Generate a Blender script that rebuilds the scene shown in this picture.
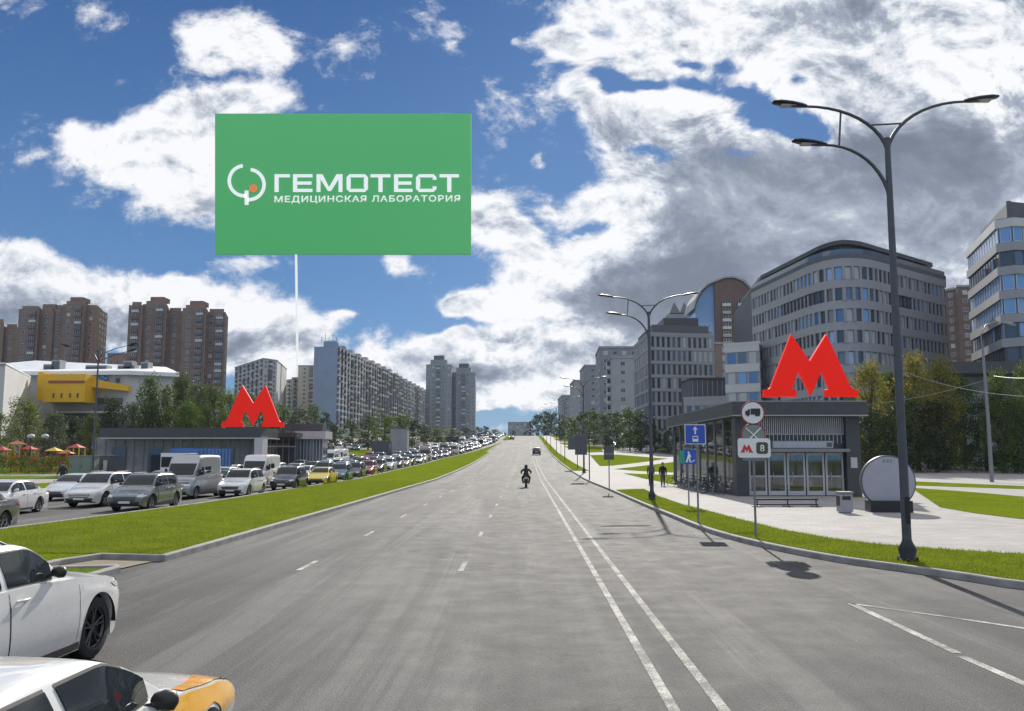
import bpy, bmesh, math, random
from math import radians as R, sin, cos, pi, sqrt, atan2
from mathutils import Vector, Matrix
from mathutils.bvhtree import BVHTree
random.seed(7)
for o in list(bpy.data.objects): bpy.data.objects.remove(o)
SC = bpy.context.scene
COL = SC.collection
# ------------------------------------------------------------ camera
F, CX, CY = 870.0, 512.0, 355.5
CH = 2.6
PITCH = math.atan((453.0-355.5)/F)
YAW = math.atan((525.0-512.0)/F)
cam = bpy.data.cameras.new('camera'); camo = bpy.data.objects.new('camera', cam)
COL.objects.link(camo); camo.location = (0, 0, CH)
camo.rotation_euler = (pi/2+PITCH, 0, YAW)
cam.sensor_width = 36; cam.lens = 36*F/1024; cam.clip_start = 0.1; cam.clip_end = 20000
SC.camera = camo
CM = (Matrix.Rotation(YAW, 3, 'Z') @ Matrix.Rotation(pi/2+PITCH, 3, 'X'))
def ray(u, v): return (CM @ Vector(((u-CX)/F, -(v-CY)/F, -1))).normalized()
# ------------------------------------------------------------ light
SUN_AZ, SUN_EL = R(6.5), R(29.5)
SC.view_settings.view_transform = 'Standard'; SC.view_settings.look = 'None'
SC.view_settings.exposure = 0.82; SC.view_settings.gamma = 1; SC.view_settings.use_curve_mapping = False
sun = bpy.data.lights.new('sun', 'SUN'); sun.energy = 3.6; sun.angle = R(0.6); sun.color = (1, 0.94, 0.85)
suno = bpy.data.objects.new('sun', sun); COL.objects.link(suno)
sd = Vector((sin(SUN_AZ)*cos(SUN_EL), cos(SUN_AZ)*cos(SUN_EL), sin(SUN_EL)))
suno.rotation_euler = sd.to_track_quat('Z', 'Y').to_euler()
suno.location = (0, 0, 300)
W = bpy.data.worlds.new('World'); SC.world = W; W.use_nodes = True
class NB:
    """tiny node-graph helper"""
    def __init__(s, nt): s.nt = nt
    def n(s, t, **kw):
        x = s.nt.nodes.new(t)
        for k, v in kw.items(): setattr(x, k, v)
        return x
    def put(s, sock, v):
        if hasattr(v, 'links') and hasattr(v, 'is_output') or isinstance(v, bpy.types.NodeSocket): s.nt.links.new(v, sock)
        else: sock.default_value = v
    def m(s, op, a, b=0.0, c=0.0, clamp=False):
        x = s.n('ShaderNodeMath', operation=op, use_clamp=clamp)
        s.put(x.inputs[0], a); s.put(x.inputs[1], b); s.put(x.inputs[2], c)
        return x.outputs[0]
    def vm(s, op, a, b=(0, 0, 0), sc=None):
        x = s.n('ShaderNodeVectorMath', operation=op)
        s.put(x.inputs[0], a); s.put(x.inputs[1], b)
        if sc is not None: s.put(x.inputs['Scale'], sc)
        return x.outputs[0]
    def noise(s, vec, scale, detail=6, rough=.55, dist=0.0, col=False):
        x = s.n('ShaderNodeTexNoise'); s.put(x.inputs['Vector'], vec)
        x.inputs['Scale'].default_value = scale; x.inputs['Detail'].default_value = detail
        x.inputs['Roughness'].default_value = rough; x.inputs['Distortion'].default_value = dist
        return x.outputs['Color' if col else 'Fac']
    def mix(s, f, a, b, kind='MIX'):
        x = s.n('ShaderNodeMix', data_type='RGBA', blend_type=kind)
        s.put(x.inputs[0], f); s.put(x.inputs[6], a); s.put(x.inputs[7], b)
        return x.outputs[2]
    def rng(s, v, a, b, c=0.0, d=1.0, smooth=True):
        x = s.n('ShaderNodeMapRange', interpolation_type='SMOOTHSTEP' if smooth else 'LINEAR')
        s.put(x.inputs[0], v); s.put(x.inputs[1], a); s.put(x.inputs[2], b); s.put(x.inputs[3], c); s.put(x.inputs[4], d)
        return x.outputs[0]
# clouds live on world directions: azimuth/elevation plane X = dx/dy, Z = dz/dy
CLOUD = [(500,307,32,11,1.6),(560,42,20,14,1.5),(490,420,26,5,1.2),(475,398,20,5,1.2), # u, v, ru, rv, weight
 (242,34,46,24,0.95),(268,52,26,20,0.7),(205,24,18.4,14.4,0.72),(560,42,26,18,0.75),(577,8,25.3,10.8,1.01),(521,40,6.9,6,1.01),(632,4,16.1,9.6,0.87),
 (188,112,62,34,1.15),(160,150,60,26,1),(92,146,32,14,0.85),(66,132,13.8,12,1.01),(245,95,55,26,0.95),(200,208,38,20,0.95),(190,180,50,22,0.7),(245,264,29.9,10.8,1.09),(120,176,23,12,0.58),
 (10,262,50,26,1.2),(60,275,60,22,1.2),(120,292,80,16,1.15),(180,296,46,9.6,1.16),(30,312,80,28,1.25),(110,325,70,22,1.1),
 (228,322,36,18,1.2),(255,345,48,26,1.2),(292,352,24,24,1.1),(225,365,40,20,1.1),(300,384,32.2,16.8,1.45),
 (405,267,20.7,9.6,1.23),(500,307,36,13,0.95),(470,300,16.1,7.2,0.87),(345,321,16.1,4.8,0.72),(312,332,34.5,6,0.51),
 (487,222,25.3,16.8,1.38),(508,238,29.9,16.8,1.45),(530,250,23,12,1.01),(546,205,8,6,0.72),(541,158,5.8,4.8,0.72),
 (405,362,29.9,14.4,1.45),(440,352,36,16,1.1),(480,362,40,18,1.1),(520,352,34,14,1),(470,345,34.5,14.4,1.3),(495,396,20.7,7.2,1.3),(560,345,40,20,1.1),
 (530,372,50,12,0.9),(555,395,46,12,1.01),(600,360,60,30,1.1),
 (590,90,34,18,1),(612,112,30,20,1),(640,60,40,22,1),(675,26,50,22,1.1),(700,60,50,26,1),(760,20,90,34,1.3),(660,95,50,22,1),
 (660,130,50,30,1.1),(700,160,70,40,1.2),(610,205,34,18,1),(575,262,40,24,1),(620,262,60,40,1.2),(560,300,50,22,1),(600,310,60,36,1.2),(540,270,27.6,14.4,1.16),
 (700,230,110,70,1.4),(780,90,70,36,1.2),(850,160,120,90,1.4),(930,80,120,90,1.5),(970,220,120,110,1.5),(700,320,140,60,1.3),(860,60,90,50,1.4),(1010,20,120,60,1.4),(830,280,160,70,1.4),
 (-60,120,40,30,0.9),(-130,260,90,30,1.1),(1150,150,150,160,1.4),(1200,330,160,60,1.2),(700,-60,160,60,1.2),(330,-70,90,30,0.9),(-40,-40,60,30,0.8),
]
HOLE = [(228,74,26,9,.8),(130,95,40,12,.5),(520,330,40,8,.8),(470,325,40,10,.6),(660,150,20,10,.8),(555,235,16,12,.6),(215,262,60,10,.5),(612,70,16,8,1.3),(690,62,14,7,1.1),(735,92,26,10,1.5),(655,84,20,7,1.3),(455,410,30,8,1.0),(500,418,26,8,.6),(618,84,20,9,1.35),(640,150,14,8,0.60),(700,84,18,9,1.20),(722,68,16,9,1.05),(768,112,34,15,1.88),(800,128,30,12,1.65),(660,190,14,8,0.60),(742,150,20,6,0.90),(800,84,14,7,0.90),
 (590,225,22,9,1.05),(585,175,26,20,0.90),(945,278,22,8,0.00)]
DARK = [(20,330,90,24,.8),(120,312,90,12,.5),(235,350,34,16,.7),(205,160,40,16,.35),(225,212,26,10,.5),(495,375,70,10,.6),(740,185,70,44,1.0),(800,220,110,60,1.1),(890,210,100,60,1.1),
 (720,240,60,30,.7),(900,14,110,18,.4),(800,20,60,14,.3),(640,300,60,24,.6),(600,360,90,18,.5),(965,170,80,60,.7),(690,310,80,30,.6),(840,300,120,40,.7),(1000,90,60,26,.15),(1150,150,120,120,.7),(575,345,60,16,.4),(440,375,40,8,.5)]
def sky():
    nb = NB(W.node_tree); nt = W.node_tree; nt.nodes.clear()
    out = nb.n('ShaderNodeOutputWorld'); bg = nb.n('ShaderNodeBackground'); nt.links.new(bg.outputs[0], out.inputs[0])
    st = nb.n('ShaderNodeTexSky', sky_type='NISHITA', sun_disc=False)
    st.sun_elevation = SUN_EL; st.sun_rotation = SUN_AZ; st.air_density = 1.0; st.dust_density = .3; st.ozone_density = 3.0
    tc = nb.n('ShaderNodeTexCoord'); d = tc.outputs['Generated']
    sp = nb.n('ShaderNodeSeparateXYZ'); nt.links.new(d, sp.inputs[0])
    ax = nb.m('MAXIMUM', nb.m('ABSOLUTE', sp.outputs[1]), .08)
    X = nb.m('DIVIDE', sp.outputs[0], ax); Z = nb.m('DIVIDE', sp.outputs[2], ax)
    # warp the plane a little so outlines are never elliptical
    wv = nb.noise(d, 9.0, 3, .6, col=True)
    ws = nb.n('ShaderNodeSeparateColor'); nt.links.new(wv, ws.inputs[0])
    Xw = nb.m('MULTIPLY_ADD', nb.m('SUBTRACT', ws.outputs[0], .5), .10, X)
    Zw = nb.m('MULTIPLY_ADD', nb.m('SUBTRACT', ws.outputs[1], .5), .07, Z)
    pv = nb.n('ShaderNodeCombineXYZ'); nb.put(pv.inputs[0], Xw); nb.put(pv.inputs[1], Zw)
    def blobs(L):
        acc = 0.0
        for (u, v, ru, rv, w) in L:
            r = ray(u, v); x0, z0 = r.x/r.y, r.z/r.y; kx, kz = F/ru*.866, F/rv*.866
            t = nb.n('ShaderNodeVectorMath', operation='MULTIPLY_ADD'); nb.put(t.inputs[0], pv.outputs[0])
            t.inputs[1].default_value = (kx, kz, 0); t.inputs[2].default_value = (-x0*kx, -z0*kz, 0)
            q = nb.n('ShaderNodeVectorMath', operation='DOT_PRODUCT'); nb.put(q.inputs[0], t.outputs[0]); nb.put(q.inputs[1], t.outputs[0])
            acc = nb.m('MULTIPLY_ADD', nb.m('POWER', .36788, q.outputs['Value']), w, acc)
        return acc
    S = blobs(CLOUD); H = blobs(HOLE); D = blobs(DARK)
    S = nb.m('MINIMUM', nb.m('ADD', S, nb.rng(Z, .66, 1.1, 0, .8)), 1.42)   # unseen cloud cover added above the frame to whiten the ambient light
    S = nb.m('ADD', S, nb.m('MULTIPLY', nb.rng(sp.outputs[1], .2, -.2, 0, 1), .2))  # denser unseen cloud added behind the camera, for the ambient light
    cv = nb.n('ShaderNodeCombineXYZ'); nb.put(cv.inputs[0], X); nb.put(cv.inputs[1], nb.m('MULTIPLY', Z, 1.35)); nb.put(cv.inputs[2], nb.m('MULTIPLY', sp.outputs[1], .4))
    P = cv.outputs[0]
    n1 = nb.noise(P, 8.0, 9, .66, .25)
    off = nb.vm('ADD', P, (.006, .022, 0))
    n2 = nb.noise(off, 8.0, 7, .66, .25)
    n3 = nb.noise(P, 22, 6, .72, .6)
    dens = nb.m('ADD', nb.m('SUBTRACT', S, H), nb.m('MULTIPLY', nb.m('SUBTRACT', n1, .5), 3.3))
    dens = nb.m('ADD', dens, nb.m('MULTIPLY', nb.m('SUBTRACT', n3, .5), .9))
    alpha = nb.rng(dens, .18, .92)
    thick = nb.rng(dens, .55, 1.9)
    relief = nb.m('MULTIPLY', nb.m('MULTIPLY', nb.m('SUBTRACT', n1, n2), 3.0), nb.rng(D, 0, 1.2, 1.0, .6))
    nlow = nb.noise(P, 4.6, 5, .55)
    lit = nb.m('SUBTRACT', nb.m('ADD', 1.02, relief), nb.m('MULTIPLY', thick, nb.rng(nlow, .40, .62, .02, .46)))
    grey = nb.m('MULTIPLY', D, nb.m('MULTIPLY_ADD', nlow, 1.1, .35))
    grey = nb.rng(nb.m('ADD', grey, nb.m('MULTIPLY', relief, -.4)), .10, 1.05)
    lit = nb.m('SUBTRACT', lit, nb.m('MULTIPLY', grey, .60), clamp=True)
    cr = nb.n('ShaderNodeValToRGB'); nt.links.new(lit, cr.inputs[0])
    e = cr.color_ramp.elements
    e[0].position = 0.0; e[0].color = (.17, .20, .26, 1); e[1].position = 1.0; e[1].color = (1.0, 1.0, 1.02, 1)
    for p, c in ((.3, (.24, .28, .36, 1)), (.6, (.42, .47, .56, 1)), (.8, (.74, .78, .84, 1))):
        x = e.new(p); x.color = c
    back = nb.rng(sp.outputs[1], .15, -.55, 0, 1)   # brightens the unseen sky behind the camera, for more ambient light
    cloud = nb.vm('SCALE', cr.outputs[0], sc=nb.m('MULTIPLY_ADD', back, .9, 5.5))
    # clear air: the physical sky, deepened towards blue as in the photograph
    up = nb.rng(sp.outputs[2], 0.0, .5, 0, 1, False)
    tint = nb.mix(up, (.62, .84, 1.15, 1), (.30, .56, .98, 1))
    base = nb.mix(1.0, st.outputs[0], tint, 'MULTIPLY')
    blue = nb.mix(up, (.95, 2.75, 5.3, 1), (.16, .95, 2.9, 1))
    base = nb.vm('SCALE', nb.mix(.72, base, blue), sc=nb.m('MULTIPLY_ADD', back, .5, .50))
    col = nb.mix(alpha, base, cloud)
    # low haze bank over the horizon
    hz = nb.rng(sp.outputs[2], -.01, .06, .30, 0.0)
    col = nb.mix(hz, col, (1.7, 2.6, 4.0, 1))
    nt.links.new(col, bg.inputs[0]); bg.inputs[1].default_value = .10
sky()
W.cycles.sampling_method = 'MANUAL'; W.cycles.sample_map_resolution = 1024
# ------------------------------------------------------------ helpers
def gz_s(y):
    K = [(-200, 0), (85, 0), (107, .28), (139, .85), (206, 2.6), (289, 5.9), (315, 7.0), (380, 9.6), (430, 11.0), (500, 11.6), (700, 11.0), (3000, 6.0), (12000, 0)]
    for (a, za), (b, zb) in zip(K, K[1:]):
        if y <= b: return za+(zb-za)*(y-a)/(b-a)
    return 0
YS = [-200, 85]+[85+8*i for i in range(1, 60)]+[600, 700, 1000, 3000, 12000]
_Z = {y: (gz_s(y-6)+gz_s(y)+gz_s(y+6))/3 if y > 86 else 0 for y in YS}
def gz(y):
    if y <= 85: return 0.0
    for a, b in zip(YS[1:], YS[2:]):
        if y <= b: return _Z[a]+(_Z[b]-_Z[a])*(y-a)/(b-a)
    return 0.0
def at(u, v, dz=0.0):
    r = ray(u, v); lo, hi = 3.0, 3.0
    f = lambda t: CH+r.z*t-gz(r.y*t)-dz
    t = 3.0
    while t < 3000 and f(t) > 0: t += 1.0 if t < 150 else 4.0
    lo, hi = t-4, t
    for _ in range(30):
        mid = (lo+hi)/2
        if f(mid) > 0: lo = mid
        else: hi = mid
    return (r.x*hi, r.y*hi)
def pt(u, v, Y):
    r = ray(u, v); t = Y/r.y
    return Vector((r.x*t, Y, CH+r.z*t))
UV = [453]   # image row at which a column number was read (verticals lean a little)
def ux(u, Y, v=None): return pt(u, v or UV[0], Y).x
def vz(v, Y, u=512): return pt(u, v, Y).z
MATS = {}
def mat(name, col, rough=.6, metal=0.0, var=.12, vscale=3.0, bump=0.0, bscale=40, spec=.5, coat=0.0, emit=None):
    if name in MATS: return MATS[name]
    m = bpy.data.materials.new(name); m.use_nodes = True; nt = m.node_tree; nb = NB(nt)
    b = nt.nodes['Principled BSDF']
    c = (*col, 1)
    if var > 0:
        tc = nb.n('ShaderNodeTexCoord')
        f = nb.noise(tc.outputs['Object'], vscale, 5, .6)
        k = nb.rng(f, .25, .75, 1-var, 1+var, False)
        cc = nb.vm('SCALE', tuple(col), sc=k); nt.links.new(cc, b.inputs['Base Color'])
        r = nb.rng(f, .3, .7, max(rough-.06, .02), min(rough+.06, 1), False); nt.links.new(r, b.inputs['Roughness'])
    else:
        b.inputs['Base Color'].default_value = c; b.inputs['Roughness'].default_value = rough
    b.inputs['Metallic'].default_value = metal; b.inputs['Specular IOR Level'].default_value = spec
    b.inputs['Coat Weight'].default_value = coat; b.inputs['Coat Roughness'].default_value = .04
    if bump > 0:
        tc = nb.n('ShaderNodeTexCoord'); n2 = nb.noise(tc.outputs['Object'], bscale, 4, .6)
        bp = nb.n('ShaderNodeBump'); bp.inputs['Strength'].default_value = bump; bp.inputs['Distance'].default_value = .02
        nt.links.new(n2, bp.inputs['Height']); nt.links.new(bp.outputs[0], b.inputs['Normal'])
    if emit:
        b.inputs['Emission Color'].default_value = (*emit[0], 1); b.inputs['Emission Strength'].default_value = emit[1]
    MATS[name] = m; return m
class MB:
    """collects shapes into one mesh"""
    def __init__(s): s.v = []; s.f = []; s.mi = []; s.sm = []
    def add(s, vs, fs, mi=0, smooth=False):
        o = len(s.v); s.v += [tuple(x) for x in vs]
        for f in fs: s.f.append(tuple(i+o for i in f)); s.mi.append(mi); s.sm.append(smooth)
    def box(s, x0, x1, y0, y1, z0, z1, mi=0, M=None):
        vs = [Vector((x, y, z)) for z in (z0, z1) for y in (y0, y1) for x in (x0, x1)]
        if M: vs = [M @ v for v in vs]
        s.add(vs, [(0, 2, 3, 1), (4, 5, 7, 6), (0, 1, 5, 4), (2, 6, 7, 3), (0, 4, 6, 2), (1, 3, 7, 5)], mi)
    def prism(s, poly, z0, z1, mi=0, top=None, M=None):
        n = len(poly); vs = [Vector((x, y, z0)) for x, y in poly]+[Vector((x, y, z1)) for x, y in poly]
        if M: vs = [M @ v for v in vs]
        s.add(vs, [tuple(range(n-1, -1, -1))], mi); s.f.append(tuple(i+len(s.v)-2*n for i in range(n, 2*n))); s.mi.append(mi if top is None else top); s.sm.append(False)
        o = len(s.v)-2*n
        for i in range(n):
            j = (i+1) % n; s.f.append((o+i, o+j, o+n+j, o+n+i)); s.mi.append(mi); s.sm.append(False)
    def tube(s, pts, r, k=8, mi=0, cap=True, smooth=True):
        pts = [Vector(p) for p in pts]; rs = r if isinstance(r, (list, tuple)) else [r]*len(pts)
        vs = []; fs = []; up = Vector((0, 0, 1)); prev = None
        for i, p in enumerate(pts):
            d = (pts[min(i+1, len(pts)-1)]-pts[max(i-1, 0)]).normalized()
            if prev is None:
                a = d.cross(up if abs(d.z) < .9 else Vector((1, 0, 0))).normalized()
            else: a = (prev-d*prev.dot(d)).normalized()
            prev = a; b = d.cross(a)
            for j in range(k):
                t = 2*pi*j/k; vs.append(p+(a*cos(t)+b*sin(t))*rs[i])
        for i in range(len(pts)-1):
            for j in range(k):
                q = (j+1) % k; fs.append((i*k+j, i*k+q, (i+1)*k+q, (i+1)*k+j))
        s.add(vs, fs, mi, smooth)
        if cap: 
            s.add([vs[j] for j in range(k)], [tuple(range(k-1, -1, -1))], mi); s.add([vs[-k+j] for j in range(k)], [tuple(range(k))], mi)
    def disc(s, c, axis, r, h, k=24, mi=0, mi2=None):
        """cylinder centred at c, along axis (unit), thickness h"""
        ax = Vector(axis).normalized(); c = Vector(c)
        s.tube([c-ax*h/2, c+ax*h/2], r, k, mi)
    def build(s, name, mats, parent=None, loc=None, rot=None):
        me = bpy.data.meshes.new(name); me.from_pydata(s.v, [], s.f); 
        for m in (mats if isinstance(mats, (list, tuple)) else [mats]): me.materials.append(m)
        me.polygons.foreach_set('material_index', s.mi); me.polygons.foreach_set('use_smooth', s.sm); me.update()
        return obj(name, me, parent, loc, rot)
def obj(name, me, parent=None, loc=None, rot=None):
    o = bpy.data.objects.new(name, me); COL.objects.link(o)
    if parent: o.parent = parent
    if loc is not None: o.location = loc
    if rot is not None: o.rotation_euler = rot
    return o
def tag(o, label=None, cat=None, group=None, kind=None):
    if label: o['label'] = label
    if cat: o['category'] = cat
    if group: o['group'] = group
    if kind: o['kind'] = kind
    return o
def empty(name, loc=(0, 0, 0), rz=0.0):
    o = bpy.data.objects.new(name, None); COL.objects.link(o); o.location = loc; o.rotation_euler = (0, 0, rz); return o
def kids(o): return KIDS.get(o.name, None)
def copy_tree(o, parent=None):
    c = o.copy(); COL.objects.link(c)
    if parent: c.parent = parent
    for ch in list(o.children): copy_tree(ch, c)
    return c
def drop_tree(o):
    for ch in list(o.children): drop_tree(ch)
    bpy.data.objects.remove(o)
def sheet(name, poly, dz, m, kind='structure', build=True):
    bm = bmesh.new(); vs = [bm.verts.new((x, y, 0)) for x, y in poly]; bm.faces.new(vs)
    y0 = min(p[1] for p in poly); y1 = max(p[1] for p in poly)
    for y in YS:
        if y0+.01 < y < y1-.01:
            bmesh.ops.bisect_plane(bm, geom=bm.verts[:]+bm.edges[:]+bm.faces[:], plane_co=(0, y, 0), plane_no=(0, 1, 0))
    bmesh.ops.triangulate(bm, faces=bm.faces[:])
    for v in bm.verts: v.co.z = gz(v.co.y)+dz
    bmesh.ops.recalc_face_normals(bm, faces=bm.faces[:])
    if sum(f.normal.z for f in bm.faces) < 0: bmesh.ops.reverse_faces(bm, faces=bm.faces[:])
    me = bpy.data.meshes.new(name); bm.to_mesh(me); bm.free(); me.materials.append(m)
    o = obj(name, me)
    if kind: o['kind'] = kind
    return o
def densify(line):
    out = []
    for a, b in zip(line, line[1:]):
        ts = {0.0}
        if abs(b[1]-a[1]) > .01:
            for y in YS:
                t = (y-a[1])/(b[1]-a[1])
                if 0 < t < 1: ts.add(t)
        for t in sorted(ts): out.append((a[0]+(b[0]-a[0])*t, a[1]+(b[1]-a[1])*t))
    out.append(line[-1]); return out
def smoothline(L, it=2):
    for _ in range(it):
        N = [L[0]]
        for a, b in zip(L, L[1:]):
            N += [(a[0]*.75+b[0]*.25, a[1]*.75+b[1]*.25), (a[0]*.25+b[0]*.75, a[1]*.25+b[1]*.75)]
        N.append(L[-1]); L = N
    return L
def kerb(line, m, w=.16, h=.15, name='kerb'):
    L = densify(line); mb = MB(); n = len(L); vs = []
    for i, (x, y) in enumerate(L):
        a = L[max(i-1, 0)]; b = L[min(i+1, n-1)]
        d = Vector((b[0]-a[0], b[1]-a[1])).normalized(); nx, ny = -d.y, d.x
        z = gz(y)
        for s, zz in ((-w/2, -.05), (-w/2, h-.02), (-w/2+.02, h), (w/2-.02, h), (w/2, h-.02), (w/2, -.05)):
            vs.append((x+nx*s, y+ny*s, z+zz))
    fs = []
    for i in range(n-1):
        for j in range(5): fs.append((i*6+j, i*6+j+1, (i+1)*6+j+1, (i+1)*6+j))
    fs.append((0, 5, 4, 3, 2, 1)); fs.append(tuple((n-1)*6+j for j in range(6)))
    mb.add(vs, fs)
    o = mb.build(name, m); o['kind'] = 'structure'
    bm = bmesh.new(); bm.from_mesh(o.data); bmesh.ops.recalc_face_normals(bm, faces=bm.faces[:]); bm.to_mesh(o.data); bm.free()
    return o
# ------------------------------------------------------------ ground materials
def m_asphalt():
    m = bpy.data.materials.new('asphalt'); m.use_nodes = True; nt = m.node_tree; nb = NB(nt); b = nt.nodes['Principled BSDF']
    tc = nb.n('ShaderNodeTexCoord'); g = nb.n('ShaderNodeNewGeometry'); P = g.outputs['Position']
    mp = nb.n('ShaderNodeMapping'); nt.links.new(P, mp.inputs[0]); mp.inputs['Scale'].default_value = (1.0, .045, 1)
    streak = nb.noise(mp.outputs[0], 1.1, 5, .6)
    big = nb.noise(P, .12, 5, .55, .6)
    mid = nb.noise(P, 1.3, 6, .65)
    fine = nb.noise(P, 55, 3, .7)
    vo = nb.n('ShaderNodeTexVoronoi'); nb.put(vo.inputs['Vector'], P); vo.inputs['Scale'].default_value = 45
    f = nb.m('ADD', nb.m('MULTIPLY', streak, .45), nb.m('ADD', nb.m('MULTIPLY', big, .35), nb.m('MULTIPLY', mid, .28)))
    c = nb.mix(nb.rng(f, .38, .70), (.036, .0365, .038, 1), (.106, .104, .103, 1))
    sp = nb.rng(fine, .35, .7, .55, 1.5, False)
    c = nb.vm('SCALE', c, sc=sp)
    sp2 = nb.rng(vo.outputs['Distance'], .0, .45, 1.18, .90, False)
    c = nb.vm('SCALE', c, sc=sp2)
    # worn, rougher lighter patches where the top layer has gone
    pt_ = nb.rng(nb.noise(mp.outputs[0], .55, 6, .7, .8), .52, .62)
    c = nb.mix(nb.m('MULTIPLY', pt_, .5), c, (.140, .138, .134, 1))
    # hairline cracks and sealed joints, only where the surface is tired
    vc = nb.n('ShaderNodeTexVoronoi', feature='DISTANCE_TO_EDGE'); vc.inputs['Scale'].default_value = .34
    wp = nb.vm('ADD', P, nb.vm('SCALE', nb.noise(P, 1.4, 4, .6, col=True), sc=.9)); nb.put(vc.inputs['Vector'], wp)
    ck = nb.m('MULTIPLY', nb.rng(vc.outputs['Distance'], .004, .016, 1, 0), nb.rng(nb.noise(P, .16, 3, .5), .50, .60))
    c = nb.mix(nb.m('MULTIPLY', ck, .65), c, (.035, .035, .035, 1))
    oil = nb.rng(nb.noise(mp.outputs[0], 2.3, 5, .7, .4), .60, .72); c = nb.mix(nb.m('MULTIPLY', oil, .35), c, (.05, .049, .048, 1))
    nt.links.new(c, b.inputs['Base Color'])
    nt.links.new(nb.rng(mid, .3, .7, .78, .92, False), b.inputs['Roughness']); b.inputs['Specular IOR Level'].default_value = .30
    bp = nb.n('ShaderNodeBump'); bp.inputs['Strength'].default_value = .55; bp.inputs['Distance'].default_value = .012
    nt.links.new(nb.m('ADD', fine, vo.outputs['Distance']), bp.inputs['Height']); nt.links.new(bp.outputs[0], b.inputs['Normal'])
    return m
def m_grass(name, c1, c2, c3):
    m = bpy.data.materials.new(name); m.use_nodes = True; nt = m.node_tree; nb = NB(nt); b = nt.nodes['Principled BSDF']
    g = nb.n('ShaderNodeNewGeometry'); P = g.outputs['Position']
    n1 = nb.noise(P, .35, 6, .65, .5); n2 = nb.noise(P, 9, 5, .7); n3 = nb.noise(P, 1.6, 6, .7)
    c = nb.mix(nb.rng(n1, .35, .65), (*c1, 1), (*c2, 1))
    c = nb.mix(nb.m('MULTIPLY', nb.rng(n3, .56, .74), .6), c, (*c3, 1))
    c = nb.vm('SCALE', c, sc=nb.rng(n2, .3, .7, .55, 1.45, False))
    nt.links.new(c, b.inputs['Base Color']); b.inputs['Roughness'].default_value = .85; b.inputs['Specular IOR Level'].default_value = .0
    bp = nb.n('ShaderNodeBump'); bp.inputs['Strength'].default_value = .8; bp.inputs['Distance'].default_value = .05
    nt.links.new(nb.noise(P, 30, 4, .7), bp.inputs['Height']); nt.links.new(bp.outputs[0], b.inputs['Normal'])
    return m
def m_paving():
    m = bpy.data.materials.new('paving'); m.use_nodes = True; nt = m.node_tree; nb = NB(nt); b = nt.nodes['Principled BSDF']
    g = nb.n('ShaderNodeNewGeometry'); P = g.outputs['Position']
    br = nb.n('ShaderNodeTexBrick'); nb.put(br.inputs['Vector'], P); br.inputs['Scale'].default_value = 1.0
    br.inputs['Color1'].default_value = (.34, .325, .315, 1); br.inputs['Color2'].default_value = (.29, .28, .27, 1); br.inputs['Mortar'].default_value = (.18, .17, .165, 1)
    br.inputs['Mortar Size'].default_value = .008; br.inputs['Brick Width'].default_value = .6; br.inputs['Row Height'].default_value = .3
    n = nb.noise(P, .5, 6, .65, .4)
    c = nb.vm('SCALE', br.outputs['Color'], sc=nb.rng(n, .3, .7, .84, 1.1, False)); nt.links.new(c, b.inputs['Base Color'])
    b.inputs['Roughness'].default_value = .85; b.inputs['Specular IOR Level'].default_value = .15
    return m
ASPH = m_asphalt(); GRASS = m_grass('lawn_grass', (.112, .154, .012), (.150, .190, .014), (.175, .165, .035))
GRASS2 = m_grass('rough_grass', (.09, .14, .025), (.14, .19, .035), (.2, .19, .07)); PAVE = m_paving()
CONC = mat('concrete_kerb', (.27, .262, .25), .85, var=.30, vscale=2.2, bump=.3, spec=.15)
PAINT = mat('road_paint', (.62, .61, .57), .6, var=.3, vscale=14)
BASEG = m_grass('base_ground', (.10, .12, .05), (.14, .14, .07), (.16, .15, .09))
SOIL = mat('soil', (.16, .13, .09), .9, var=.3, vscale=3, bump=.4)
sheet('ground', [(-780, -200), (780, -200), (780, 1080), (-780, 1080)], -.02, BASEG)
# ------------------------------------------------------------ right kerb line and carriageway
rk = [(16.5, 9.5), (13.2, 13.2)]+[at(u, v) for u, v in ((1024, 590), (960, 579), (900, 571), (840, 562.5), (780, 551), (735, 540.5), (700, 529.5), (674, 518), (650, 508.5), (612.7, 491.5), (592, 483))]
rk = smoothline(rk, 2)+[(5.85, 84), (5.8, 107), (5.8, 206), (5.8, 290), (5.8, 430), (5.8, 900)]
RK = rk
main = [(-17.5, -60), (40, -60), (40, 2), (24, 4)]+rk+[(-8.3, 900), (-12, 900), (-32, 900), (-33, 300), (-33, 100), (-32.5, -60)]
sheet('road', main, 0.004, ASPH)
sheet('paved_square', [(x+.05, y) for x, y in rk if y < 110]+[(5.85, 600), (60, 600), (90, 112), (130, 60), (120, 9), (16.6, 9.4)], .135, PAVE)
kerb(rk, CONC, w=.18)
# median
med_r = [(-8.75, 21.3), (-8.72, 24), (-8.65, 40), (-8.6, 87), (-8.4, 140), (-8.3, 205), (-9.3, 212), (-8.7, 250), (-7.9, 292)]
med_l = [(-8.3, 294), (-10.0, 250), (-12.4, 215), (-15.4, 160), (-16.3, 110), (-16.3, 73), (-16.1, 43), (-17.2, 28.5), (-17.4, 20), (-17.4, -60)]
med_n = [(-10.8, -60), (-10.8, 20.3), (-10.4, 21.6)]
med = med_n+med_r+med_l
def lawn(poly, dz, m=GRASS, name='lawn'): return sheet(name, poly, dz, m)
lawn(med, .13, name='median_lawn')
kerb(med_n+med_r+med_l[:-1], CONC, w=.2, h=.16)
# far continuation of the median
fm = [(-7.6, 318), (-5.6, 330), (-5.4, 430), (-5.4, 600), (-7.4, 600), (-8.2, 430), (-8.4, 330)]
lawn(fm, .13, name='median_lawn')
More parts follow.
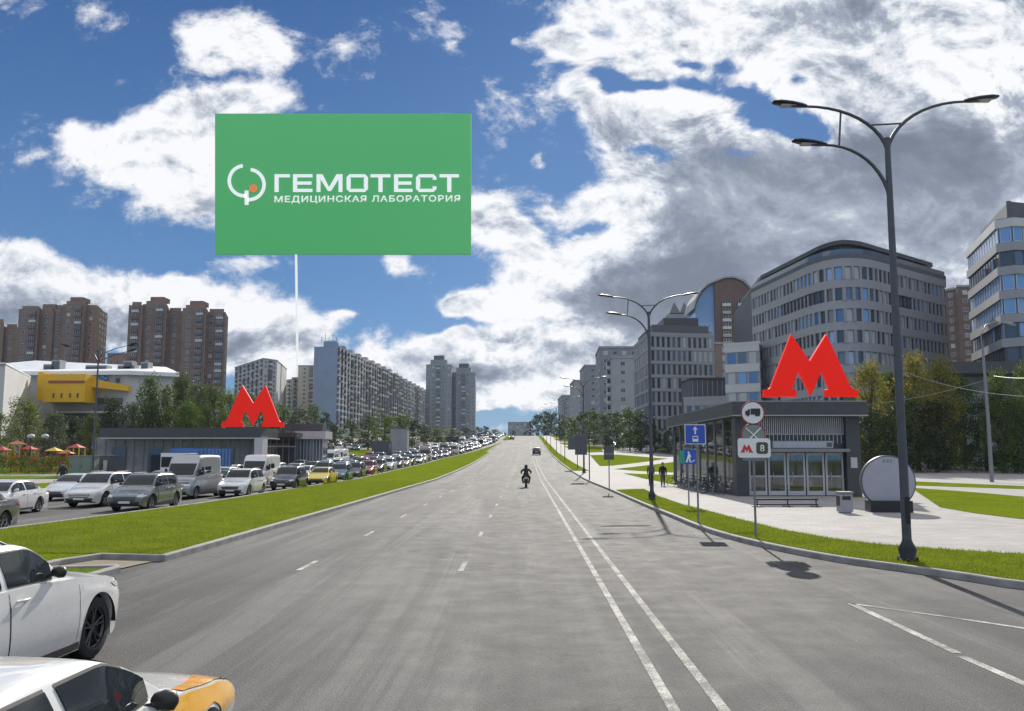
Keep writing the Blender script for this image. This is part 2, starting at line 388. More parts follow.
# broken kerb end and soil pocket in front of the median nose
kerb([(-10.7, 19.2), (-9.05, 19.55), (-8.95, 19.3), (-9.0, 10)], CONC, w=.2, h=.14)
sheet('soil', [(-10.7, 19.3), (-9.1, 19.6), (-8.9, 21.1), (-10.3, 21.5), (-10.7, 20.3)], .03, SOIL)
lawn([(-10.7, -20), (-9.1, -20), (-9.1, 19.3), (-10.7, 19.1)], .11, GRASS2)
# ------------------------------------------------------------ right lawns (pixel outlines projected on the ground)
def pix(L, dz=.15): return [at(u, v, dz) for u, v in L]
near_up = pix([(616, 489.8), (644, 489), (658, 496), (683, 504.5), (711, 511.5), (739, 519), (779, 529), (830, 538), (877, 544), (950, 549.5), (1024, 554), (1100, 558)])
near_lo = [p for p in rk if 13 < p[1] < 57.5]
near_lo = [(x+.1, y) for x, y in near_lo]
lawn(near_lo[::-1] and ([(20, 12.5)]+near_lo+near_up), .152)
lawn([(5.92, 107.5), (5.92, 206), (5.92, 430), (7.3, 430), (7.7, 206), (7.85, 107.5)], .152)
for L in ([(623, 473.2), (676, 475), (676, 485), (650, 479.5)], [(614, 469), (676, 461.5), (676, 472.5), (640, 471)],
          [(590, 455), (618, 454.6), (651, 457.4), (668, 458.6), (612, 465.6), (600, 466)], [(576, 447), (600, 447.5), (604, 452), (588, 452.5)],
          [(911, 487.6), (960, 491), (1024, 496.5), (1024, 519), (975, 513), (940, 507)], [(846, 484), (856, 485), (863, 497), (848, 497)],
          [(850, 478.5), (1024, 486), (1024, 489), (905, 485)]):
    lawn(pix(L), .152)
for a, b in ((225, 250), (262, 285), (300, 340), (350, 420)):
    lawn([(12, a), (30, a), (26, b), (11, b)], .152)
# side road on the right
sr = [(19, 600), (19, 320), (23, 240), (33, 165), (42, 122), (58, 103), (100, 92), (160, 88)]
sr2 = [(160, 99), (102, 103), (62, 114), (48, 131), (40, 170), (30, 243), (27, 320), (27, 600)]
sheet('side_road', sr+sr2, .165, ASPH)
kerb(sr[1:], CONC, w=.2, h=.24); kerb(sr2[:-1], CONC, w=.2, h=.24)
lawn([(160, 100), (102, 104), (63, 115), (49, 132), (41, 171), (31, 244), (28, 320), (28, 600), (60, 600), (200, 300), (260, 100)], .14, GRASS2)
# ------------------------------------------------------------ left side
kerb([(-32.6, -60), (-33, 100), (-33, 300), (-32, 600)], CONC, w=.2)
lawn([(-33.1, -60), (-33.1, 100), (-33.1, 170), (-42, 175), (-40, 100), (-40, 66), (-39, -60)], .13, GRASS)
sheet('footpath', [(-39, -60), (-40, 66), (-40, 100), (-46, 120), (-75, 115), (-75, 60), (-70, -60)], .10, PAVE)
lawn(pix([(0, 474.5), (70, 474), (72, 467), (0, 468)], .1), .13, GRASS)
lawn([(-60, 84), (-41, 84), (-41, 90), (-60, 92)], .13, GRASS2)
sheet('parking_road', [(-33.2, 175), (-50, 150), (-100, 150), (-110, 240), (-80, 330), (-33.2, 420)], .01, ASPH)
lawn([(-34, 165), (-33.6, 230), (-44, 222), (-50, 165)], .13, GRASS)
lawn([(-12.8, 300), (-16, 420), (-20, 420), (-20, 300)], .13, GRASS) if False else None
# ------------------------------------------------------------ markings
def strip(x0, y0, x1, y1, w, dz=.009):
    d = Vector((x1-x0, y1-y0)).normalized(); nx, ny = -d.y*w/2, d.x*w/2
    return [(x0-nx, y0-ny), (x1-nx, y1-ny), (x1+nx, y1+ny), (x0+nx, y0+ny)]
def marks(polys, name):
    bm = bmesh.new()
    for poly in polys:
        vs = [bm.verts.new((x, y, 0)) for x, y in poly]; bm.faces.new(vs)
    y0 = min(v.co.y for v in bm.verts); y1 = max(v.co.y for v in bm.verts)
    for y in YS:
        if y0 < y < y1: bmesh.ops.bisect_plane(bm, geom=bm.verts[:]+bm.edges[:]+bm.faces[:], plane_co=(0, y, 0), plane_no=(0, 1, 0))
    for v in bm.verts: v.co.z = gz(v.co.y)+.009
    bmesh.ops.recalc_face_normals(bm, faces=bm.faces[:])
    for f in bm.faces:
        if f.normal.z < 0: f.normal_flip()
    me = bpy.data.meshes.new(name); bm.to_mesh(me); bm.free(); me.materials.append(PAINTW)
    o = obj(name, me); o['kind'] = 'structure'; return o
def m_paint():
    m = bpy.data.materials.new('worn_road_paint'); m.use_nodes = True; nt = m.node_tree; nb = NB(nt); b = nt.nodes['Principled BSDF']
    g = nb.n('ShaderNodeNewGeometry'); P = g.outputs['Position']
    n = nb.noise(P, 38, 5, .75); n2 = nb.noise(P, 1.7, 5, .7)
    k = nb.rng(nb.m('ADD', nb.m('MULTIPLY', n, .6), nb.m('MULTIPLY', n2, .5)), .44, .62)
    c = nb.mix(k, (.52, .51, .47, 1), (.18, .177, .168, 1)); nt.links.new(c, b.inputs['Base Color']); b.inputs['Roughness'].default_value = .85; b.inputs['Specular IOR Level'].default_value = .08
    return m
PAINTW = m_paint()
marks([strip(.581*CH, -20, .581*CH-.02, 300, .12), strip(.777*CH, -20, .777*CH-.02, 300, .12)], 'lane_lines')
D1 = []
# dash pattern measured on the near markings
for k in range(0, 60):
    y = 19.6-8.0*2+k*8.0
    D1.append(strip(-1.43, y, -1.43, y+1.7, .12)); D1.append(strip(-5.05, y+.1, -5.05, y+1.8, .12))
marks([p for p in D1 if p[0][1] > 15], 'lane_dashes')
a0 = at(851, 604); a1 = at(958, 654); a2 = at(962, 657); a3 = at(1060, 700); c1 = at(952, 618); c2 = at(1024, 629)
marks([strip(*a0, *a1, .13), strip(*a2, *a3, .13), strip(*a0, *c1, .10), strip(*c1, *at(1100, 640), .10)], 'give_way_lines')
# dark patch on the carriageway
PATCH = mat('dark_patch', (.045, .045, .045), .9, var=.3, vscale=6, spec=.05)
p = at(623, 526); sheet('road_patch', [(p[0]-.9, p[1]-.35), (p[0]+.7, p[1]-.2), (p[0]+1.1, p[1]+.25), (p[0]-.3, p[1]+.3)], .012, PATCH)

# ------------------------------------------------------------ building materials
def glass(name, col, rough=.08, spec=.8): return mat(name, col, rough, var=.0, spec=spec)
G_DARK = glass('glass_dark', (.035, .045, .06)); G_BLUE = glass('glass_blue', (.06, .13, .30), .05, 1.0)
G_CURT = glass('glass_curtain', (.42, .43, .44), .3, .4); G_MID = glass('glass_mid', (.09, .12, .17))
G_SKY = glass('glass_sky_blue', (.16, .30, .55), .06, 1.0)
def m_clear():
    m = bpy.data.materials.new('clear_glass'); m.use_nodes = True; nt = m.node_tree; nb = NB(nt); nt.nodes.remove(nt.nodes['Principled BSDF'])
    out = nt.nodes['Material Output']; tr = nb.n('ShaderNodeBsdfTransparent'); tr.inputs[0].default_value = (.62, .68, .70, 1)
    gl = nb.n('ShaderNodeBsdfGlossy'); gl.inputs['Roughness'].default_value = .03; lw = nb.n('ShaderNodeLayerWeight'); lw.inputs[0].default_value = .35
    mx = nb.n('ShaderNodeMixShader'); nt.links.new(nb.m('ADD', nb.m('MULTIPLY', lw.outputs['Fresnel'], .8), .10, clamp=True), mx.inputs[0])
    nt.links.new(tr.outputs[0], mx.inputs[1]); nt.links.new(gl.outputs[0], mx.inputs[2]); nt.links.new(mx.outputs[0], out.inputs[0]); return m
CLEAR = m_clear()
FR_W = mat('frame_white', (.62, .62, .62), .5, var=.05); FR_G = mat('frame_grey', (.20, .21, .22), .5, var=.05); FR_D = mat('frame_dark', (.05, .055, .06), .5, var=.05)
BRICK = mat('brick_brown', (.215, .15, .12), .85, var=.22, vscale=.25); BRICK2 = mat('brick_orange', (.26, .165, .12), .85, var=.15, vscale=.25)
BRICKR = mat('brick_red', (.15, .09, .078), .85, var=.2, vscale=.3)
PANEL = mat('panel_bluegrey', (.25, .32, .44), .85, var=.10, vscale=.12); PANEL2 = mat('panel_grey', (.40, .41, .41), .85, var=.12, vscale=.15)
BEIGE = mat('panel_beige', (.46, .42, .35), .85, var=.12, vscale=.15); OFFW = mat('office_grey', (.29, .295, .31), .7, var=.08, vscale=.2)
OFFD = mat('office_dark', (.085, .09, .10), .6, var=.15, vscale=.3); WHITEP = mat('white_panel', (.50, .50, .50), .6, var=.08, vscale=.3)
STONE = mat('stone_grey', (.30, .30, .31), .75, var=.15, vscale=.3); ROOFM = mat('white_roof_metal', (.72, .73, .74), .45, var=.08, vscale=.4)
YEL = mat('yellow_cladding', (.72, .42, .015), .5, var=.08, vscale=.5); GREYB = mat('tower_grey', (.22, .235, .27), .85, var=.15, vscale=.2)
CHAR = mat('charcoal_cladding', (.050, .053, .058), .45, var=.2, vscale=1.2); STEEL = mat('steel', (.32, .33, .34), .35, .7, var=.1, vscale=4)
BAL_L = mat('balcony_light', (.55, .54, .52), .7, var=.15, vscale=1); BAL_D = mat('balcony_dark', (.10, .11, .13), .5, var=.2); BAL_B = mat('balcony_beige', (.42, .36, .27), .7, var=.2)
BAL_BR = mat('balcony_brown', (.16, .10, .085), .7, var=.2)
_M = {}
def winmesh(w, h, g, fr=None, fw=.07, dep=.06, mull=0):
    fr = fr or FR_W; k = ('w', round(w, 2), round(h, 2), g.name, fr.name, mull, dep)
    if k in _M: return _M[k]
    mb = MB(); mb.box(-w/2, w/2, -.08, dep*.5, -h/2, h/2, 1)
    # glazed panes set in a proud frame
    mb.box(-w/2, -w/2+fw, dep*.5-.01, dep, -h/2, h/2, 0); mb.box(w/2-fw, w/2, dep*.5-.01, dep, -h/2, h/2, 0)
    mb.box(-w/2+fw, w/2-fw, dep*.5-.01, dep-.002, h/2-fw, h/2, 0); mb.box(-w/2+fw, w/2-fw, dep*.5-.01, dep-.002, -h/2, -h/2+fw, 0)
    for i in range(mull):
        x = -w/2+w*(i+1)/(mull+1); mb.box(x-fw/3, x+fw/3, dep*.5-.01, dep-.004, -h/2+fw, h/2-fw, 0)
    me = bpy.data.meshes.new('window'); me.from_pydata(mb.v, [], mb.f); me.materials.append(fr); me.materials.append(g)
    me.polygons.foreach_set('material_index', mb.mi); me.update(); _M[k] = me; return me
def balmesh(w, m, deep=1.1, glz=True, h=1.15, H=2.7):
    k = ('b', round(w, 2), m.name, glz, deep)
    if k in _M: return _M[k]
    mb = MB(); mb.box(-w/2, w/2, 0, deep, -H/2, -H/2+.15, 0); mb.box(-w/2, w/2, deep-.08, deep, -H/2+.15, -H/2+h, 0)
    mb.box(-w/2, -w/2+.08, 0, deep-.08, -H/2+.15, -H/2+h, 0); mb.box(w/2-.08, w/2, 0, deep-.08, -H/2+.15, -H/2+h, 0)
    if glz: 
        mb.box(-w/2+.03, w/2-.03, .02, deep-.04, -H/2+h, H/2-.08, 1)
        for i in range(4):
            x = -w/2+.05+(w-.1)*i/3; mb.box(x-.04, x+.04, deep-.045, deep-.01, -H/2+h, H/2-.08, 2)
    me = bpy.data.meshes.new('balcony'); me.from_pydata(mb.v, [], mb.f)
    for x in (m, G_DARK, FR_W): me.materials.append(x)
    me.polygons.foreach_set('material_index', mb.mi); me.update(); _M[k] = me; return me
def place(parent, name, items, cap=96):
    """items: (Matrix, mesh); nearest `cap` become parts, the rest one object"""
    items = sorted(items, key=lambda it: it[0].translation.length)
    inv = parent.matrix_world.inverted() if False else Matrix.Translation(-Vector(parent.location))
    for M, me in items[:cap]:
        o = obj(name, me, parent); o.matrix_basis = inv @ M
    rest = items[cap:]
    if rest:
        mb = MB(); mats = []; 
        for M, me in rest:
            idx = []
            for m in me.materials:
                if m not in mats: mats.append(m)
                idx.append(mats.index(m))
            M2 = inv @ M; o = len(mb.v); mb.v += [tuple(M2 @ v.co) for v in me.vertices]
            for p in me.polygons:
                mb.f.append(tuple(i+o for i in p.vertices)); mb.mi.append(idx[p.material_index]); mb.sm.append(False)
        r = mb.build(name, mats, parent); r['kind'] = 'stuff'
def fmat(p, d, n): 
    M = Matrix.Identity(4)
    for i in range(3): M[i][0] = d[i]; M[i][1] = n[i]; M[i][2] = (0, 0, 1)[i]; M[i][3] = p[i]
    return M
def grid(path, z0, fh, rows, pitch, pick, off=.0, margin=.5, toward=None, ncol=None):
    """place pick(row, col, ncol) meshes along a polyline path"""
    out = []; segs = [(Vector((*a, 0)), Vector((*b, 0))) for a, b in zip(path, path[1:])]
    Ls = [(b-a).length for a, b in segs]; T = sum(Ls); n = ncol or max(1, int((T-2*margin)/pitch)); sp = (T-2*margin)/n
    tw = Vector(toward or (0, 0, 0))
    for c in range(n):
        s = margin+sp*(c+.5); k = 0
        while k < len(Ls)-1 and s > Ls[k]: s -= Ls[k]; k += 1
        a, b = segs[k]; d = (b-a).normalized(); nn = Vector((d.y, -d.x, 0)); p = a+d*s
        if nn.dot(tw-p) < 0: nn = -nn
        if d.cross(nn).z < 0: pass
        dd = Vector((nn.y, -nn.x, 0))
        for r in range(rows):
            me = pick(r, c, n)
            if me is None: continue
            out.append((fmat(p+nn*off+Vector((0, 0, z0+fh*(r+.5))), dd, nn), me))
    return out
def building(name, label, cat, loc, group=None):
    e = empty(name, loc); tag(e, label, cat, group); return e
def wallprism(parent, poly, z0, z1, m, name='wall', top=None):
    l = parent.location; mb = MB(); P = [(x-l.x, y-l.y) for x, y in poly]
    if sum(P[i][0]*P[(i+1) % len(P)][1]-P[(i+1) % len(P)][0]*P[i][1] for i in range(len(P))) < 0: P = P[::-1]
    mb.prism(P, z0-l.z, z1-l.z, 0, top=1 if top else None)
    return mb.build(name, [m, top] if top else m, parent)
def outset(poly, d):
    c = Vector((sum(p[0] for p in poly)/len(poly), sum(p[1] for p in poly)/len(poly)))
    if sum(poly[i][0]*poly[(i+1) % len(poly)][1]-poly[(i+1) % len(poly)][0]*poly[i][1] for i in range(len(poly))) < 0: poly = poly[::-1]
    n = len(poly); out = []
    for i in range(n):
        p, a, b = Vector(poly[i]), Vector(poly[i-1]), Vector(poly[(i+1) % n])
        e1 = (p-a).normalized(); e2 = (b-p).normalized(); n1 = Vector((e1.y, -e1.x)); n2 = Vector((e2.y, -e2.x)); m = (n1+n2)
        m = m/max(m.length_squared, .2)*2; out.append(tuple(p+m*d))
    return out
def rbox(x0, x1, y0, y1): return [(x0, y0), (x1, y0), (x1, y1), (x0, y1)]
def pickr(L, W=None, r=random.Random(3)):
    return lambda row, c, n: r.choices(L, W)[0]
# ------------------------------------------------------------ left: brown brick towers
def brick_tower(label, secs, Y, dep=16, fl=22, du=3):
    b = building('brick_tower', label, 'apartment tower', (ux((secs[0][0]+secs[-1][1])/2, Y), Y, gz(Y)), 'brown brick apartment towers on the left')
    wi = []; ba = []
    for (u0, u1, v, dy, kind) in secs:
        yy = Y+dy; x0, x1 = ux(u0, yy), ux(u1, yy); zt = vz(v, yy, (u0+u1)/2); zb = gz(Y)-1
        xr = ux(u1+du, yy+dep); xl = ux(u0+du, yy+dep); wallprism(b, [(x0, yy), (x1, yy), (xr, yy+dep), (xl, yy+dep)], zb, zt, BRICK if kind != 'o' else BRICK2)  # 'o' section gets warmer brick: sunlight on the end wall put into colour
        wallprism(b, [(x0+1, yy+1), (x1-1, yy+1), (xr-2, yy+dep-1), (xl+1, yy+dep-1)], zt, zt+1.6, BRICK2, 'parapet')
        if kind == 'c':
            xm = (x0+x1)/2; wallprism(b, rbox(xm-3, xm+3, yy+2, yy+9), zt+1.6, zt+3.6, BRICK, 'roof_house')
        rows = int((zt-gz(Y)-2)/3.0)
        wm = [winmesh(1.5, 1.6, g, FR_W, mull=1) for g in (G_DARK, G_MID, G_CURT)]
        bm_ = [balmesh(3.0, m, .9) for m in (BAL_BR, BAL_L, BAL_D)]
        def pk(r, c, n):
            if kind == 's': return wm[0] if c % 2 else bm_[(r+c) % 2]
            return random.choices(bm_, [5, 2, 2])[0] if c % 3 == 1 else random.choices(wm, [6, 2, 1])[0]
        it = grid([(x0, yy), (x1, yy)], zt-3.0*rows-.5, 3.0, rows, 3.6, pk)
        it += grid([(x1+.02, yy+1), (xr, yy+dep)], zt-3.0*rows-.5, 3.0, rows, 4.2, lambda r, c, n: random.choice(wm), toward=(500, yy+10, 0)) if kind in 'cor' else []
        for M, me in it: (ba if me.name.startswith('balcony') else wi).append((M, me))
    place(b, 'window', wi); place(b, 'balcony', ba)
UV[0] = 325
brick_tower('brown brick apartment tower cut off by the left edge of the picture', [(-30, 4, 322, 0, 's'), (4, 18, 327, 2, 'p')], 430)
brick_tower('brown brick tower with two crowned blocks and an end wall coloured sunlit orange, behind the white mall', [(18, 38, 309, 0, 'p'), (38, 53, 311, 3, 'c'), (53, 62, 308, 4, 'p'), (62, 84, 304, 0, 'c'), (84, 97, 308, 3, 'o')], 398, du=10)
brick_tower('wide brown brick apartment tower with a glazed bay, right of the other brick towers', [(128, 142, 305, 0, 's'), (142, 166, 304, 2, 'c'), (166, 182, 311, 6, 'p'), (182, 206, 308, 3, 'c'), (206, 225, 312, 7, 'r')], 380)
def simple_block(name, label, cat, poly, vtop_z, wall, faces, wm, fh=3.0, pitch=3.4, bal=None, balevery=3, balcols=None, zb=None, group=None, roof=True, rows_=None):
    Y = min(p[1] for p in poly); b = building(name, label, cat, (sum(p[0] for p in poly)/len(poly), Y, gz(Y)), group)
    z0 = gz(Y)-1 if zb is None else zb
    wallprism(b, poly, z0, vtop_z, wall)
    if roof: wallprism(b, outset(poly, .25), vtop_z, vtop_z+.7, STONE, 'parapet')
    rows = rows_ or int((vtop_z-gz(Y)-1)/fh); wi = []; ba = []
    for f in faces:
        def pk(r, c, n):
            if bal and c % balevery == 1: return random.choice(bal)
            return random.choices(wm, [5]+[1]*(len(wm)-1))[0]
        for M, me in grid(f, vtop_z-fh*rows-.4, fh, rows, pitch, pk): (ba if me.name.startswith('balcony') else wi).append((M, me))
    place(b, 'window', wi)
    if ba: place(b, 'balcony', ba)
    return b
WN = [winmesh(1.6, 1.5, g, FR_W, mull=1) for g in (G_DARK, G_MID, G_CURT)]
BL = [balmesh(3.0, m) for m in (BAL_L, BAL_L, BAL_B, BAL_D, BAL_D)]
# small far block between the brick towers
UV[0] = 365
Y = 520; simple_block('apartment_block', 'small distant pinkish block seen in the gap between the brick towers', 'apartment block', rbox(ux(107, Y), ux(128, Y), Y, Y+15), vz(354, Y, 118), BRICK2, [[(ux(107, Y), Y), (ux(128, Y), Y)]], WN)
# grey block rising to the right, behind the red letter
Y = 560; p0, p1, p2 = (ux(235, Y+60), Y+60), (ux(263, Y), Y), (ux(277, Y+12), Y+12)
simple_block('apartment_block', 'grey panel apartment block behind the left red metro letter', 'apartment block', [p0, p1, p2, (p2[0]-10, p2[1]+60)], vz(359, Y, 260), PANEL2, [[p0, p1], [p1, p2]], WN, bal=BL)
# beige block that carries the green board
YB = 620; p0, p1, p2 = (ux(276, YB+40), YB+40), (ux(301, YB+3), YB+3), (ux(301, YB+3)+4, YB+40)
bb = simple_block('apartment_block', 'low beige panel block under the mast of the green board', 'apartment block', [p0, p1, (p1[0]+3, p1[1]+16), (p0[0]+6, p0[1]+16)], vz(378, YB, 295), BEIGE, [[p0, p1]], WN, bal=BL[:3])
simple_block('apartment_block', 'taller beige block with reddish balconies against the blue end wall', 'apartment block', rbox(ux(300.5, YB), ux(316, YB), YB-6, YB+14), vz(367, YB, 306), BEIGE, [[(ux(300.5, YB-6), YB-6), (ux(316, YB-6), YB-6)]], WN, bal=[balmesh(3.0, BRICK2), BL[2]])
# long panel slab
def slab(label, X0, Y0, X1, Y1, wdt, ztop, n):
    b = building('panel_slab', label, 'apartment block', ((X0+X1)/2, Y0, gz(Y0)), 'long grey panel slabs on the left')
    d = Vector((X1-X0, Y1-Y0)).normalized(); nl = Vector((-d.y, d.x)); wi = []; ba = []; rows = int((ztop-gz(Y0)-1)/2.95)
    L = Vector((X1-X0, Y1-Y0)).length
    for k in range(n):
        a = Vector((X0, Y0))+d*(L*k/n); e = Vector((X0, Y0))+d*(L*(k+1)/n); st = (k % 2)*1.2
        f0, f1 = a-nl*(-st), e-nl*(-st)
        poly = [tuple(f0), tuple(f1), tuple(e+nl*wdt), tuple(a+nl*wdt)]
        wallprism(b, poly, gz(Y0)-3, ztop+(k % 2)*.6, PANEL if k == 0 else PANEL2)
        hm = (a+e)/2+nl*(wdt/2); wallprism(b, rbox(hm.x-3, hm.x+3, hm.y-3, hm.y+3), ztop, ztop+3.4, STONE, 'roof_house')
        def pk(r, c, nn):
            return random.choice(BL) if c % 2 == 0 else random.choices(WN, [5, 1, 1])[0]
        for M, me in grid([tuple(f0), tuple(f1)], ztop-2.95*rows-.3, 2.95, rows, 3.3, pk, margin=.4, toward=(500, Y0, 0)): (ba if me.name.startswith('balcony') else wi).append((M, me))
    wallprism(b, [(X0-wdt*.55, Y0+.3), (X0-wdt*.1, Y0+.3), (X0-wdt*.1, Y0+8), (X0-wdt*.55, Y0+8)], ztop+.1, ztop+2.8, PANEL, 'roof_house')
    l = b.location
    for i in range(5):
        mb = MB(); x = X0-1.5-1.9*i; mb.tube([(x-l.x, Y0+4-l.y, ztop+2-l.z), (x-l.x, Y0+4-l.y, ztop+(7.5 if i % 2 else 5.5)-l.z)], .09, 5); mb.tube([(x-1-l.x, Y0+4-l.y, ztop+6-l.z), (x+1-l.x, Y0+4-l.y, ztop+6-l.z)] if i % 2 else [(x-.6-l.x, Y0+4-l.y, ztop+5-l.z), (x+.6-l.x, Y0+4-l.y, ztop+5-l.z)], .06, 5); mb.build('antenna', FR_D, b)
    place(b, 'window', wi); place(b, 'balcony', ba)
UV[0] = 375
YA = 435; slab('long grey panel apartment slab with a plain bluish end wall', ux(337, YA), YA, ux(398, 600), 600, 12, vz(346.5, YA, 330), 9)
slab('second panel slab further along, lower in the picture than the first', ux(398, 615), 618, ux(432, 800), 800, 12, vz(377, 618, 400), 8)
def twin(label, u0, u1, v, Y):
    x0, x1 = ux(u0, Y), ux(u1, Y); z = vz(v+8, Y, (u0+u1)/2); c = (x1-x0)*.18
    poly = [(x0+c, Y), (x1-c, Y), (x1, Y+c), (x1, Y+18), (x0, Y+18), (x0, Y+c)]
    b = simple_block('grey_tower', label, 'apartment tower', poly, z, GREYB, [[(x0, Y+c), (x0+c, Y)], [(x0+c, Y), (x1-c, Y)], [(x1-c, Y), (x1, Y+c)]], WN, bal=[BL[3], BL[0]], balevery=2, group='pair of grey stepped towers')
    xm = (x0+x1)/2; wallprism(b, rbox(x0+c, x1-c, Y+2, Y+14), z+.7, z+4.5, GREYB, 'roof_step'); wallprism(b, rbox(xm-4, xm+4, Y+3, Y+12), z+4.5, z+8, OFFD, 'roof_house')
twin('left and taller of the two grey stepped towers past the panel slabs', 425.5, 451, 357, 690)
twin('right and lower of the two grey stepped towers past the panel slabs', 452, 475, 365, 700)
# ------------------------------------------------------------ left: shopping centre
UV[0] = 388
Y = 150; zb = gz(150)
mall = building('shopping_centre', 'white shopping centre with a yellow box on its front, behind the playground trees', 'shopping centre', (ux(80, Y), Y, zb))
xa, xb, xc = ux(22, Y), ux(128, Y), ux(165, Y); zt = vz(374, Y, 100)
wallprism(mall, [(xa-20, Y+2), (xb, Y), (xc, Y+4), (ux(166, Y+45), Y+45), (xa-20, Y+45)], zb-1, zt, WHITEP)
l = mall.location; mb = MB()
E0 = [(xa-21, Y+1), (xb+.4, Y-1), (xc+1, Y+3.5), (ux(167, Y+46), Y+46), (xa-21, Y+46)]
vs = [(x-l.x, y-l.y, zt-.2-l.z) for x, y in E0]+[(x-l.x, y-l.y, zt+.5-l.z) for x, y in E0]+[(ux(34, Y+16)-l.x, Y+16-l.y, vz(360.5, Y+16, 40)-l.z), (xb-1-l.x, Y+18-l.y, vz(367, Y+18, 130)-l.z)]
mb.add(vs, [(0, 1, 6, 5), (1, 2, 7, 6), (2, 3, 8, 7), (3, 4, 9, 8), (4, 0, 5, 9), (5, 6, 11, 10), (6, 7, 11), (7, 8, 11), (8, 9, 10, 11), (9, 5, 10)]); mb.build('roof', ROOFM, mall)
for u, w, h in ((45, 2.2, 1.8), (53, 1.6, 2.6), (87, 4, 1.6), (119, 3.2, 1.6), (125, 1.6, 2.4), (142, 1.4, 2.2)):
    mb = MB(); x = ux(u, Y+10)-l.x; z = vz(370, Y+10, u)-l.z-.8; mb.box(x, x+w, 9, 11, z, z+h); mb.box(x+.2, x+w-.2, 8.8, 9, z+.2, z+h-.3, 1); mb.build('roof_unit', [STONE, OFFD], mall)
def fbox(parent, u0, u1, v0, v1, Y0, dep, m, name, mats=None):
    l = parent.location; x0, x1 = ux(u0, Y0), ux(u1, Y0); um = (u0+u1)/2
    mb = MB(); mb.box(x0-l.x, x1-l.x, Y0-l.y, Y0+dep-l.y, vz(v1, Y0, um)-l.z, vz(v0, Y0, um)-l.z); return mb.build(name, m, parent)
yb = fbox(mall, 43, 85, 374, 402, Y-4.5, 5, YEL, 'yellow_box')
mb = MB(); x0, x1 = ux(36.5, Y-3), ux(43, Y-4.5); 
YEL2 = YEL
fbox(mall, 37, 43, 372, 400, Y-4.3, 5, YEL, 'box_side')
for i, u in enumerate((53, 61, 69.5, 77)): fbox(mall, u, u+1.4, 393, 397.5, Y-4.62, .14, OFFD, 'letter')
fbox(mall, 48, 84, 380.5, 383, Y-4.6, .12, mat('red_brown', (.30, .09, .05), .6), 'sign_strip')
l = mall.location; mb = MB()
for i in range(1):
    A = [(ux(85, Y-2.3), Y-2.3), (ux(128, Y-1.3), Y-1.3)]
    for (x, y), (t, bt) in zip(A, ((378, 386.5), (384, 391))):
        pass
    vs = []
    for dy in (0, 1.2):
        for (x, y), (t, bt), u in zip(A, ((377.5, 386.5), (385.5, 391.0)), (85, 128)): vs += [(x-l.x, y+dy-l.y, vz(bt, y, u)-l.z), (x-l.x, y+dy-l.y, vz(t, y, u)-l.z)]
    mb.add(vs, [(0, 2, 3, 1), (4, 5, 7, 6), (1, 3, 7, 5), (0, 4, 6, 2), (0, 1, 5, 4), (2, 6, 7, 3)])
mb.build('yellow_band', YEL, mall)
fbox(mall, 69, 83, 373.7, 378, Y-.5, .6, G_MID, 'window'); fbox(mall, 88, 93, 377, 382, Y-.3, .5, G_MID, 'window'); fbox(mall, 95, 122, 398, 404, Y-.4, .5, G_DARK, 'window'); fbox(mall, 95, 110, 406, 412, Y-.4, .5, G_DARK, 'window')
fbox(mall, 60, 92, 413, 432, Y-.4, .5, G_DARK, 'shop_window'); fbox(mall, 94, 124, 414, 432, Y-.4, .5, G_DARK, 'shop_window')
fbox(mall, 45, 126, 411, 413, Y-1.2, 1.3, WHITEP, 'ledge')
BLUEL = mat('blue_mark', (.08, .25, .60), .5)
for du, dv in ((0, 0), (3, -1.5), (6, 0), (3, 2)): fbox(mall, 99+du-1.6, 99+du+1.6, 378.5+dv-1.5, 378.5+dv+1.5, Y-.5, .4, BLUEL, 'emblem')
fbox(mall, 115, 118, 378, 382, Y-.4, .4, OFFD, 'emblem')
wing = building('blank_hall', 'blank light grey hall wall at the left edge beside the yellow box', 'hall', (ux(0, 128), 128, gz(128)))
xw = ux(37, 136); Yw = 128
wallprism(wing, [(ux(-60, 118), 118), (ux(4, 124), 124), (ux(30, 146), 146), (ux(-60, 150), 150)], gz(120)-1, vz(366.5, 127, 5), WHITEP)
wallprism(wing, [(ux(-62, 117.6), 117.6), (ux(4.4, 123.7), 123.7), (ux(30.4, 146.2), 146.2), (ux(-60, 150), 150)], vz(366.5, 127, 5), vz(365, 127, 5), ROOFM, 'cornice')
# ------------------------------------------------------------ right: offices
def offset_path(P, d):
    out = []
    for i, p in enumerate(P):
        a = Vector(P[max(i-1, 0)]); b = Vector(P[min(i+1, len(P)-1)]); t = (b-a).normalized(); n = Vector((t.y, -t.x))
        if n.dot(-Vector(p)) < 0: n = -n
        out.append(tuple(Vector(p)+n*d))
    return out
def ring(parent, path, z0, z1, out, m, name, back=.6):
    """a band that follows a facade path, standing proud of it"""
    A = offset_path(path, out); B = offset_path(path, -back); l = parent.location; mb = MB(); vs = []
    for (a, b) in zip(A, B): vs += [(a[0]-l.x, a[1]-l.y, z0-l.z), (a[0]-l.x, a[1]-l.y, z1-l.z), (b[0]-l.x, b[1]-l.y, z1-l.z), (b[0]-l.x, b[1]-l.y, z0-l.z)]
    fs = []
    for i in range(len(A)-1):
        for j in range(4): k = (j+1) % 4; fs.append((i*4+j, (i+1)*4+j, (i+1)*4+k, i*4+k))
    fs += [(3, 2, 1, 0), tuple((len(A)-1)*4+j for j in range(4))]
    mb.add(vs, fs); return mb.build(name, m, parent)
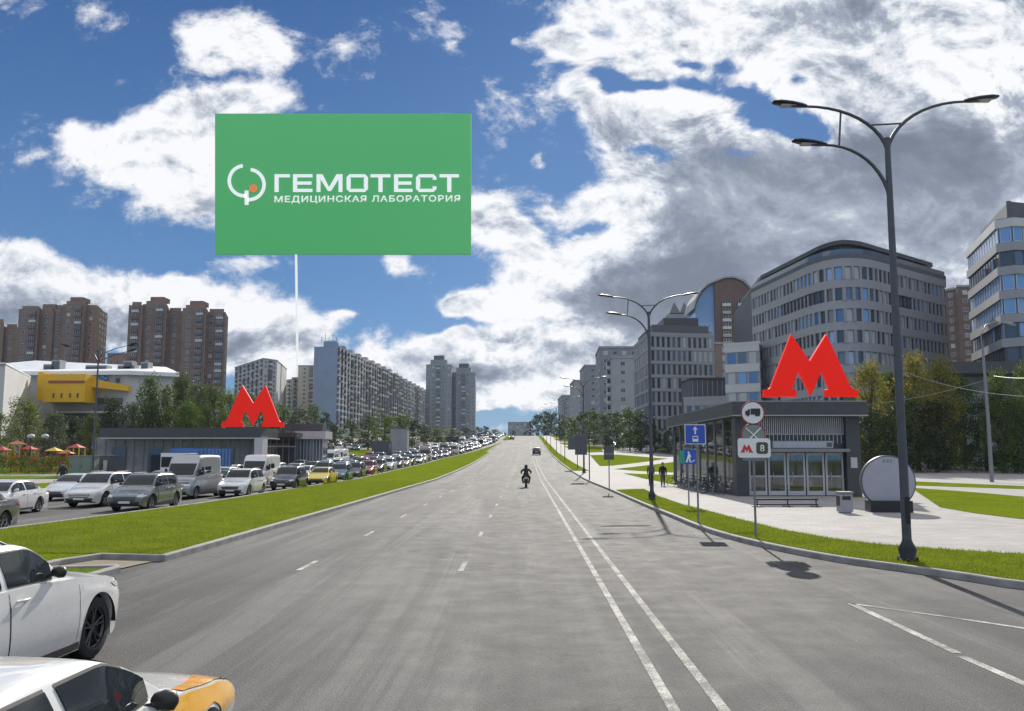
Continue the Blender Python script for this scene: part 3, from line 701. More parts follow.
# rounded office
UV[0] = 275
c0, cc, c1 = Vector((52.0, 157.5)), Vector((53.8, 147.5)), Vector((61.5, 152.5))
arc = [tuple(c0*(1-t)**2+cc*2*t*(1-t)+c1*t*t) for t in [i/8 for i in range(9)]]
PA = [(ux(752, 184), 184)]+arc+[(ux(944, 171), 171)]
ro = building('rounded_office', 'grey office block with a rounded corner and bands of narrow windows, behind the metro pavilion', 'office building', (56, 150, 0))
RB = PA+[(ux(944, 171)+4, 200), (52, 215)]
wallprism(ro, RB, -1, 37.2, OFFD)
pier = MB(); pier.box(-.22, .22, -.1, .30, -1.15, 1.15); pierm = pier.build('pier', OFFW); PIER = pierm.data; bpy.data.objects.remove(pierm)
pier = MB(); pier.box(-.12, .12, -.1, .22, -1.15, 1.15); pierm = pier.build('pier', OFFD); PIERD = pierm.data; bpy.data.objects.remove(pierm)
rw = random.Random(11); wi = []; pi_ = []
for k in range(9):
    zc = 34.0-3.75*k
    ring(ro, PA, zc+1.15, zc+2.62, .32, OFFW, 'floor_band')
    dark = {c: True for c in ()}
    runs = []; 
    def pk(r, c, n, k=k):
        seg = (c//5*7+k*3) % 11
        if k % 2 == 1 and seg in (1, 2, 6): return winmesh(1.25, 2.2, G_DARK, FR_D)
        if abs(c-n*.36) < 2: return winmesh(1.25, 2.2, G_SKY if k % 2 == 0 or k == 1 else G_DARK, FR_G)
        return winmesh(1.25, 2.2, rw.choices([G_DARK, G_MID, G_CURT, G_BLUE, G_SKY], [4, 3, 4, 1, 1])[0], FR_G)
    wi += grid(PA, zc-1.15, 2.3, 1, 1.55, pk, off=-.0, margin=.3)
    def pq(r, c, n, k=k):
        seg = (c//5*7+k*3) % 11
        return PIERD if k % 2 == 1 and seg in (1, 2, 6) else PIER
    pi_ += [(Matrix.Translation(M.to_3x3() @ Vector((.775, 0, 0))) @ M, me) for M, me in grid(PA, zc-1.15, 2.3, 1, 1.55, pq, margin=.3)]
place(ro, 'window', wi); place(ro, 'pier', pi_)
ring(ro, PA, 36.62, 37.4, .36, OFFD, 'cornice'); ring(ro, PA, 37.4, 38.3, .1, G_MID, 'railing', back=-.04)
PH = outset(RB, -3.0); wallprism(ro, PH, 37.2, 39.6, OFFD, 'penthouse'); wallprism(ro, outset(RB, -1.8), 39.6, 40.35, CHAR, 'penthouse_roof')
# wing left of the rounded office
def office(label, name, poly, face_paths, ztop, fh, pitch, wh, ww, wall, band, gl, rows, cat='office building', bandh=.8, frame=None, pierm=None):
    Y = min(p[1] for p in poly); b = building(name, label, cat, (poly[0][0], poly[0][1], gz(Y)))
    wallprism(b, poly, -1, ztop, wall); wi = []; bd = []
    for P in face_paths:
        for k in range(rows):
            z = ztop-fh*(k+1)
            if bandh: ring(b, P, z+wh+.25, z+fh-.02+.25, .14, band, 'floor_band', back=.3)
            wi += grid(P, z+.1, wh+.2, 1, pitch, lambda r, c, n: winmesh(ww, wh, random.choice(gl), frame or FR_G), margin=.3, off=.02)
            if pierm: bd += [(Matrix.Translation(M.to_3x3() @ Vector((pitch/2, 0, 0))) @ M, me) for M, me in grid(P, z+.1, wh+.2, 1, pitch, lambda r, c, n: pierm, margin=.3)]
    wallprism(b, outset(poly, .2), ztop+.0, ztop+.5, band, 'parapet')
    place(b, 'window', wi)
    if bd: place(b, 'pier', bd)
    return b
UV[0] = 370
Y = 185; office('low grey office wing with wide windows between the grid office and the rounded one', 'office_wing', [(ux(725, 178), 178), (ux(760, 174), 174), (ux(760, 180), 180), (ux(725, 182), 182)], [[(ux(725, 178), 178), (ux(760, 174), 174)]], vz(346, 178, 740), 4.1, 2.0, 2.4, 1.7, OFFW, WHITEP, [G_MID, G_BLUE, G_CURT, G_SKY], 6)
Y = 215; office('pale low office front below the dark roof box, left of the pavilion fascia', 'office_wing', [(ux(683, 196), 196), (ux(727, 192), 192), (ux(727, 220), 220), (ux(683, 220), 220)], [[(ux(683, 196), 196), (ux(727, 192), 192)]], vz(399, 195, 700), 3.6, 1.8, 1.9, 1.1, OFFW, OFFW, [G_DARK, G_MID], 3)
Yk = 212; kb = building('dark_roof_hall', 'dark box-like roof hall standing behind the low pale office front', 'hall', (ux(708, Yk), Yk, 0))
wallprism(kb, rbox(ux(690, 206), ux(730, 206), 206, 218), 8, vz(379, 206, 708), OFFD); wallprism(kb, rbox(ux(689, 205.6), ux(730, 205.6), 205.6, 218.5), vz(379, 206, 708), vz(377.6, 206, 708), CHAR, 'roof')
for i in range(8):
    u = 692+i*5; fbox(kb, u, u+.5, 380.5, 397, 205.75, .3, STONE, 'fin')
# grid office
UV[0] = 350
YG = 232; a = (ux(634, 262), 262); b_ = (ux(649, YG), YG); c_ = (ux(714, YG+4), YG+4)
gb = office('tall grey grid-fronted office with narrow vertical windows and a dark roof storey', 'grid_office', [a, b_, c_, (c_[0]+3, 268)], [[a, b_], [b_, c_]], vz(334, YG, 680), 3.7, 1.45, 2.9, .85, OFFW, OFFW, [G_DARK, G_MID, G_DARK, G_CURT], 10, bandh=.8)
l = gb.location; zt = vz(334, YG, 680); wallprism(gb, outset([a, b_, c_, (c_[0]+3, 266)], -1.2), zt+.5, zt+2.8, OFFD, 'upper_storey'); wallprism(gb, rbox(ux(664, YG+6), ux(699, YG+6), YG+6, YG+20), zt+2.8, vz(318, YG+6, 680), CHAR, 'roof_house')
# receding row of slabs
UV[0] = 385
def rslab(label, u0, us, u1, v, Y, wall, bal=None, dy=26):
    P = [(ux(u0, Y+dy), Y+dy), (ux(us, Y), Y), (ux(u1, Y), Y), (ux(u1, Y)+2, Y+dy)]
    return simple_block('apartment_block', label, 'apartment block', P, vz(v, Y, us), wall, [P[:2], P[1:3]], WN, pitch=3.3, bal=bal, balevery=2)
GRY2 = mat('slab_grey', (.30, .31, .335), .85, var=.12, vscale=.2)
rslab('grey apartment block with white balconies, next to the grid office', 608, 612, 634, 358, 292, GRY2, [BL[0]], 14)
rslab('tall grey block stepping up behind the one with white balconies', 596, 600, 640, 348, 330, GREYB, None, 30)
rslab('grey slab second in the receding row from the tall block', 580, 585, 601, 366, 400, GREYB, None, 30)
rslab('grey slab third in the receding row on the right', 570, 574, 588, 381, 470, GRY2, None, 30)
rslab('small far grey slab ending the receding row on the right', 558, 562, 577, 396, 560, GREYB, None, 40)
# arched residential tower
UV[0] = 305
YT = 335
at_ = building('arched_tower', 'residential tower with an arched top, half brown brick and half blue glass', 'apartment tower', (ux(722, YT), YT, gz(YT)))
def fprism(parent, outl, Y0, dep, m, name):
    l = parent.location; n = len(outl); P = [(ux(u, Y0)-l.x, vz(v, Y0, u)-l.z) for u, v in outl]; mb = MB()
    vs = [(x, Y0-l.y, z) for x, z in P]+[(x, Y0+dep-l.y, z) for x, z in P]
    mb.add(vs, [tuple(range(n)), tuple(range(2*n-1, n-1, -1))]+[(i, i+n, (i+1) % n+n, (i+1) % n) for i in range(n)]); o = mb.build(name, m, parent)
    bm = bmesh.new(); bm.from_mesh(o.data); bmesh.ops.recalc_face_normals(bm, faces=bm.faces[:]); bm.to_mesh(o.data); bm.free(); return o
fprism(at_, [(715, 445), (752, 445), (752, 297), (749, 288), (743, 282), (735, 279), (726, 279), (715, 283)], YT, 20, BRICKR, 'wall')
fprism(at_, [(695, 445), (715, 445), (715, 283.5), (709, 286), (703, 292), (698, 300), (695, 308)], YT+1.5, 16, G_SKY, 'glass_front')
fprism(at_, [(694, 309), (697, 300), (702, 291), (709, 284.5), (715, 282), (726, 277.8), (735, 277.6), (744, 281), (750, 287.5), (753, 297), (754, 297), (751, 286), (745, 279), (735, 276), (726, 276.2), (714, 280.5), (707, 284), (700, 290.5), (695.5, 299), (693, 309)], YT-.8, 20, STONE, 'arch_rim')
it = grid([(ux(717, YT), YT), (ux(751, YT), YT)], 8, 3.0, 18, 4.2, lambda r, c, n: random.choice([balmesh(3.2, BAL_B), balmesh(3.2, BAL_L), balmesh(3.2, BAL_L)]))
place(at_, 'balcony', it)
it = grid([(ux(696, YT), YT+1.5), (ux(714, YT), YT+1.5)], 8, 3.0, 15, 1.75, lambda r, c, n: winmesh(1.6, 2.6, random.choice([G_BLUE, G_SKY, G_DARK]), FR_W))
place(at_, 'window', it)
at2 = simple_block('apartment_block', 'reddish apartment block with blue glass bays in front of the arched tower', 'apartment block', rbox(ux(714, 300), ux(733, 300), 300, 315), vz(344, 300, 722), BRICK, [[(ux(714, 300), 300), (ux(733, 300), 300)]], [winmesh(1.6, 1.9, G_SKY, FR_W), WN[0], WN[1]], bal=[BL[2]])
# spiked roof behind the grid office
sp_ = building('spired_house', 'grey tower roof with small spires behind the grid office', 'apartment tower', (ux(684, 420), 420, gz(420)))
wallprism(sp_, rbox(ux(668, 420), ux(697, 420), 420, 434), 0, vz(314, 420, 684), GREYB)
for u in (674, 684, 691):
    x = ux(u, 424)-sp_.location.x; z = vz(314, 424, u)-sp_.location.z; mb = MB(); mb.add([(x-2.6, 1, z), (x+2.6, 1, z), (x+2.6, 7, z), (x-2.6, 7, z), (x, 4, z+6)], [(0, 1, 4), (1, 2, 4), (2, 3, 4), (3, 0, 4), (3, 2, 1, 0)]); mb.build('spire', OFFD, sp_)
# red brick tower behind the right-hand office
Y = 300; simple_block('brick_tower', 'red brick apartment tower with pale balconies showing between the two big offices', 'apartment tower', [(ux(945, Y+8), Y+8), (ux(957, Y+4), Y+4), (ux(958, Y), Y), (ux(985, Y), Y), (ux(985, Y), Y+20), (ux(945, Y), Y+20)], vz(287, Y, 955), BRICKR, [[(ux(945, Y+8), Y+8), (ux(957, Y+4), Y+4)], [(ux(958, Y), Y), (ux(985, Y), Y)]], WN, bal=[BL[0], BL[2]], balevery=2)
# right-hand office with slanting bands
UV[0] = 232
A, Bc, Cc = (ux(966, 166), 166), (ux(1010, 142), 142), (ux(1010, 142)+34, 152)
PB = [A, (Bc[0]-1.2, Bc[1]+1.6), (Bc[0]+.6, Bc[1]), (Bc[0]+2.4, Bc[1]+.5), Cc]
so = building('banded_office', 'office block cut by the right edge, with pale bands and rows of sky-blue windows', 'office building', (Bc[0], Bc[1], 0))
wallprism(so, PB+[(Cc[0]+20, 195), (ux(974, 195), 195)], -1, 41.5, OFFD)
wi = []
for k in range(9):
    z = 41.5-1.6-4.0*k
    ring(so, PB, z-.0, z+1.45, .35, WHITEP if k == 0 else OFFW, 'floor_band')
    def pk(r, c, n, k=k):
        if k in (0, 2, 3) and c < n*.46: return winmesh(1.7, 2.4, G_SKY, FR_W)
        return winmesh(1.7, 2.4, rw.choices([G_DARK, G_MID, G_SKY], [4, 2, 4 if c > n*.4 else 1])[0], FR_D)
    wi += grid(PB, z-2.5, 2.5, 1, 1.9, pk, margin=.3)
place(so, 'window', wi)
wallprism(so, outset(PB+[(Cc[0]+20, 195), (ux(974, 195), 195)], -2.5), 41.3, 45, OFFD, 'penthouse')
UV[0] = 365
# podium canopy and pale building behind the trees
pc = building('podium_hall', 'low hall with a dark flat canopy below the two big offices', 'hall', (ux(985, 128), 128, 0))
wallprism(pc, [(ux(962, 132), 132), (ux(1060, 132), 132), (ux(1060, 150), 150), (ux(962, 150), 150)], -1, vz(372, 132, 990), OFFW); wallprism(pc, [(ux(940, 126), 126), (ux(1070, 126), 126), (ux(1070, 152), 152), (ux(940, 152), 152)], vz(373, 126, 990), vz(356, 128, 990)-1.0, CHAR, 'canopy')
place(pc, 'window', grid([(ux(964, 132), 132), (ux(1060, 132), 132)], 5.5, 3.2, 2, 2.6, lambda r, c, n: winmesh(1.6, 2.2, random.choice([G_CURT, G_MID, G_DARK]), FR_W)))
lb = building('storage_building', 'low pale building with small windows behind the disc and the right pier of the pavilion', 'building', (ux(880, 125), 125, 0))
wallprism(lb, [(ux(840, 125), 125), (ux(945, 125), 125), (ux(945, 138), 138), (ux(840, 138), 138)], -1, vz(405, 125, 880), OFFW)
place(lb, 'window', grid([(ux(842, 125), 125), (ux(944, 125), 125)], 1.5, 3.2, 2, 2.4, lambda r, c, n: winmesh(1.2, 1.6, random.choice([G_DARK, G_MID]), FR_W)))
UV[0] = 440
# crest buildings
Y = 900; simple_block('apartment_block', 'hazy blue-grey block on the crest of the road, on the axis', 'apartment block', [(ux(508, Y), Y), (ux(531, Y), Y), (ux(531, Y), Y+30), (ux(508, Y), Y+30)], vz(422.5, Y, 520), GREYB, [[(ux(508, Y), Y), (ux(531, Y), Y)]], WN)
UV[0] = 453
# ------------------------------------------------------------ right metro pavilion
BLACKM = mat('black_metal', (.022, .024, .027), .4, .3, var=.15, vscale=5); LAMPM = mat('lamp_grey', (.085, .09, .10), .45, .5, var=.15, vscale=4)
POSTM = mat('galvanised_post', (.22, .23, .24), .45, .6, var=.15, vscale=5); WHITEM = mat('white_enamel', (.78, .78, .76), .35, var=.05)
REDR2 = mat('faded_sign_red', (.38, .05, .05), .5, var=.1); RED = mat('metro_red', (.74, .018, .012), .6, var=.0, spec=.1, emit=((.80, .018, .010), .20)); BLUES = mat('sign_blue', (.02, .08, .45), .35, var=.06); REDR = mat('sign_red', (.62, .03, .03), .35, var=.05)  # metro_red emission added to keep the overlay letters bright against the backlight
INT = mat('interior_grey', (.25, .25, .26), .7, var=.1); SLAT = mat('light_slat', (.46, .46, .45), .5, var=.08, vscale=2)
X0, X1, Y0, Y1 = 12.15, 19.05, 51.0, 72.0; zr, zf = 5.53, 4.72
pv = empty('metro_pavilion', (15.8, 51, .13)); tag(pv, 'low dark-roofed glass metro pavilion with five doors and a red letter M on its roof', 'metro pavilion')
def pb(name, boxes, m, parent=pv, mis=None):
    l = parent.location; mb = MB()
    for i, b in enumerate(boxes): mb.box(b[0]-l.x, b[1]-l.x, b[2]-l.y, b[3]-l.y, b[4]-l.z, b[5]-l.z, mis[i] if mis else 0)
    return mb.build(name, m, parent)
pb('roof', [(X0-.25, X1+.55, Y0-.9, Y1+1.2, zf, zr), (X0-.2, X1+.5, Y0-.85, Y1+1.15, zr, zr+.05)], [CHAR, STEEL], mis=[0, 1])
pb('soffit', [(X0+.1, X1+.2, Y0-.5, Y1, zf-.05, zf-.004)], FR_D)
pb('fascia_trim', [(X0-.27, X1+.57, Y0-.93, Y0-.902, zf-.02, zf+.05), (X0-.275, X0-.252, Y0-.9, Y1+1.2, zf-.02, zf+.05)], STEEL)
for nm, b in (('corner_pier', (X0, X0+.72, Y0-.35, Y0+.6, .13, zf)), ('corner_pier', (X1-.55, X1+.25, Y0-.35, Y0+.6, .13, zf)), ('corner_pier', (X0, X0+.3, Y1-.3, Y1, .13, zf)), ('corner_pier', (X1-.3, X1, Y1-.3, Y1, .13, zf))): pb(nm, [b], CHAR)
n = 46; xs = X0+1.15; xe = X1-.6
for i in range(n):
    x = xs+(xe-xs)*i/(n-1); pb('slat', [(x-.028, x+.028, Y0-.06, Y0+.02, 3.72, zf-.01)], SLAT)
pb('slat_rail', [(X0+.72, X1-.55, Y0-.02, Y0+.06, 3.66, 3.72)], SLAT)
pb('transom', [(X0+.72, X1-.55, Y0+.03, Y0+.12, 2.62, 3.66)], FR_D)
for i in range(24):
    x = X0+.9+(X1-X0-1.6)*i/23; pb('slat', [(x-.02, x+.02, Y0-.02, Y0+.025, 3.15, 3.64)], SLAT)
pb('entrance_sign', [(X0+2.05, X1-1.35, Y0-.55, Y0-.33, 2.86, 3.30), (X0+2.1, X1-1.4, Y0-.56, Y0-.551, 2.9, 3.26), (X1-1.75, X1-1.45, Y0-.57, Y0-.561, 2.96, 3.2)], [FR_G, mat('sign_pale', (.36, .38, .42), .4), OFFD], mis=[0, 1, 2])
pb('notice_panel', [(X1-.35, X1+.02, Y0-.40, Y0-.352, 1.75, 2.35)], SLAT)
pb('entrance_canopy', [(X0+.72, X1-.5, Y0-.75, Y0-.05, 2.66, 2.84)], FR_G)
nd = 5; dw = (X1-.55-(X0+.72)-.1)/nd
for i in range(nd):
    x = X0+.77+dw*i; d = pb('door', [(x+.04, x+.14, Y0, Y0+.08, .18, 2.62), (x+dw-.14, x+dw-.04, Y0, Y0+.08, .18, 2.62), (x+.14, x+dw-.14, Y0, Y0+.08, 2.48, 2.62), (x+.14, x+dw-.14, Y0, Y0+.08, .18, .42), (x+.14, x+dw-.14, Y0+.005, Y0+.075, 1.22, 1.30)], SLAT)
    l = pv.location
    g = MB(); g.box(x+.14-l.x, x+dw-.14-l.x, Y0+.03-l.y, Y0+.04-l.y, .42-.13, 2.48-.13); q = g.build('door_glass', CLEAR, d)
    g = MB(); g.box(x+.3-l.x, x+.34-l.x, Y0-.06-l.y, Y0-.02-l.y, .9, 1.35); g.build('door_handle', STEEL, d)
    pb('poster', [(x+.3, x+dw-.3, Y0+.015, Y0+.028, 1.34, 1.72)], mat('poster_red', (.18, .05, .05), .6), d) if i < 2 else None
for o in list(pv.children):
    for c in o.children:
        if c.name.startswith('poster'): c.location = (0, 0, 0)
# glazed flanks with mullions
for side, x in ((-1, X0+.12), (1, X1-.12)):
    for i in range(9):
        y = Y0+.6+(Y1-.3-Y0-.6)*i/8; pb('mullion', [(x-.08, x+.08, y-.05, y+.05, .13, zf-.01)], FR_G)
        if i < 8:
            y2 = Y0+.6+(Y1-.3-Y0-.6)*(i+1)/8; pb('glass_pane', [(x-.012, x+.012, y+.05, y2-.05, .35, zf-.02)], CLEAR)
    pb('plinth', [(x-.1, x+.1, Y0+.6, Y1-.3, .13, .35)], CHAR)
for i in range(5):
    x = X0+.3+(X1-X0-.6)*i/5; pb('glass_pane', [(x+.05, x+(X1-X0-.6)/5-.05, Y1-.12, Y1-.1, .35, zf-.02)], CLEAR); pb('mullion', [(x-.05, x+.05, Y1-.18, Y1-.04, .13, zf-.01)], FR_G)
pb('floor', [(X0+.2, X1-.2, Y0+.1, Y1-.2, .135, .16)], INT)
pb('inner_lobby', [(X0+2.6, X1-2.0, Y0+7, Y0+12, .16, 3.0)], INT)
for i in range(5): pb('turnstile', [(X0+1.2+i*1.25, X0+1.45+i*1.25, Y0+4, Y0+5.4, .16, 1.15)], STEEL)
MSH = [(-63, 0), (0, 98), (63, 0), (143, 192), (150, 198), (168, 200), (168, 226), (52, 226), (52, 201), (66, 197), (63, 188), (42, 130), (0, 222), (-42, 130), (-63, 188), (-66, 197), (-52, 201), (-52, 226), (-168, 226), (-168, 200), (-150, 198), (-143, 192)]
def logo_m(name, w, th, m, parent=None, loc=None, rz=0):
    s = w/336.0; pts = [Vector((x*s, (226-y)*s)) for x, y in MSH]; mb = MB(); n = len(pts)
    vs = [(p.x, -th/2, p.y) for p in pts]+[(p.x, th/2, p.y) for p in pts]
    mb.add(vs, [tuple(range(n)), tuple(range(2*n-1, n-1, -1))]+[(i, i+n, (i+1) % n+n, (i+1) % n) for i in range(n)])
    o = mb.build(name, m, parent, loc, (0, 0, rz))
    bm = bmesh.new(); bm.from_mesh(o.data); bmesh.ops.triangulate(bm, faces=[f for f in bm.faces if len(f.verts) > 4]); bmesh.ops.recalc_face_normals(bm, faces=bm.faces[:]); bm.to_mesh(o.data); bm.free(); return o
def roof_m(label, u0, u1, v1, Y, zroof):  # overlay letter built as a solid glowing sign on added supports
    x0, x1 = ux(u0, Y), ux(u1, Y); e = empty('overlay_letter_sign', ((x0+x1)/2, Y, zroof)); tag(e, label, 'metro sign')
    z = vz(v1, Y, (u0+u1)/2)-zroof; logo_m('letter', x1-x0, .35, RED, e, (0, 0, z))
    mb = MB(); w = x1-x0
    for x in (-w*.33, w*.33): mb.box(x-.06, x+.06, -.06, .06, 0, z+.05); mb.box(x-.25, x+.25, -.12, .12, 0, .05)
    mb.box(-w*.45, w*.45, -.05, .05, z*.4, z*.4+.08); mb.build('support', BLACKM, e)
roof_m('big red overlay letter M built up on the roof of the right glass pavilion', 765, 860, 397, 54.5, zr+.05)
# ------------------------------------------------------------ left metro pavilion
lp = building('metro_pavilion', 'long low metro pavilion with a dark flat roof behind the traffic jam, red M above', 'metro pavilion', (ux(180, 100), 100, gz(100)))
def lbx(u0, u1, v0, v1, Y, dep, m, name, z0=None, par=None):
    par = par or lp; l = par.location; xa, xb = ux(u0, Y), ux(u1, Y); um = (u0+u1)/2; zb = vz(v1, Y, um) if z0 is None else z0; mb = MB()
    mb.box(xa-l.x, xb-l.x, Y-l.y, Y+dep-l.y, zb-l.z, vz(v0, Y, um)-l.z); return mb.build(name, m, par)
PALE = mat('pale_concrete_panel', (.22, .22, .215), .7, var=.25, vscale=.9)
g0 = gz(100)
lbx(98, 260, 428, 437.5, 97, 7, CHAR, 'roof'); lbx(92, 254, 437.6, 480, 99, 4, PALE, 'wall', g0); lbx(99, 263, 437.6, 438.6, 96.9, 6.5, SLAT, 'roof_trim')
for i in range(17): lbx(95+i*9.6, 95.6+i*9.6, 438.7, 480, 98.9, .12, FR_G, 'post', g0+.01)
for i in range(4): lbx(112+i*36, 126+i*36, 447, 480, 98.85, .1, G_DARK, 'window', g0+.1)
lbx(254, 262, 438.6, 480, 96.5, 2, WHITEP, 'end_column', g0)
lp2 = building('metro_hall', 'glazed metro hall with a pale fascia, right end of the left pavilion group', 'metro pavilion', (ux(290, 112), 112, gz(112)))
lbx(284, 322, 424, 431, 114, 2.5, CHAR, 'upper_roof', par=lp2); lbx(294, 325, 431.2, 439, 111, 4, SLAT, 'fascia', par=lp2); lbx(297, 323, 439, 480, 111.6, 2.5, G_MID, 'glass_wall', gz(112), par=lp2)
for i in range(9): lbx(297+i*3.15, 297.6+i*3.15, 439, 480, 111.45, .12, SLAT, 'mullion', gz(112), par=lp2)
lbx(262, 296, 432.5, 437, 106, 3, CHAR, 'porch_roof', par=lp2); lbx(264, 295, 437, 480, 108, 2.5, G_DARK, 'porch_glass', gz(108), par=lp2)
for i in range(6): lbx(264+i*6.1, 264.7+i*6.1, 437, 480, 107.9, .09, FR_G, 'mullion', gz(108), par=lp2)
lbx(264, 295, 446, 447, 107.85, .2, SLAT, 'transom', par=lp2)
roof_m('red overlay letter M built up on the roof of the left pavilion, in front of the green trees', 221, 283, 427, 99, vz(428, 97, 180))
# ------------------------------------------------------------ green caption overlay built as a board, callout line as its mast
YB_ = 624; zb0 = vz(378, YB, 295)
gbd = empty('caption_board', (ux(295, YB_), YB_, zb0)); tag(gbd, 'huge green caption overlay with white Cyrillic lettering, its callout line built as a mast', 'caption board')
GREEN = mat('board_green', (.055, .33, .10), .7, var=.0, spec=.05, emit=((.07, .38, .115), .27)); WHT = mat('board_white', (.80, .82, .80), .7, var=0, emit=((1, 1, .95), .25)); ORA = mat('board_orange', (.75, .20, .02), .5, var=0, emit=((.8, .2, .02), .25))  # emission added so the overlay keeps its flat colour despite the backlight
l = gbd.location
def P2(u, v, dy=0.0): p = pt(u, v, YB_+dy); return (p.x-l.x, dy, p.z-l.z)
mb = MB(); A = [P2(215, 254), P2(471, 254), P2(471, 113.5), P2(215, 113.5)]
vs = A+[(x, 3.0, z) for x, y, z in A]
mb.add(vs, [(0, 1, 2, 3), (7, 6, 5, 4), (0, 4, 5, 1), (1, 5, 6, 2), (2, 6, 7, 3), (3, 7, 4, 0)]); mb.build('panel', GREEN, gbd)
mb = MB(); t0 = P2(295.5, 254); mb.tube([(0, 1.5, 0), (t0[0], 1.5, t0[2])], .85, 10); mb.build('mast', WHT, gbd)
mb = MB(); mb.box(-3.5, 3.5, -1.5, 4.5, 0, .8); mb.build('mast_foot', STONE, gbd)
def bquad(us, vs_, m, name='letter'):
    pass
def bpoly(polys, m, name):
    mb = MB()
    for poly in polys:
        n = len(poly); F_ = [P2(u, v, -.9) for u, v in poly]; B_ = [P2(u, v, -.05) for u, v in poly]
        mb.add(F_+B_, [tuple(range(n)), tuple(range(2*n-1, n-1, -1))]+[(i, i+n, (i+1) % n+n, (i+1) % n) for i in range(n)])
    o = mb.build(name, m, gbd); bm = bmesh.new(); bm.from_mesh(o.data); bmesh.ops.recalc_face_normals(bm, faces=bm.faces[:]); bm.to_mesh(o.data); bm.free(); return o
def rq(u0, u1, v0, v1): return [(u0, v0), (u1, v0), (u1, v1), (u0, v1)]
T_, B_2, S = 174.2, 192.0, 3.2; mdl = (T_+B_2)/2
L8 = [(274.5, 287.5, 'G'), (293, 312.5, 'E'), (316.5, 342.5, 'M'), (346.5, 368, 'O'), (370.5, 390.5, 'T'), (394, 412.5, 'E'), (416, 436.5, 'C'), (439.5, 459, 'T')]
for (a, b, ch) in L8:
    if ch == 'G': q = [rq(a, a+4.2, T_, B_2), rq(a+4.2, b+2.5, T_, T_+S)]
    if ch == 'E': q = [rq(a, a+4.2, T_, B_2), rq(a+4.2, b, T_, T_+S), rq(a+4.2, b-1, mdl-S/2, mdl+S/2), rq(a+4.2, b, B_2-S, B_2)]
    if ch == 'M': m_ = (a+b)/2; q = [rq(a, a+4, T_, B_2), rq(b-4, b, T_, B_2), [(a+4, T_), (a+6, T_), (m_+1.6, B_2-1), (m_-1.6, B_2-1), (a+4, T_+5)], [(b-6, T_), (b-4, T_), (b-4, T_+5), (m_+1.6, B_2-1.0), (m_-.4, B_2-5)]]
    if ch == 'O': q = [rq(a+3, b-3, T_, T_+S), rq(a+3, b-3, B_2-S, B_2), [(a, T_+3), (a+3, T_), (a+3, T_+S), (a+4.2, T_+4.4), (a+4.2, B_2-4.4), (a+3, B_2-S), (a+3, B_2), (a, B_2-3)], [(b-3, T_), (b, T_+3), (b, B_2-3), (b-3, B_2), (b-3, B_2-S), (b-4.2, B_2-4.4), (b-4.2, T_+4.4), (b-3, T_+S)]]
    if ch == 'T': m_ = (a+b)/2; q = [rq(a, b, T_, T_+S), rq(m_-2.1, m_+2.1, T_+S, B_2)]
    if ch == 'C': q = [rq(a+3, b-3, T_, T_+S), rq(a+3, b-3, B_2-S, B_2), [(a, T_+3), (a+3, T_), (a+3, T_+S), (a+4.2, T_+4.4), (a+4.2, B_2-4.4), (a+3, B_2-S), (a+3, B_2), (a, B_2-3)], [(b-3, T_), (b, T_+3), (b, T_+5.6), (b-4, T_+5.6), (b-4, T_+4.4), (b-3, T_+S)], [(b-3, B_2), (b-3, B_2-S), (b-4, B_2-4.4), (b-4, B_2-5.6), (b, B_2-5.6), (b, B_2-3)]]
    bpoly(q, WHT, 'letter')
def arcq(cu, cv, r0, r1, a0, a1, n=26):
    out = []
    for i in range(n):
        t0, t1 = R(a0+(a1-a0)*i/n), R(a0+(a1-a0)*(i+1)/n)
        out.append([(cu+r0*cos(t0), cv-r0*sin(t0)), (cu+r1*cos(t0), cv-r1*sin(t0)), (cu+r1*cos(t1), cv-r1*sin(t1)), (cu+r0*cos(t1), cv-r0*sin(t1))])
    return out
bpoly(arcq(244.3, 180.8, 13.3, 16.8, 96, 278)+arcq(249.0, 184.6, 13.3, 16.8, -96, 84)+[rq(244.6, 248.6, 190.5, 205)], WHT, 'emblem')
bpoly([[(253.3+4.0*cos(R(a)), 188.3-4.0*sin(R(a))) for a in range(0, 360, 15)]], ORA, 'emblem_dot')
def text_mesh(body, width, height, th, m, parent, name, loc, ex=None, bold=.012):
    c = bpy.data.curves.new(name, 'FONT'); c.body = body; c.offset = bold; c.space_character = 1.12; c.resolution_u = 3
    o = bpy.data.objects.new(name, c); COL.objects.link(o); bpy.context.view_layer.update()
    me = bpy.data.meshes.new_from_object(o); bpy.data.objects.remove(o); bpy.data.curves.remove(c)
    xs = [v.co.x for v in me.vertices]; ys = [v.co.y for v in me.vertices]; sx = width/(max(xs)-min(xs)); sy = height/(max(ys)-min(ys)) if ex is None else height/ex; x0 = min(xs)
    bm = bmesh.new(); bm.from_mesh(me)
    for v in bm.verts: v.co = Vector(((v.co.x-x0)*sx, 0, v.co.y*sy))
    r = bmesh.ops.extrude_face_region(bm, geom=bm.faces[:])
    for v in [g for g in r['geom'] if isinstance(g, bmesh.types.BMVert)]: v.co.y -= th
    bmesh.ops.recalc_face_normals(bm, faces=bm.faces[:]); bm.to_mesh(me); bm.free(); me.materials.clear(); me.materials.append(m)
    me.name = name; return obj(name, me, parent, loc)
a = P2(274.5, 202.3, -.05); b = P2(460, 202.3, -.05)
text_mesh('МЕДИЦИНСКАЯ ЛАБОРАТОРИЯ', b[0]-a[0], (P2(300, 196.2)[2]-P2(300, 202.3)[2]), .6, WHT, gbd, 'subtitle', a, ex=.73, bold=.012)
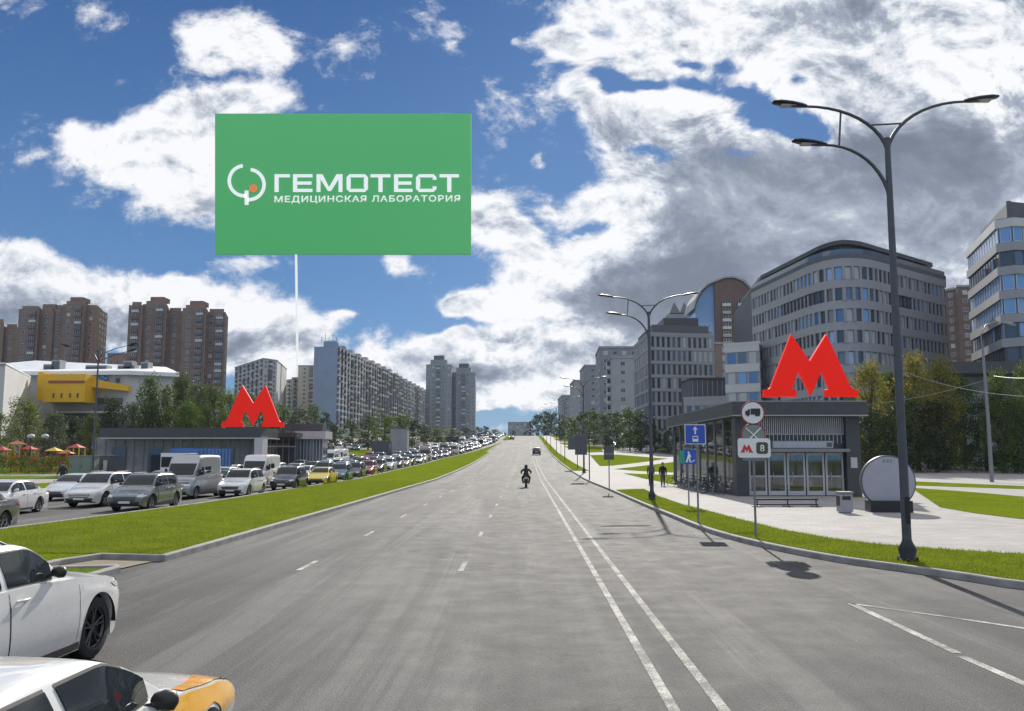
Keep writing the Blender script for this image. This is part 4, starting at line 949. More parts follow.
# ------------------------------------------------------------ lamps
def lamp(x, y, label, H=10.85, k=1.0, far=False, lean=0.0):
    e = empty('street_lamp', (x, y, gz(y)+.15)); tag(e, label, 'street lamp', 'double-armed street lamps along the right kerb')
    s = 6 if far else 14
    mb = MB(); mb.tube([(0, 0, 0), (0, 0, 4), (0, 0, H-1.5), (0, 0, H-.85)], ([.105, .095, .07, .065] if not far else [.075, .07, .055, .05]), s); mb.build('pole', LAMPM, e)
    if not far:
        mb = MB(); mb.tube([(0, 0, 0), (0, 0, .05)], .235, 16)
        mb.tube([(0, 0, .05), (0, 0, .10), (0, 0, .26), (0, 0, .42), (0, 0, .47)], [.20, .165, .205, .125, .108], 16)
        for i in range(8): a = i*pi/4; mb.tube([(.22*cos(a), .22*sin(a), .05), (.22*cos(a), .22*sin(a), .09)], .02, 6)
        mb.build('base_flange', BLACKM, e)
        mb = MB(); mb.box(-.05, .05, -.14, -.10, .85, 1.45); mb.build('hatch', BLACKM, e)
    def arm(sx, z0, ln, rise, z1):
        P = []
        for i in range(11):
            t = i/10; 
            P.append((sx*(ln*(t**1.55 if True else t)), 0, z0+(z1-z0)*(1-(1-t)**1.9)))
        return P
    z0 = H-2.1
    arms = [(-1, H-1.2, 1.95, H-.05), (1, H-1.2, 1.95, H+.05), (-1, H-2.4, 1.5, H-1.02)]
    for i, (sx, za, ln, zb) in enumerate(arms):
        mb = MB(); P = arm(sx, za, ln, 0, zb); mb.tube([(0, 0, za-.5)]+P, [.055 if not far else .035]+[(.05-.018*j/10)*(1 if not far else .6) for j in range(11)], 5 if far else 8); ar = mb.build('arm', LAMPM, e)
        ex, _, ez = P[-1]
        mb = MB(); tilt = .14*sx
        prof = [(0, .05, .05), (.10, .09, .07), (.35, .15, .085), (.62, .16, .075), (.80, .10, .045), (.84, .02, .01)]
        vs = []; fs = []; K = 10
        for (d, w, h) in prof:
            for j in range(K):
                a = 2*pi*j/K; zz = sin(a)*h*(1.0 if sin(a) > 0 else .55); vs.append((ex+sx*(d-.05), cos(a)*w, ez+d*.13+zz))
        for q in range(len(prof)-1):
            for j in range(K): fs.append((q*K+j, q*K+(j+1) % K, (q+1)*K+(j+1) % K, (q+1)*K+j))
        mb.add(vs, fs, 0, True)
        hd = mb.build('lamp_head', BLACKM, ar)
        if not far:
            mb = MB(); mb.box(min(ex+sx*.22, ex+sx*.58), max(ex+sx*.22, ex+sx*.58), -.10, .10, ez-.045+.05, ez-.02+.05); mb.build('lens', G_CURT, hd)
    mb = MB(); mb.tube([(-.42, 0, H-.53), (.42, 0, H-.49)], .022, 6); mb.tube([(-1.08, 0, H-.17), (-1.16, 0, H-1.08)], .025, 6); mb.build('brace', LAMPM, e)
    return e
lamp(*at(908, 561, .15), 'tall dark street lamp nearest the camera, right of the pavilion and the disc')
lamp(*at(652, 500, .15), 'second dark street lamp, standing on the grass tip left of the pavilion')
lamp(6.7, 100, 'third street lamp, much smaller, rising behind the pair of grey banners')
ORD = ('first', 'second', 'third', 'fourth', 'fifth', 'last and smallest')
for i, Y in enumerate((150, 190, 232, 275, 320, 370)): lamp(6.8, Y, ORD[i]+' small lamp of the receding row beyond the grey banners', far=True)
for u, v, w, h, zc, lab in ((583.5, 480, 1.1, 1.75, 3.2, 'dark grey banner seen from behind, right one of the pair'), (571.5, 468.5, .95, 1.6, 3.3, 'smaller dark grey banner seen from behind, left one of the pair')):
    x, y = at(u+6, v, .15); x -= .75; e = empty('banner', (x, y, gz(y)+.15)); tag(e, lab, 'banner', 'grey banners by the kerb')
    mb = MB(); mb.box(-w/2, w/2, -.03, .03, zc-h/2, zc+h/2); mb.build('panel', OFFD, e)
    mb = MB(); 
    for z in (zc-h/2-.04, zc+h/2): mb.box(-w/2-.02, .75, -.02, .02, z, z+.04)
    mb.build('frame', POSTM, e)
    mb = MB(); mb.tube([(.75, 0, 0), (.75, 0, zc+h/2+.35)], .05, 8); mb.build('post', BLACKM, e)
# light pole on the right with an arched arm, wires
x, y = at(992, 482, .15); e = empty('tram_pole', (x, y, gz(y)+.15)); tag(e, 'slim pale pole with a curved lamp arm by the far road on the right', 'lamp post')
mb = MB(); mb.tube([(0, 0, 0), (0, 0, 5), (-.1, 0, 11.5)], [.17, .14, .10], 10); mb.build('pole', POSTM, e)
mb = MB(); mb.tube([(-.1, 0, 11.4), (-.2, 0, 12.6), (.3, 0, 13.5), (1.2, 0, 13.8), (2.2, 0, 13.6)], .05, 8); mb.build('arm', POSTM, e)
mb = MB(); mb.tube([(2.1, 0, 13.62), (2.5, 0, 13.58), (2.9, 0, 13.45)], [.06, .16, .05], 8); mb.build('lamp_head', FR_G, e)
def cable(a, b, sag, label, r=.018):
    a, b = Vector(a), Vector(b); mb = MB(); mb.tube([a.lerp(b, t/24)+Vector((0, 0, -4*sag*(t/24)*(1-t/24))) for t in range(25)], r, 5)
    o = mb.build('overhead_cable', POSTM); tag(o, label, 'cable')
pA = pt(992, 378, y)
cable(pt(760, 408.5, 72.0), pA, .9, 'thin overhead cable sagging from the pavilion roof to the pale pole', .022)
cable(pt(905, 372, y), pt(1060, 397, 60), .6, 'thin overhead cable leaving the picture on the right below the big office', .022)
cable(pt(994, 376, y), pt(1080, 372, 60), .3, 'thin overhead cable running right from the top of the pale pole', .02)
# left lamp pole
x, y = at(92, 479, .1); e = empty('street_lamp', (x, y, gz(y)+.1)); tag(e, 'slim grey lamp post on the left with double heads, before the white shopping centre', 'street lamp')
mb = MB(); mb.tube([(0, 0, 0), (0, 0, 5), (0, 0, 12.6)], [.14, .11, .07], 10); mb.build('pole', LAMPM, e)
for sx, zz in ((1, 12.7), (1, 12.1), (-1, 12.6)):
    mb = MB(); mb.tube([(0, 0, 11.4), (sx*.4, 0, zz-.5), (sx*1.6, 0, zz), (sx*3.0, 0, zz+.35)], [.05, .045, .04, .03], 6); ar = mb.build('arm', LAMPM, e)
    mb = MB(); mb.tube([(sx*2.9, 0, zz+.33), (sx*3.3, 0, zz+.45), (sx*3.8, 0, zz+.6)], [.05, .16, .05], 8); mb.build('lamp_head', BLACKM, ar)
# ------------------------------------------------------------ signs
def sgn(u, v, label, H, cat='road sign', r=.035):
    x, y = at(u, v, .15); e = empty('road_sign', (x, y, gz(y)+.15)); tag(e, label, cat)
    mb = MB(); mb.tube([(0, 0, 0), (0, 0, H)], r, 8); mb.build('post', POSTM, e); return e, x, y
def disc_sign(e, z, r, y=-.05, ring_m=REDR2, face=WHITEM):
    mb = MB(); mb.disc((0, y, z), (0, 1, 0), r, .02, 28, 0); p = mb.build('sign_plate', ring_m, e)
    mb = MB(); mb.disc((0, y-.012, z), (0, 1, 0), r*.89, .006, 28, 0); mb.build('sign_face', face, p); return p
def rrect(w, h, r, n=5):
    out = []
    for cx, cy, a0 in ((w/2-r, h/2-r, 0), (-w/2+r, h/2-r, 90), (-w/2+r, -h/2+r, 180), (w/2-r, -h/2+r, 270)):
        for i in range(n+1): t = R(a0+90*i/n); out.append((cx+r*cos(t), cy+r*sin(t)))
    return out
def plate(parent, poly, x, z, y, th, m, name):
    mb = MB(); n = len(poly); vs = [(x+a, y, z+b) for a, b in poly]+[(x+a, y+th, z+b) for a, b in poly]
    mb.add(vs, [tuple(range(n)), tuple(range(2*n-1, n-1, -1))]+[(i, i+n, (i+1) % n+n, (i+1) % n) for i in range(n)]); o = mb.build(name, m, parent)
    bm = bmesh.new(); bm.from_mesh(o.data); bmesh.ops.triangulate(bm, faces=[f for f in bm.faces if len(f.verts) > 4]); bmesh.ops.recalc_face_normals(bm, faces=bm.faces[:]); bm.to_mesh(o.data); bm.free(); return o
def boxpl(parent, x0, x1, z0, z1, y, m, name, th=.006): return plate(parent, [(x0, z0), (x1, z0), (x1, z1), (x0, z1)], 0, 0, y, th, m, name)
e, x, y = sgn(756, 538, 'post with a round no-lorry sign, a crossed round sign and a white overlay label built as a plate', vz(402, 27, 753)-.15)
zz = lambda v: vz(v, y, 753)-gz(y)-.15
p = disc_sign(e, zz(413), .35)
OLIVE = mat('grey_green', (.20, .25, .22), .4); DKS = mat('sign_dark', (.03, .03, .032), .4)
plate(p, [(-.22, -.07), (-.22, .05), (-.15, .06), (-.13, .10), (-.08, .10), (-.08, -.07)], 0, zz(413)+.01, -.075, .006, DKS, 'symbol'); boxpl(p, -.06, .22, zz(413)-.05, zz(413)+.13, -.075, DKS, 'symbol')
mb = MB()
for wx in (-.15, .10, .17): mb.disc((wx, -.075, zz(413)-.07), (0, 1, 0), .035, .006, 12)
mb.build('symbol', DKS, p)
p2 = disc_sign(e, zz(435.5), .36, y=-.05, face=OLIVE)
for a in (-1, 1):
    mb = MB(); mb.tube([(-.22*a, -.075, zz(435.5)-.2), (.22*a, -.075, zz(435.5)+.22)], .022, 5); mb.build('cross_bar', WHITEM, p2)
w, h = .95, .56; zc = zz(448)
p3 = plate(e, rrect(w, h, .08), -.01*0, zc, -.11, .02, WHITEM, 'overlay_plate')  # overlay label, built as a solid plate on the post
o = logo_m('letter', .36, .008, REDR, p3, (-.22, -.116, zc-.13))
plate(p3, rrect(.34, .34, .07), .23, zc, -.118, .008, mat('olive_dark', (.08, .085, .05), .5), 'route_badge')
t = text_mesh('8', .13, .2, .006, WHITEM, p3, 'digit', (.165, -.119, zc-.1))
boxpl(e, -.34, .36, zz(460.5), zz(457.8), -.08, POSTM, 'small_plate', .02); boxpl(e, -.22, -.05, zz(471), zz(463), -.08, WHITEM, 'small_plate', .02) if False else None
# blue bus lane sign
e, x, y = sgn(698.5, 523, 'post with a square blue sign showing a white arrow and a bus', vz(424, 32.5, 695)-.15)
zc = vz(434.3, y, 695)-.15; dx = ux(695.3, y)-x
p = plate(e, rrect(.74, .70, .05), dx, zc, -.06, .02, WHITEM, 'sign_plate'); f = plate(p, rrect(.69, .65, .04), dx, zc, -.068, .006, BLUES, 'sign_face')
boxpl(f, dx-.025, dx+.025, zc+.0, zc+.18, -.075, WHITEM, 'arrow'); plate(f, [(-.09, .16), (.09, .16), (0, .28)], dx, zc, -.075, .006, WHITEM, 'arrow')
boxpl(f, dx-.10, dx+.10, zc-.26, zc-.06, -.075, WHITEM, 'bus_symbol'); boxpl(f, dx-.075, dx+.075, zc-.16, zc-.09, -.082, BLUES, 'bus_window')
# blue cycle and walking sign
e, x, y = sgn(689, 506, 'post with a blue and green square sign showing a walking figure', vz(447, 43, 687)-.15)
zc = vz(457, y, 687)-.15; dx = ux(687.3, y)-x
p = plate(e, rrect(.78, .66, .05), dx, zc, -.06, .02, BLUES, 'sign_plate')
boxpl(p, dx-.37, dx-.15, zc-.3, zc+.3, -.066, mat('sign_green', (.03, .30, .16), .4), 'green_field')
mb = MB(); mb.disc((dx+.05, -.07, zc+.2), (0, 1, 0), .05, .006, 10); mb.build('symbol', WHITEM, p)
plate(p, [(-.04, -.02), (.0, .14), (.1, .14), (.14, .0), (.08, -.02), (.14, -.26), (.07, -.26), (.03, -.08), (-.05, -.26), (-.12, -.24)], dx+.02, zc, -.07, .006, WHITEM, 'symbol')
plate(p, [(.1, -.24), (.34, -.12), (.33, -.16), (.12, -.28)], dx+.0, zc, -.07, .006, WHITEM, 'symbol')
# sign seen from behind
e, x, y = sgn(609.3, 491, 'thin post with a dark rectangular sign seen from behind, left of the second lamp', vz(446, 60, 609)-.15)
zc = vz(453.3, y, 609)-.15; mb = MB(); mb.box(-.33, .33, -.06, -.03, zc-.42, zc+.42); mb.build('sign_plate', OFFD, e); mb = MB(); mb.box(-.28, .28, -.075, -.061, zc-.1, zc+.02); mb.build('sign_strip', POSTM, e)
e, x, y = sgn(561, 460, 'slim far post at the kerb before the crest', 4.2)
zc = 3.8; mb = MB(); mb.disc((0, -.06, zc), (0, 1, 0), .35, .03, 16); mb.build('sign_plate', OFFD, e)
# sign on the tip of the median
xx, yy = -10.0, 200; e = empty('road_sign', (xx, yy, gz(yy)+.13)); tag(e, 'small dark round sign on a post at the far end of the median', 'road sign')
mb = MB(); mb.tube([(0, 0, 0), (0, 0, 2.9)], .05, 6); mb.build('post', POSTM, e); mb = MB(); mb.disc((0, -.06, 2.6), (0, 1, 0), .5, .03, 16); mb.build('sign_plate', BLACKM, e)
# ------------------------------------------------------------ disc, bin, low rail
xd, yd = at(889, 512, .13); e = empty('metro_disc', (xd, yd, .13), R(-6)); tag(e, 'large silver disc standing on a black plinth on the paved square', 'disc sign')
rD = 1.12; zD = vz(482, yd, 889)-.13
mb = MB(); mb.tube([(0, -.12, zD), (0, -.10, zD), (0, .10, zD), (0, .12, zD)], [rD-.02, rD, rD, rD-.02], 56); mb.build('disc', mat('brushed_disc', (.10, .105, .12), .45, .25, var=.10, vscale=1.2), e)
mb = MB(); mb.tube([(0, -.14, zD), (0, -.12, zD)], rD-.06, 56); mb.build('face', mat('disc_face', (.33, .34, .38), .5, .2, var=.08, vscale=1.5), e)
for dx in (-.16, .0, .14):
    mb = MB(); mb.box(dx-.04, dx+.04, -.152, -.142, zD+rD-.30, zD+rD-.17); mb.build('mark', FR_G, e)
mb = MB(); mb.box(-.85, .85, -.42, .42, 0, zD-rD+.35); mb.build('plinth', BLACKM, e)
xb, yb_ = at(845, 513, .13); e = empty('litter_bin', (xb, yb_, .13)); tag(e, 'square grey litter bin before the right pier of the pavilion', 'bin')
mb = MB(); mb.box(-.26, .26, -.24, .24, .06, .78); mb.box(-.20, .20, -.19, .19, 0, .06); mb.build('body', STONE, e); mb = MB(); mb.box(-.29, .29, -.27, .27, .80, .88); mb.build('lid', FR_G, e)
mb = MB(); mb.box(-.27, -.24, -.2, .2, .3, .7); mb.box(-.17, .17, -.253, -.242, .55, .70); mb.build('opening', BLACKM, e)
xb, yb_ = at(790, 507, .13); e = empty('low_barrier', (xb, yb_, .13)); tag(e, 'low dark metal barrier lying before the pavilion doors', 'barrier')
mb = MB(); mb.tube([(-1.6, 0, .35), (1.3, 0, .35)], .04, 8); mb.tube([(-1.6, 0, .12), (1.3, 0, .12)], .03, 8); mb.build('rail', BLACKM, e)
for x in (-1.5, -.1, 1.2):
    mb = MB(); mb.box(x-.2, x+.2, -.25, .25, 0, .05); mb.tube([(x, 0, .05), (x, 0, .36)], .03, 6); mb.build('foot', BLACKM, e)
# ------------------------------------------------------------ vehicles
RUB = mat('tyre_rubber', (.018, .018, .019), .8, var=.2, vscale=8); RIMM = mat('rim_alloy', (.30, .30, .31), .32, .8, var=.1); RIMD = mat('rim_dark', (.07, .07, .075), .35, .6, var=.1)
CGL = mat('car_glass', (.014, .019, .021), .04, var=0, spec=.42); BLKP = mat('black_plastic', (.02, .02, .022), .5, var=.15, vscale=6); HLG = mat('headlight_glass', (.55, .58, .62), .12, .2, var=.25, vscale=20)
TLG = mat('tail_light_red', (.35, .01, .012), .15, var=.1); PLT = mat('number_plate', (.62, .62, .60), .4, var=.05); CHR = mat('chrome', (.5, .5, .52), .15, .9, var=0); SEAM = mat('seam_black', (.012, .012, .012), .6, var=0)
def paint(name, col, metal=.0, rough=.28):
    return mat('paint_'+name, col, rough, metal, var=.03, vscale=2, coat=1.0, spec=.5)
PA_ = {'white': paint('white', (.66, .66, .65)), 'silver': paint('silver', (.36, .37, .39), .6, .35), 'grey': paint('grey', (.13, .135, .145), .5, .35), 'black': paint('black', (.014, .014, .016)),
 'dark blue': paint('blue', (.02, .045, .11), .3), 'teal': paint('teal', (.06, .15, .19), .4), 'red': paint('red', (.30, .02, .02)), 'yellow': paint('yellow', (.70, .52, .03)), 'dark grey': paint('darkgrey', (.05, .053, .06), .4), 'beige': paint('beige', (.40, .36, .29), .3), 'green grey': paint('greengrey', (.17, .19, .18), .5)}
KIND = {
 'sedan': dict(L=4.75, W=1.84, H=1.46, gc=.17, wr=.33, wb=2.78, fo=.92, hood=.70, cowl=.96, tail=1.02, nose=.60, ycowl=1.02, yr0=.30, yr1=-.95, ytail=-1.75, tum=.28, rear=.0),
 'suv': dict(L=4.55, W=1.88, H=1.67, gc=.21, wr=.365, wb=2.68, fo=.90, hood=.86, cowl=1.10, tail=1.12, nose=.74, ycowl=1.02, yr0=.42, yr1=-1.55, ytail=-2.16, tum=.22, rear=1),
 'hatch': dict(L=4.15, W=1.76, H=1.50, gc=.17, wr=.32, wb=2.56, fo=.82, hood=.76, cowl=1.00, tail=1.02, nose=.64, ycowl=1.00, yr0=.36, yr1=-1.35, ytail=-1.95, tum=.24, rear=1),
 'suvx': dict(L=4.78, W=1.94, H=1.62, gc=.21, wr=.385, wb=2.90, fo=.80, hood=1.03, cowl=1.12, tail=1.14, nose=.90, ycowl=.92, yr0=.30, yr1=-1.2, ytail=-2.2, tum=.26, rear=1),
 'taxi': dict(L=5.1, W=1.86, H=1.43, gc=.17, wr=.335, wb=2.95, fo=.95, hood=.86, cowl=.985, tail=1.02, nose=.72, ycowl=1.12, yr0=.36, yr1=-.95, ytail=-1.85, tum=.26, rear=.0),
 'van': dict(L=5.6, W=2.02, H=2.52, gc=.22, wr=.36, wb=3.5, fo=.95, hood=1.06, cowl=1.30, tail=1.35, nose=.86, ycowl=1.95, yr0=1.18, yr1=-2.66, ytail=-2.76, tum=.10, rear=1),
}
def sst(a, b, t): t = max(0, min(1, (t-a)/(b-a))); return t*t*(3-2*t)
def interp(K, x):
    if x <= K[0][0]: return K[0][1]
    for (a, va), (b, vb) in zip(K, K[1:]):
        if x <= b:
            t = (x-a)/(b-a); t = t*t*(3-2*t)*.5+t*.5; return va+(vb-va)*t
    return K[-1][1]
def build_car(kind, color='white', name=None, stripe=None):
    k = KIND[kind]; L, W, H = k['L'], k['W'], k['H']; hl = L/2; yf = hl-k['fo']; yr = yf-k['wb']; ra = k['wr']+.055
    root = empty(name or 'parked_car'); PM = PA_[color] if isinstance(color, str) else color
    belt = [(-hl, k['tail']-.04), (-hl+.2, k['tail']), (k['ycowl']-.9, (k['cowl']+k['tail'])/2-.005), (k['ycowl'], k['cowl']-.035), (hl-.62, k['hood']-.02), (hl-.16, k['nose']+.02), (hl, k['nose']-.10)]
    top = [(-hl, k['tail']-.02), (-hl+.25, k['tail']+.03), (k['ytail'], k['tail']+.03), (k['ycowl']-.6, k['cowl']+.02), (k['ycowl'], k['cowl']+.02), (hl-.75, k['hood']+.06), (hl-.3, k['hood']-.03), (hl-.08, k['nose']+.0), (hl, k['nose']-.08)]
    def hw(y):
        t = y/hl; f = abs(t)**(3.2 if t > 0 else 4.2); base = W/2*(1-(.17 if t > 0 else .13)*f)
        e = (hl-abs(y))/.16
        if e < 1: base *= 1-.12*(1-max(e, 0))**2
        return base
    def side(y, z):
        s = sst(.25, .62, z); x = hw(y)*(1-.045*(1-s)**1.5)
        zs = interp(belt, y); u = (z-.62)/max(zs-.62, .05)
        if u > 0: x -= .055*u*u
        x += .012*math.exp(-((z-(zs-.17))/.05)**2)
        return x
    ys = sorted(set([round(-hl+L*i/44, 3) for i in range(45)]+[round(c+s*ra*cos(a), 3) for c in (yf, yr) for s in (1, -1) for a in [R(q) for q in (0, 12, 25, 40, 55, 70, 85)]]+[hl-.02, hl-.05, hl-.1, -hl+.02, -hl+.05, -hl+.1]))
    mb = MB(); vs = []; NS = 9; NT = 5; rowlen = None
    for y in ys:
        zb = k['gc']; e = min((hl-abs(y))/.30, 1); zb += .14*(1-max(e, 0))**2
        for c in (yf, yr):
            if abs(y-c) < ra: zb = max(zb, k['wr']+sqrt(max(ra*ra-(y-c)**2, 0)))
        zs = interp(belt, y); zt = max(interp(top, y), zs+.005); row = []
        row.append((side(y, zb)-.10, zb+.0))
        for i in range(NS+1):
            z = zb+(zs-zb)*(i/NS); row.append((side(y, z), z))
        xs = side(y, zs)
        for i in range(1, NT+1):
            t = i/NT; row.append((xs*(1-t)**.9 if t < 1 else 0, zs+(zt-zs)*sin(t*pi/2)**.8))
        rowlen = len(row)
        vs += [(x, y, z) for x, z in row]+[(-x, y, z) for x, z in row]
    n = rowlen; fs = []
    for i in range(len(ys)-1):
        for j in range(n-1):
            a = i*2*n+j; b = (i+1)*2*n+j; fs.append((a, a+1, b+1, b)); a += n; b += n; fs.append((a, b, b+1, a+1))
    for i, fl in ((0, 0), (len(ys)-1, 1)):
        for j in range(n-1):
            a = i*2*n+j; fs.append((a, a+n, a+n+1, a+1) if not fl else (a, a+1, a+n+1, a+n))
    mb.add(vs, fs, 0, True); body = mb.build('body', PM, root)
    bm = bmesh.new(); bm.from_mesh(body.data); bmesh.ops.remove_doubles(bm, verts=bm.verts[:], dist=.0008); bmesh.ops.recalc_face_normals(bm, faces=bm.faces[:])
    for e_ in bm.edges:
        if len(e_.link_faces) == 2 and e_.calc_face_angle(0) > R(42): e_.smooth = False
    bm.to_mesh(body.data); bvh_b = BVHTree.FromBMesh(bm); bm.free()
    # greenhouse
    gt = [(k['ytail'], k['tail']+.0), (k['ytail']+(k['yr1']-k['ytail'])*.5, k['tail']+(H-k['tail'])*(.58 if not k['rear'] else .62)), (k['yr1'], H-.055), (k['yr1']*.45, H-.008), (-.1, H), (k['yr0']-.02, H-.045), (k['yr0']+(k['ycowl']-k['yr0'])*.5, k['cowl']+(H-k['cowl'])*.55), (k['ycowl'], k['cowl'])]
    def gtop(y):
        K = gt
        if y <= K[0][0]: return K[0][1]
        for (a, va), (b, vb) in zip(K, K[1:]):
            if y <= b: return va+(vb-va)*(y-a)/(b-a)
        return K[-1][1]
    gys = [k['ytail']+(k['ycowl']-k['ytail'])*i/60 for i in range(61)]
    gts = [sum(gtop(y+d) for d in (-.12, -.06, 0, .06, .12))/5 for y in gys]; gts[0] = gt[0][1]; gts[-1] = gt[-1][1]
    def gtop2(y):
        t = (y-gys[0])/(gys[-1]-gys[0])*60; i = max(0, min(59, int(t))); return gts[i]+(gts[i+1]-gts[i])*(t-i)
    def gside(y, z):
        zs = interp(belt, y)-.03; xb = side(y, min(zs, interp(belt, y)))-.035; t = max((z-zs)/max(H-zs, .1), 0)
        pin = sst(k['ytail']+.75, k['ytail'], y)*.12+sst(k['ycowl']-.8, k['ycowl'], y)*.10
        return xb-k['tum']*t**1.35*.92-pin*(1-.3*t)
    vs = []; NG = 7; NR = 6
    for i, y in enumerate(gys):
        zs = interp(belt, y)-.05; zt = max(gts[i], zs+.01); ze = zs+(zt-zs)*.93; row = []
        for j in range(NG+1):
            z = zs+(ze-zs)*j/NG; row.append((gside(y, z), z))
        xe = row[-1][0]
        for j in range(1, NR+1):
            t = j/NR; row.append((xe*(1-t**1.15), ze+(zt-ze)*sin(t*pi/2)**.55))
        gn = len(row); vs += [(x, y, z) for x, z in row]+[(-x, y, z) for x, z in row]
    fs = []
    for i in range(60):
        for j in range(gn-1):
            a = i*2*gn+j; b = (i+1)*2*gn+j; fs.append((a, a+1, b+1, b)); a += gn; b += gn; fs.append((a, b, b+1, a+1))
    mb = MB(); mb.add(vs, fs, 0, True); cab = mb.build('roof', PM, root)
    bm = bmesh.new(); bm.from_mesh(cab.data); bmesh.ops.remove_doubles(bm, verts=bm.verts[:], dist=.0008); bmesh.ops.recalc_face_normals(bm, faces=bm.faces[:])
    bm.to_mesh(cab.data); bvh_g = BVHTree.FromBMesh(bm); bm.free()
    def patch(bvh, bot, topc, direction, m, name, par, rows=6, off=.007, th=.0, cols=10):
        """ruled patch between two 2-D curves, cast onto the body"""
        def resam(C, n):
            Ls = [0]
            for a, b in zip(C, C[1:]): Ls.append(Ls[-1]+math.hypot(b[0]-a[0], b[1]-a[1]))
            out = []
            for i in range(n+1):
                s = Ls[-1]*i/n; q = 0
                while q < len(C)-2 and s > Ls[q+1]: q += 1
                t = (s-Ls[q])/max(Ls[q+1]-Ls[q], 1e-6); out.append((C[q][0]+(C[q+1][0]-C[q][0])*t, C[q][1]+(C[q+1][1]-C[q][1])*t))
            return out
        B = resam(bot, cols); T = resam(topc, cols); P = []
        for j in range(rows+1):
            for i in range(cols+1):
                t = j/rows; a = B[i][0]+(T[i][0]-B[i][0])*t; z = B[i][1]+(T[i][1]-B[i][1])*t
                if direction == 'L': o, d = Vector((3, a, z)), Vector((-1, 0, 0))
                elif direction == 'R': o, d = Vector((-3, a, z)), Vector((1, 0, 0))
                elif direction == 'F': o, d = Vector((a, 6, z)), Vector((0, -1, 0))
                elif direction == 'B': o, d = Vector((a, -6, z)), Vector((0, 1, 0))
                else: o, d = Vector((a, z, 5)), Vector((0, 0, -1))
                h, nn, _, _ = bvh.ray_cast(o, d)
                if h is None: P.append(None); continue
                if nn.dot(d) > 0: nn = -nn
                P.append(h+nn*off)
        mb = MB(); idx = {}; vs = []; fs = []
        for q, p in enumerate(P):
            if p is not None: idx[q] = len(vs); vs.append(p)
        for j in range(rows):
            for i in range(cols):
                a = j*(cols+1)+i; c = [a, a+1, a+cols+2, a+cols+1]
                if all(x in idx for x in c):
                    V = [vs[idx[x]] for x in c]
                    if max((V[0]-V[2]).length, (V[1]-V[3]).length) < .75: fs.append(tuple(idx[x] for x in c))
        if not fs: return None
        mb.add(vs, fs, 0, True); o = mb.build(name, m, par)
        bm = bmesh.new(); bm.from_mesh(o.data); bmesh.ops.recalc_face_normals(bm, faces=bm.faces[:])
        dv = {'L': (1, 0, 0), 'R': (-1, 0, 0), 'F': (0, 1, 0), 'B': (0, -1, 0), 'T': (0, 0, 1)}[direction]
        if sum(f.normal.dot(Vector(dv)) for f in bm.faces) < 0: bmesh.ops.reverse_faces(bm, faces=bm.faces[:])
        bm.to_mesh(o.data); bm.free(); return o
    # side windows
    zb_ = lambda y: interp(belt, y)+.035
    zt_ = lambda y: min(zb_(y)-.035+(gtop2(y)-zb_(y)+.035)*.86, H-.115)
    pil = .5*(k['yr0']+k['yr1'])+(.12 if kind != 'van' else .9)
    if kind == 'van': wins = [(k['ycowl']-.28, .72), (.55, -.35)]
    else: wins = [(k['ycowl']-.24, pil+.05), (pil-.05, k['ytail']+(.62 if kind in ('sedan', 'taxi') else .75)), (k['ytail']+(.56 if kind in ('sedan', 'taxi') else .69), k['ytail']+.28)]
    for sd_ in 'LR':
        for (a, b) in wins:
            n = 12; bot = [(a+(b-a)*i/n, zb_(a+(b-a)*i/n)+(.10 if kind == 'van' and a < 1 else 0)) for i in range(n+1)]; tp = []
            for y, z in bot: tp.append((y, max(zt_(y)-(.55 if kind == 'van' else 0), z+.012)))
            if kind == 'van': tp = [(y, min(z, 1.98)) for y, z in tp]
            fr = patch(bvh_g, [(y, z-.022) for y, z in bot], [(y, z+.018) for y, z in tp], sd_, BLKP, 'window_frame', root, off=.004, cols=12)
            patch(bvh_g, bot, tp, sd_, CGL, 'window', root, off=.009, cols=12)
    # windscreen and rear window from above/front
    x1 = gside(k['ycowl']-.12, k['cowl']+.05)-.05; x2 = gside(k['yr0'], H-.1)-.07
    n = 8
    zA, zB = k['cowl']+.045, (H-.10 if kind != 'van' else H-.52)
    patch(bvh_g, [(-x1, zA), (x1, zA)], [(-x2, zB), (x2, zB)], 'F', CGL, 'windscreen', root, rows=12, cols=12, off=.008)
    x1 = gside(k['ytail']+.2, k['tail']+.1)-.07; x2 = gside(k['yr1']+.1, H-.12)-.09
    patch(bvh_g, [(-x1, k['tail']+.09), (x1, k['tail']+.09)], [(-x2, H-.15), (x2, H-.15)], 'B', CGL, 'rear_window', root, rows=10, cols=12, off=.008)
    nz = k['nose']; f0 = W/2
    patch(bvh_b, [(-.46, nz-.26), (.46, nz-.26)], [(-.54, nz-.07), (.54, nz-.07)], 'F', BLKP, 'grille', root, rows=4)
    for q in (-.20, -.13): patch(bvh_b, [(-.48, nz+q-.012), (.48, nz+q-.012)], [(-.49, nz+q+.008), (.49, nz+q+.008)], 'F', CHR, 'grille_bar', root, rows=1, off=.014)
    patch(bvh_b, [(-.62, k['gc']+.09), (.62, k['gc']+.09)], [(-.70, k['gc']+.24), (.70, k['gc']+.24)], 'F', BLKP, 'lower_grille', root, rows=3)
    patch(bvh_b, [(-.26, nz-.37), (.26, nz-.37)], [(-.26, nz-.265), (.26, nz-.265)], 'F', PLT, 'number_plate', root, rows=2, off=.02)
    patch(bvh_b, [(-.26, nz-.10), (.26, nz-.10)], [(-.26, nz+.01), (.26, nz+.01)], 'B', PLT, 'number_plate', root, rows=2, off=.02)
    patch(bvh_b, [(-.75, k['gc']+.06), (.75, k['gc']+.06)], [(-.78, k['gc']+.20), (.78, k['gc']+.20)], 'B', BLKP, 'rear_bumper', root, rows=3)
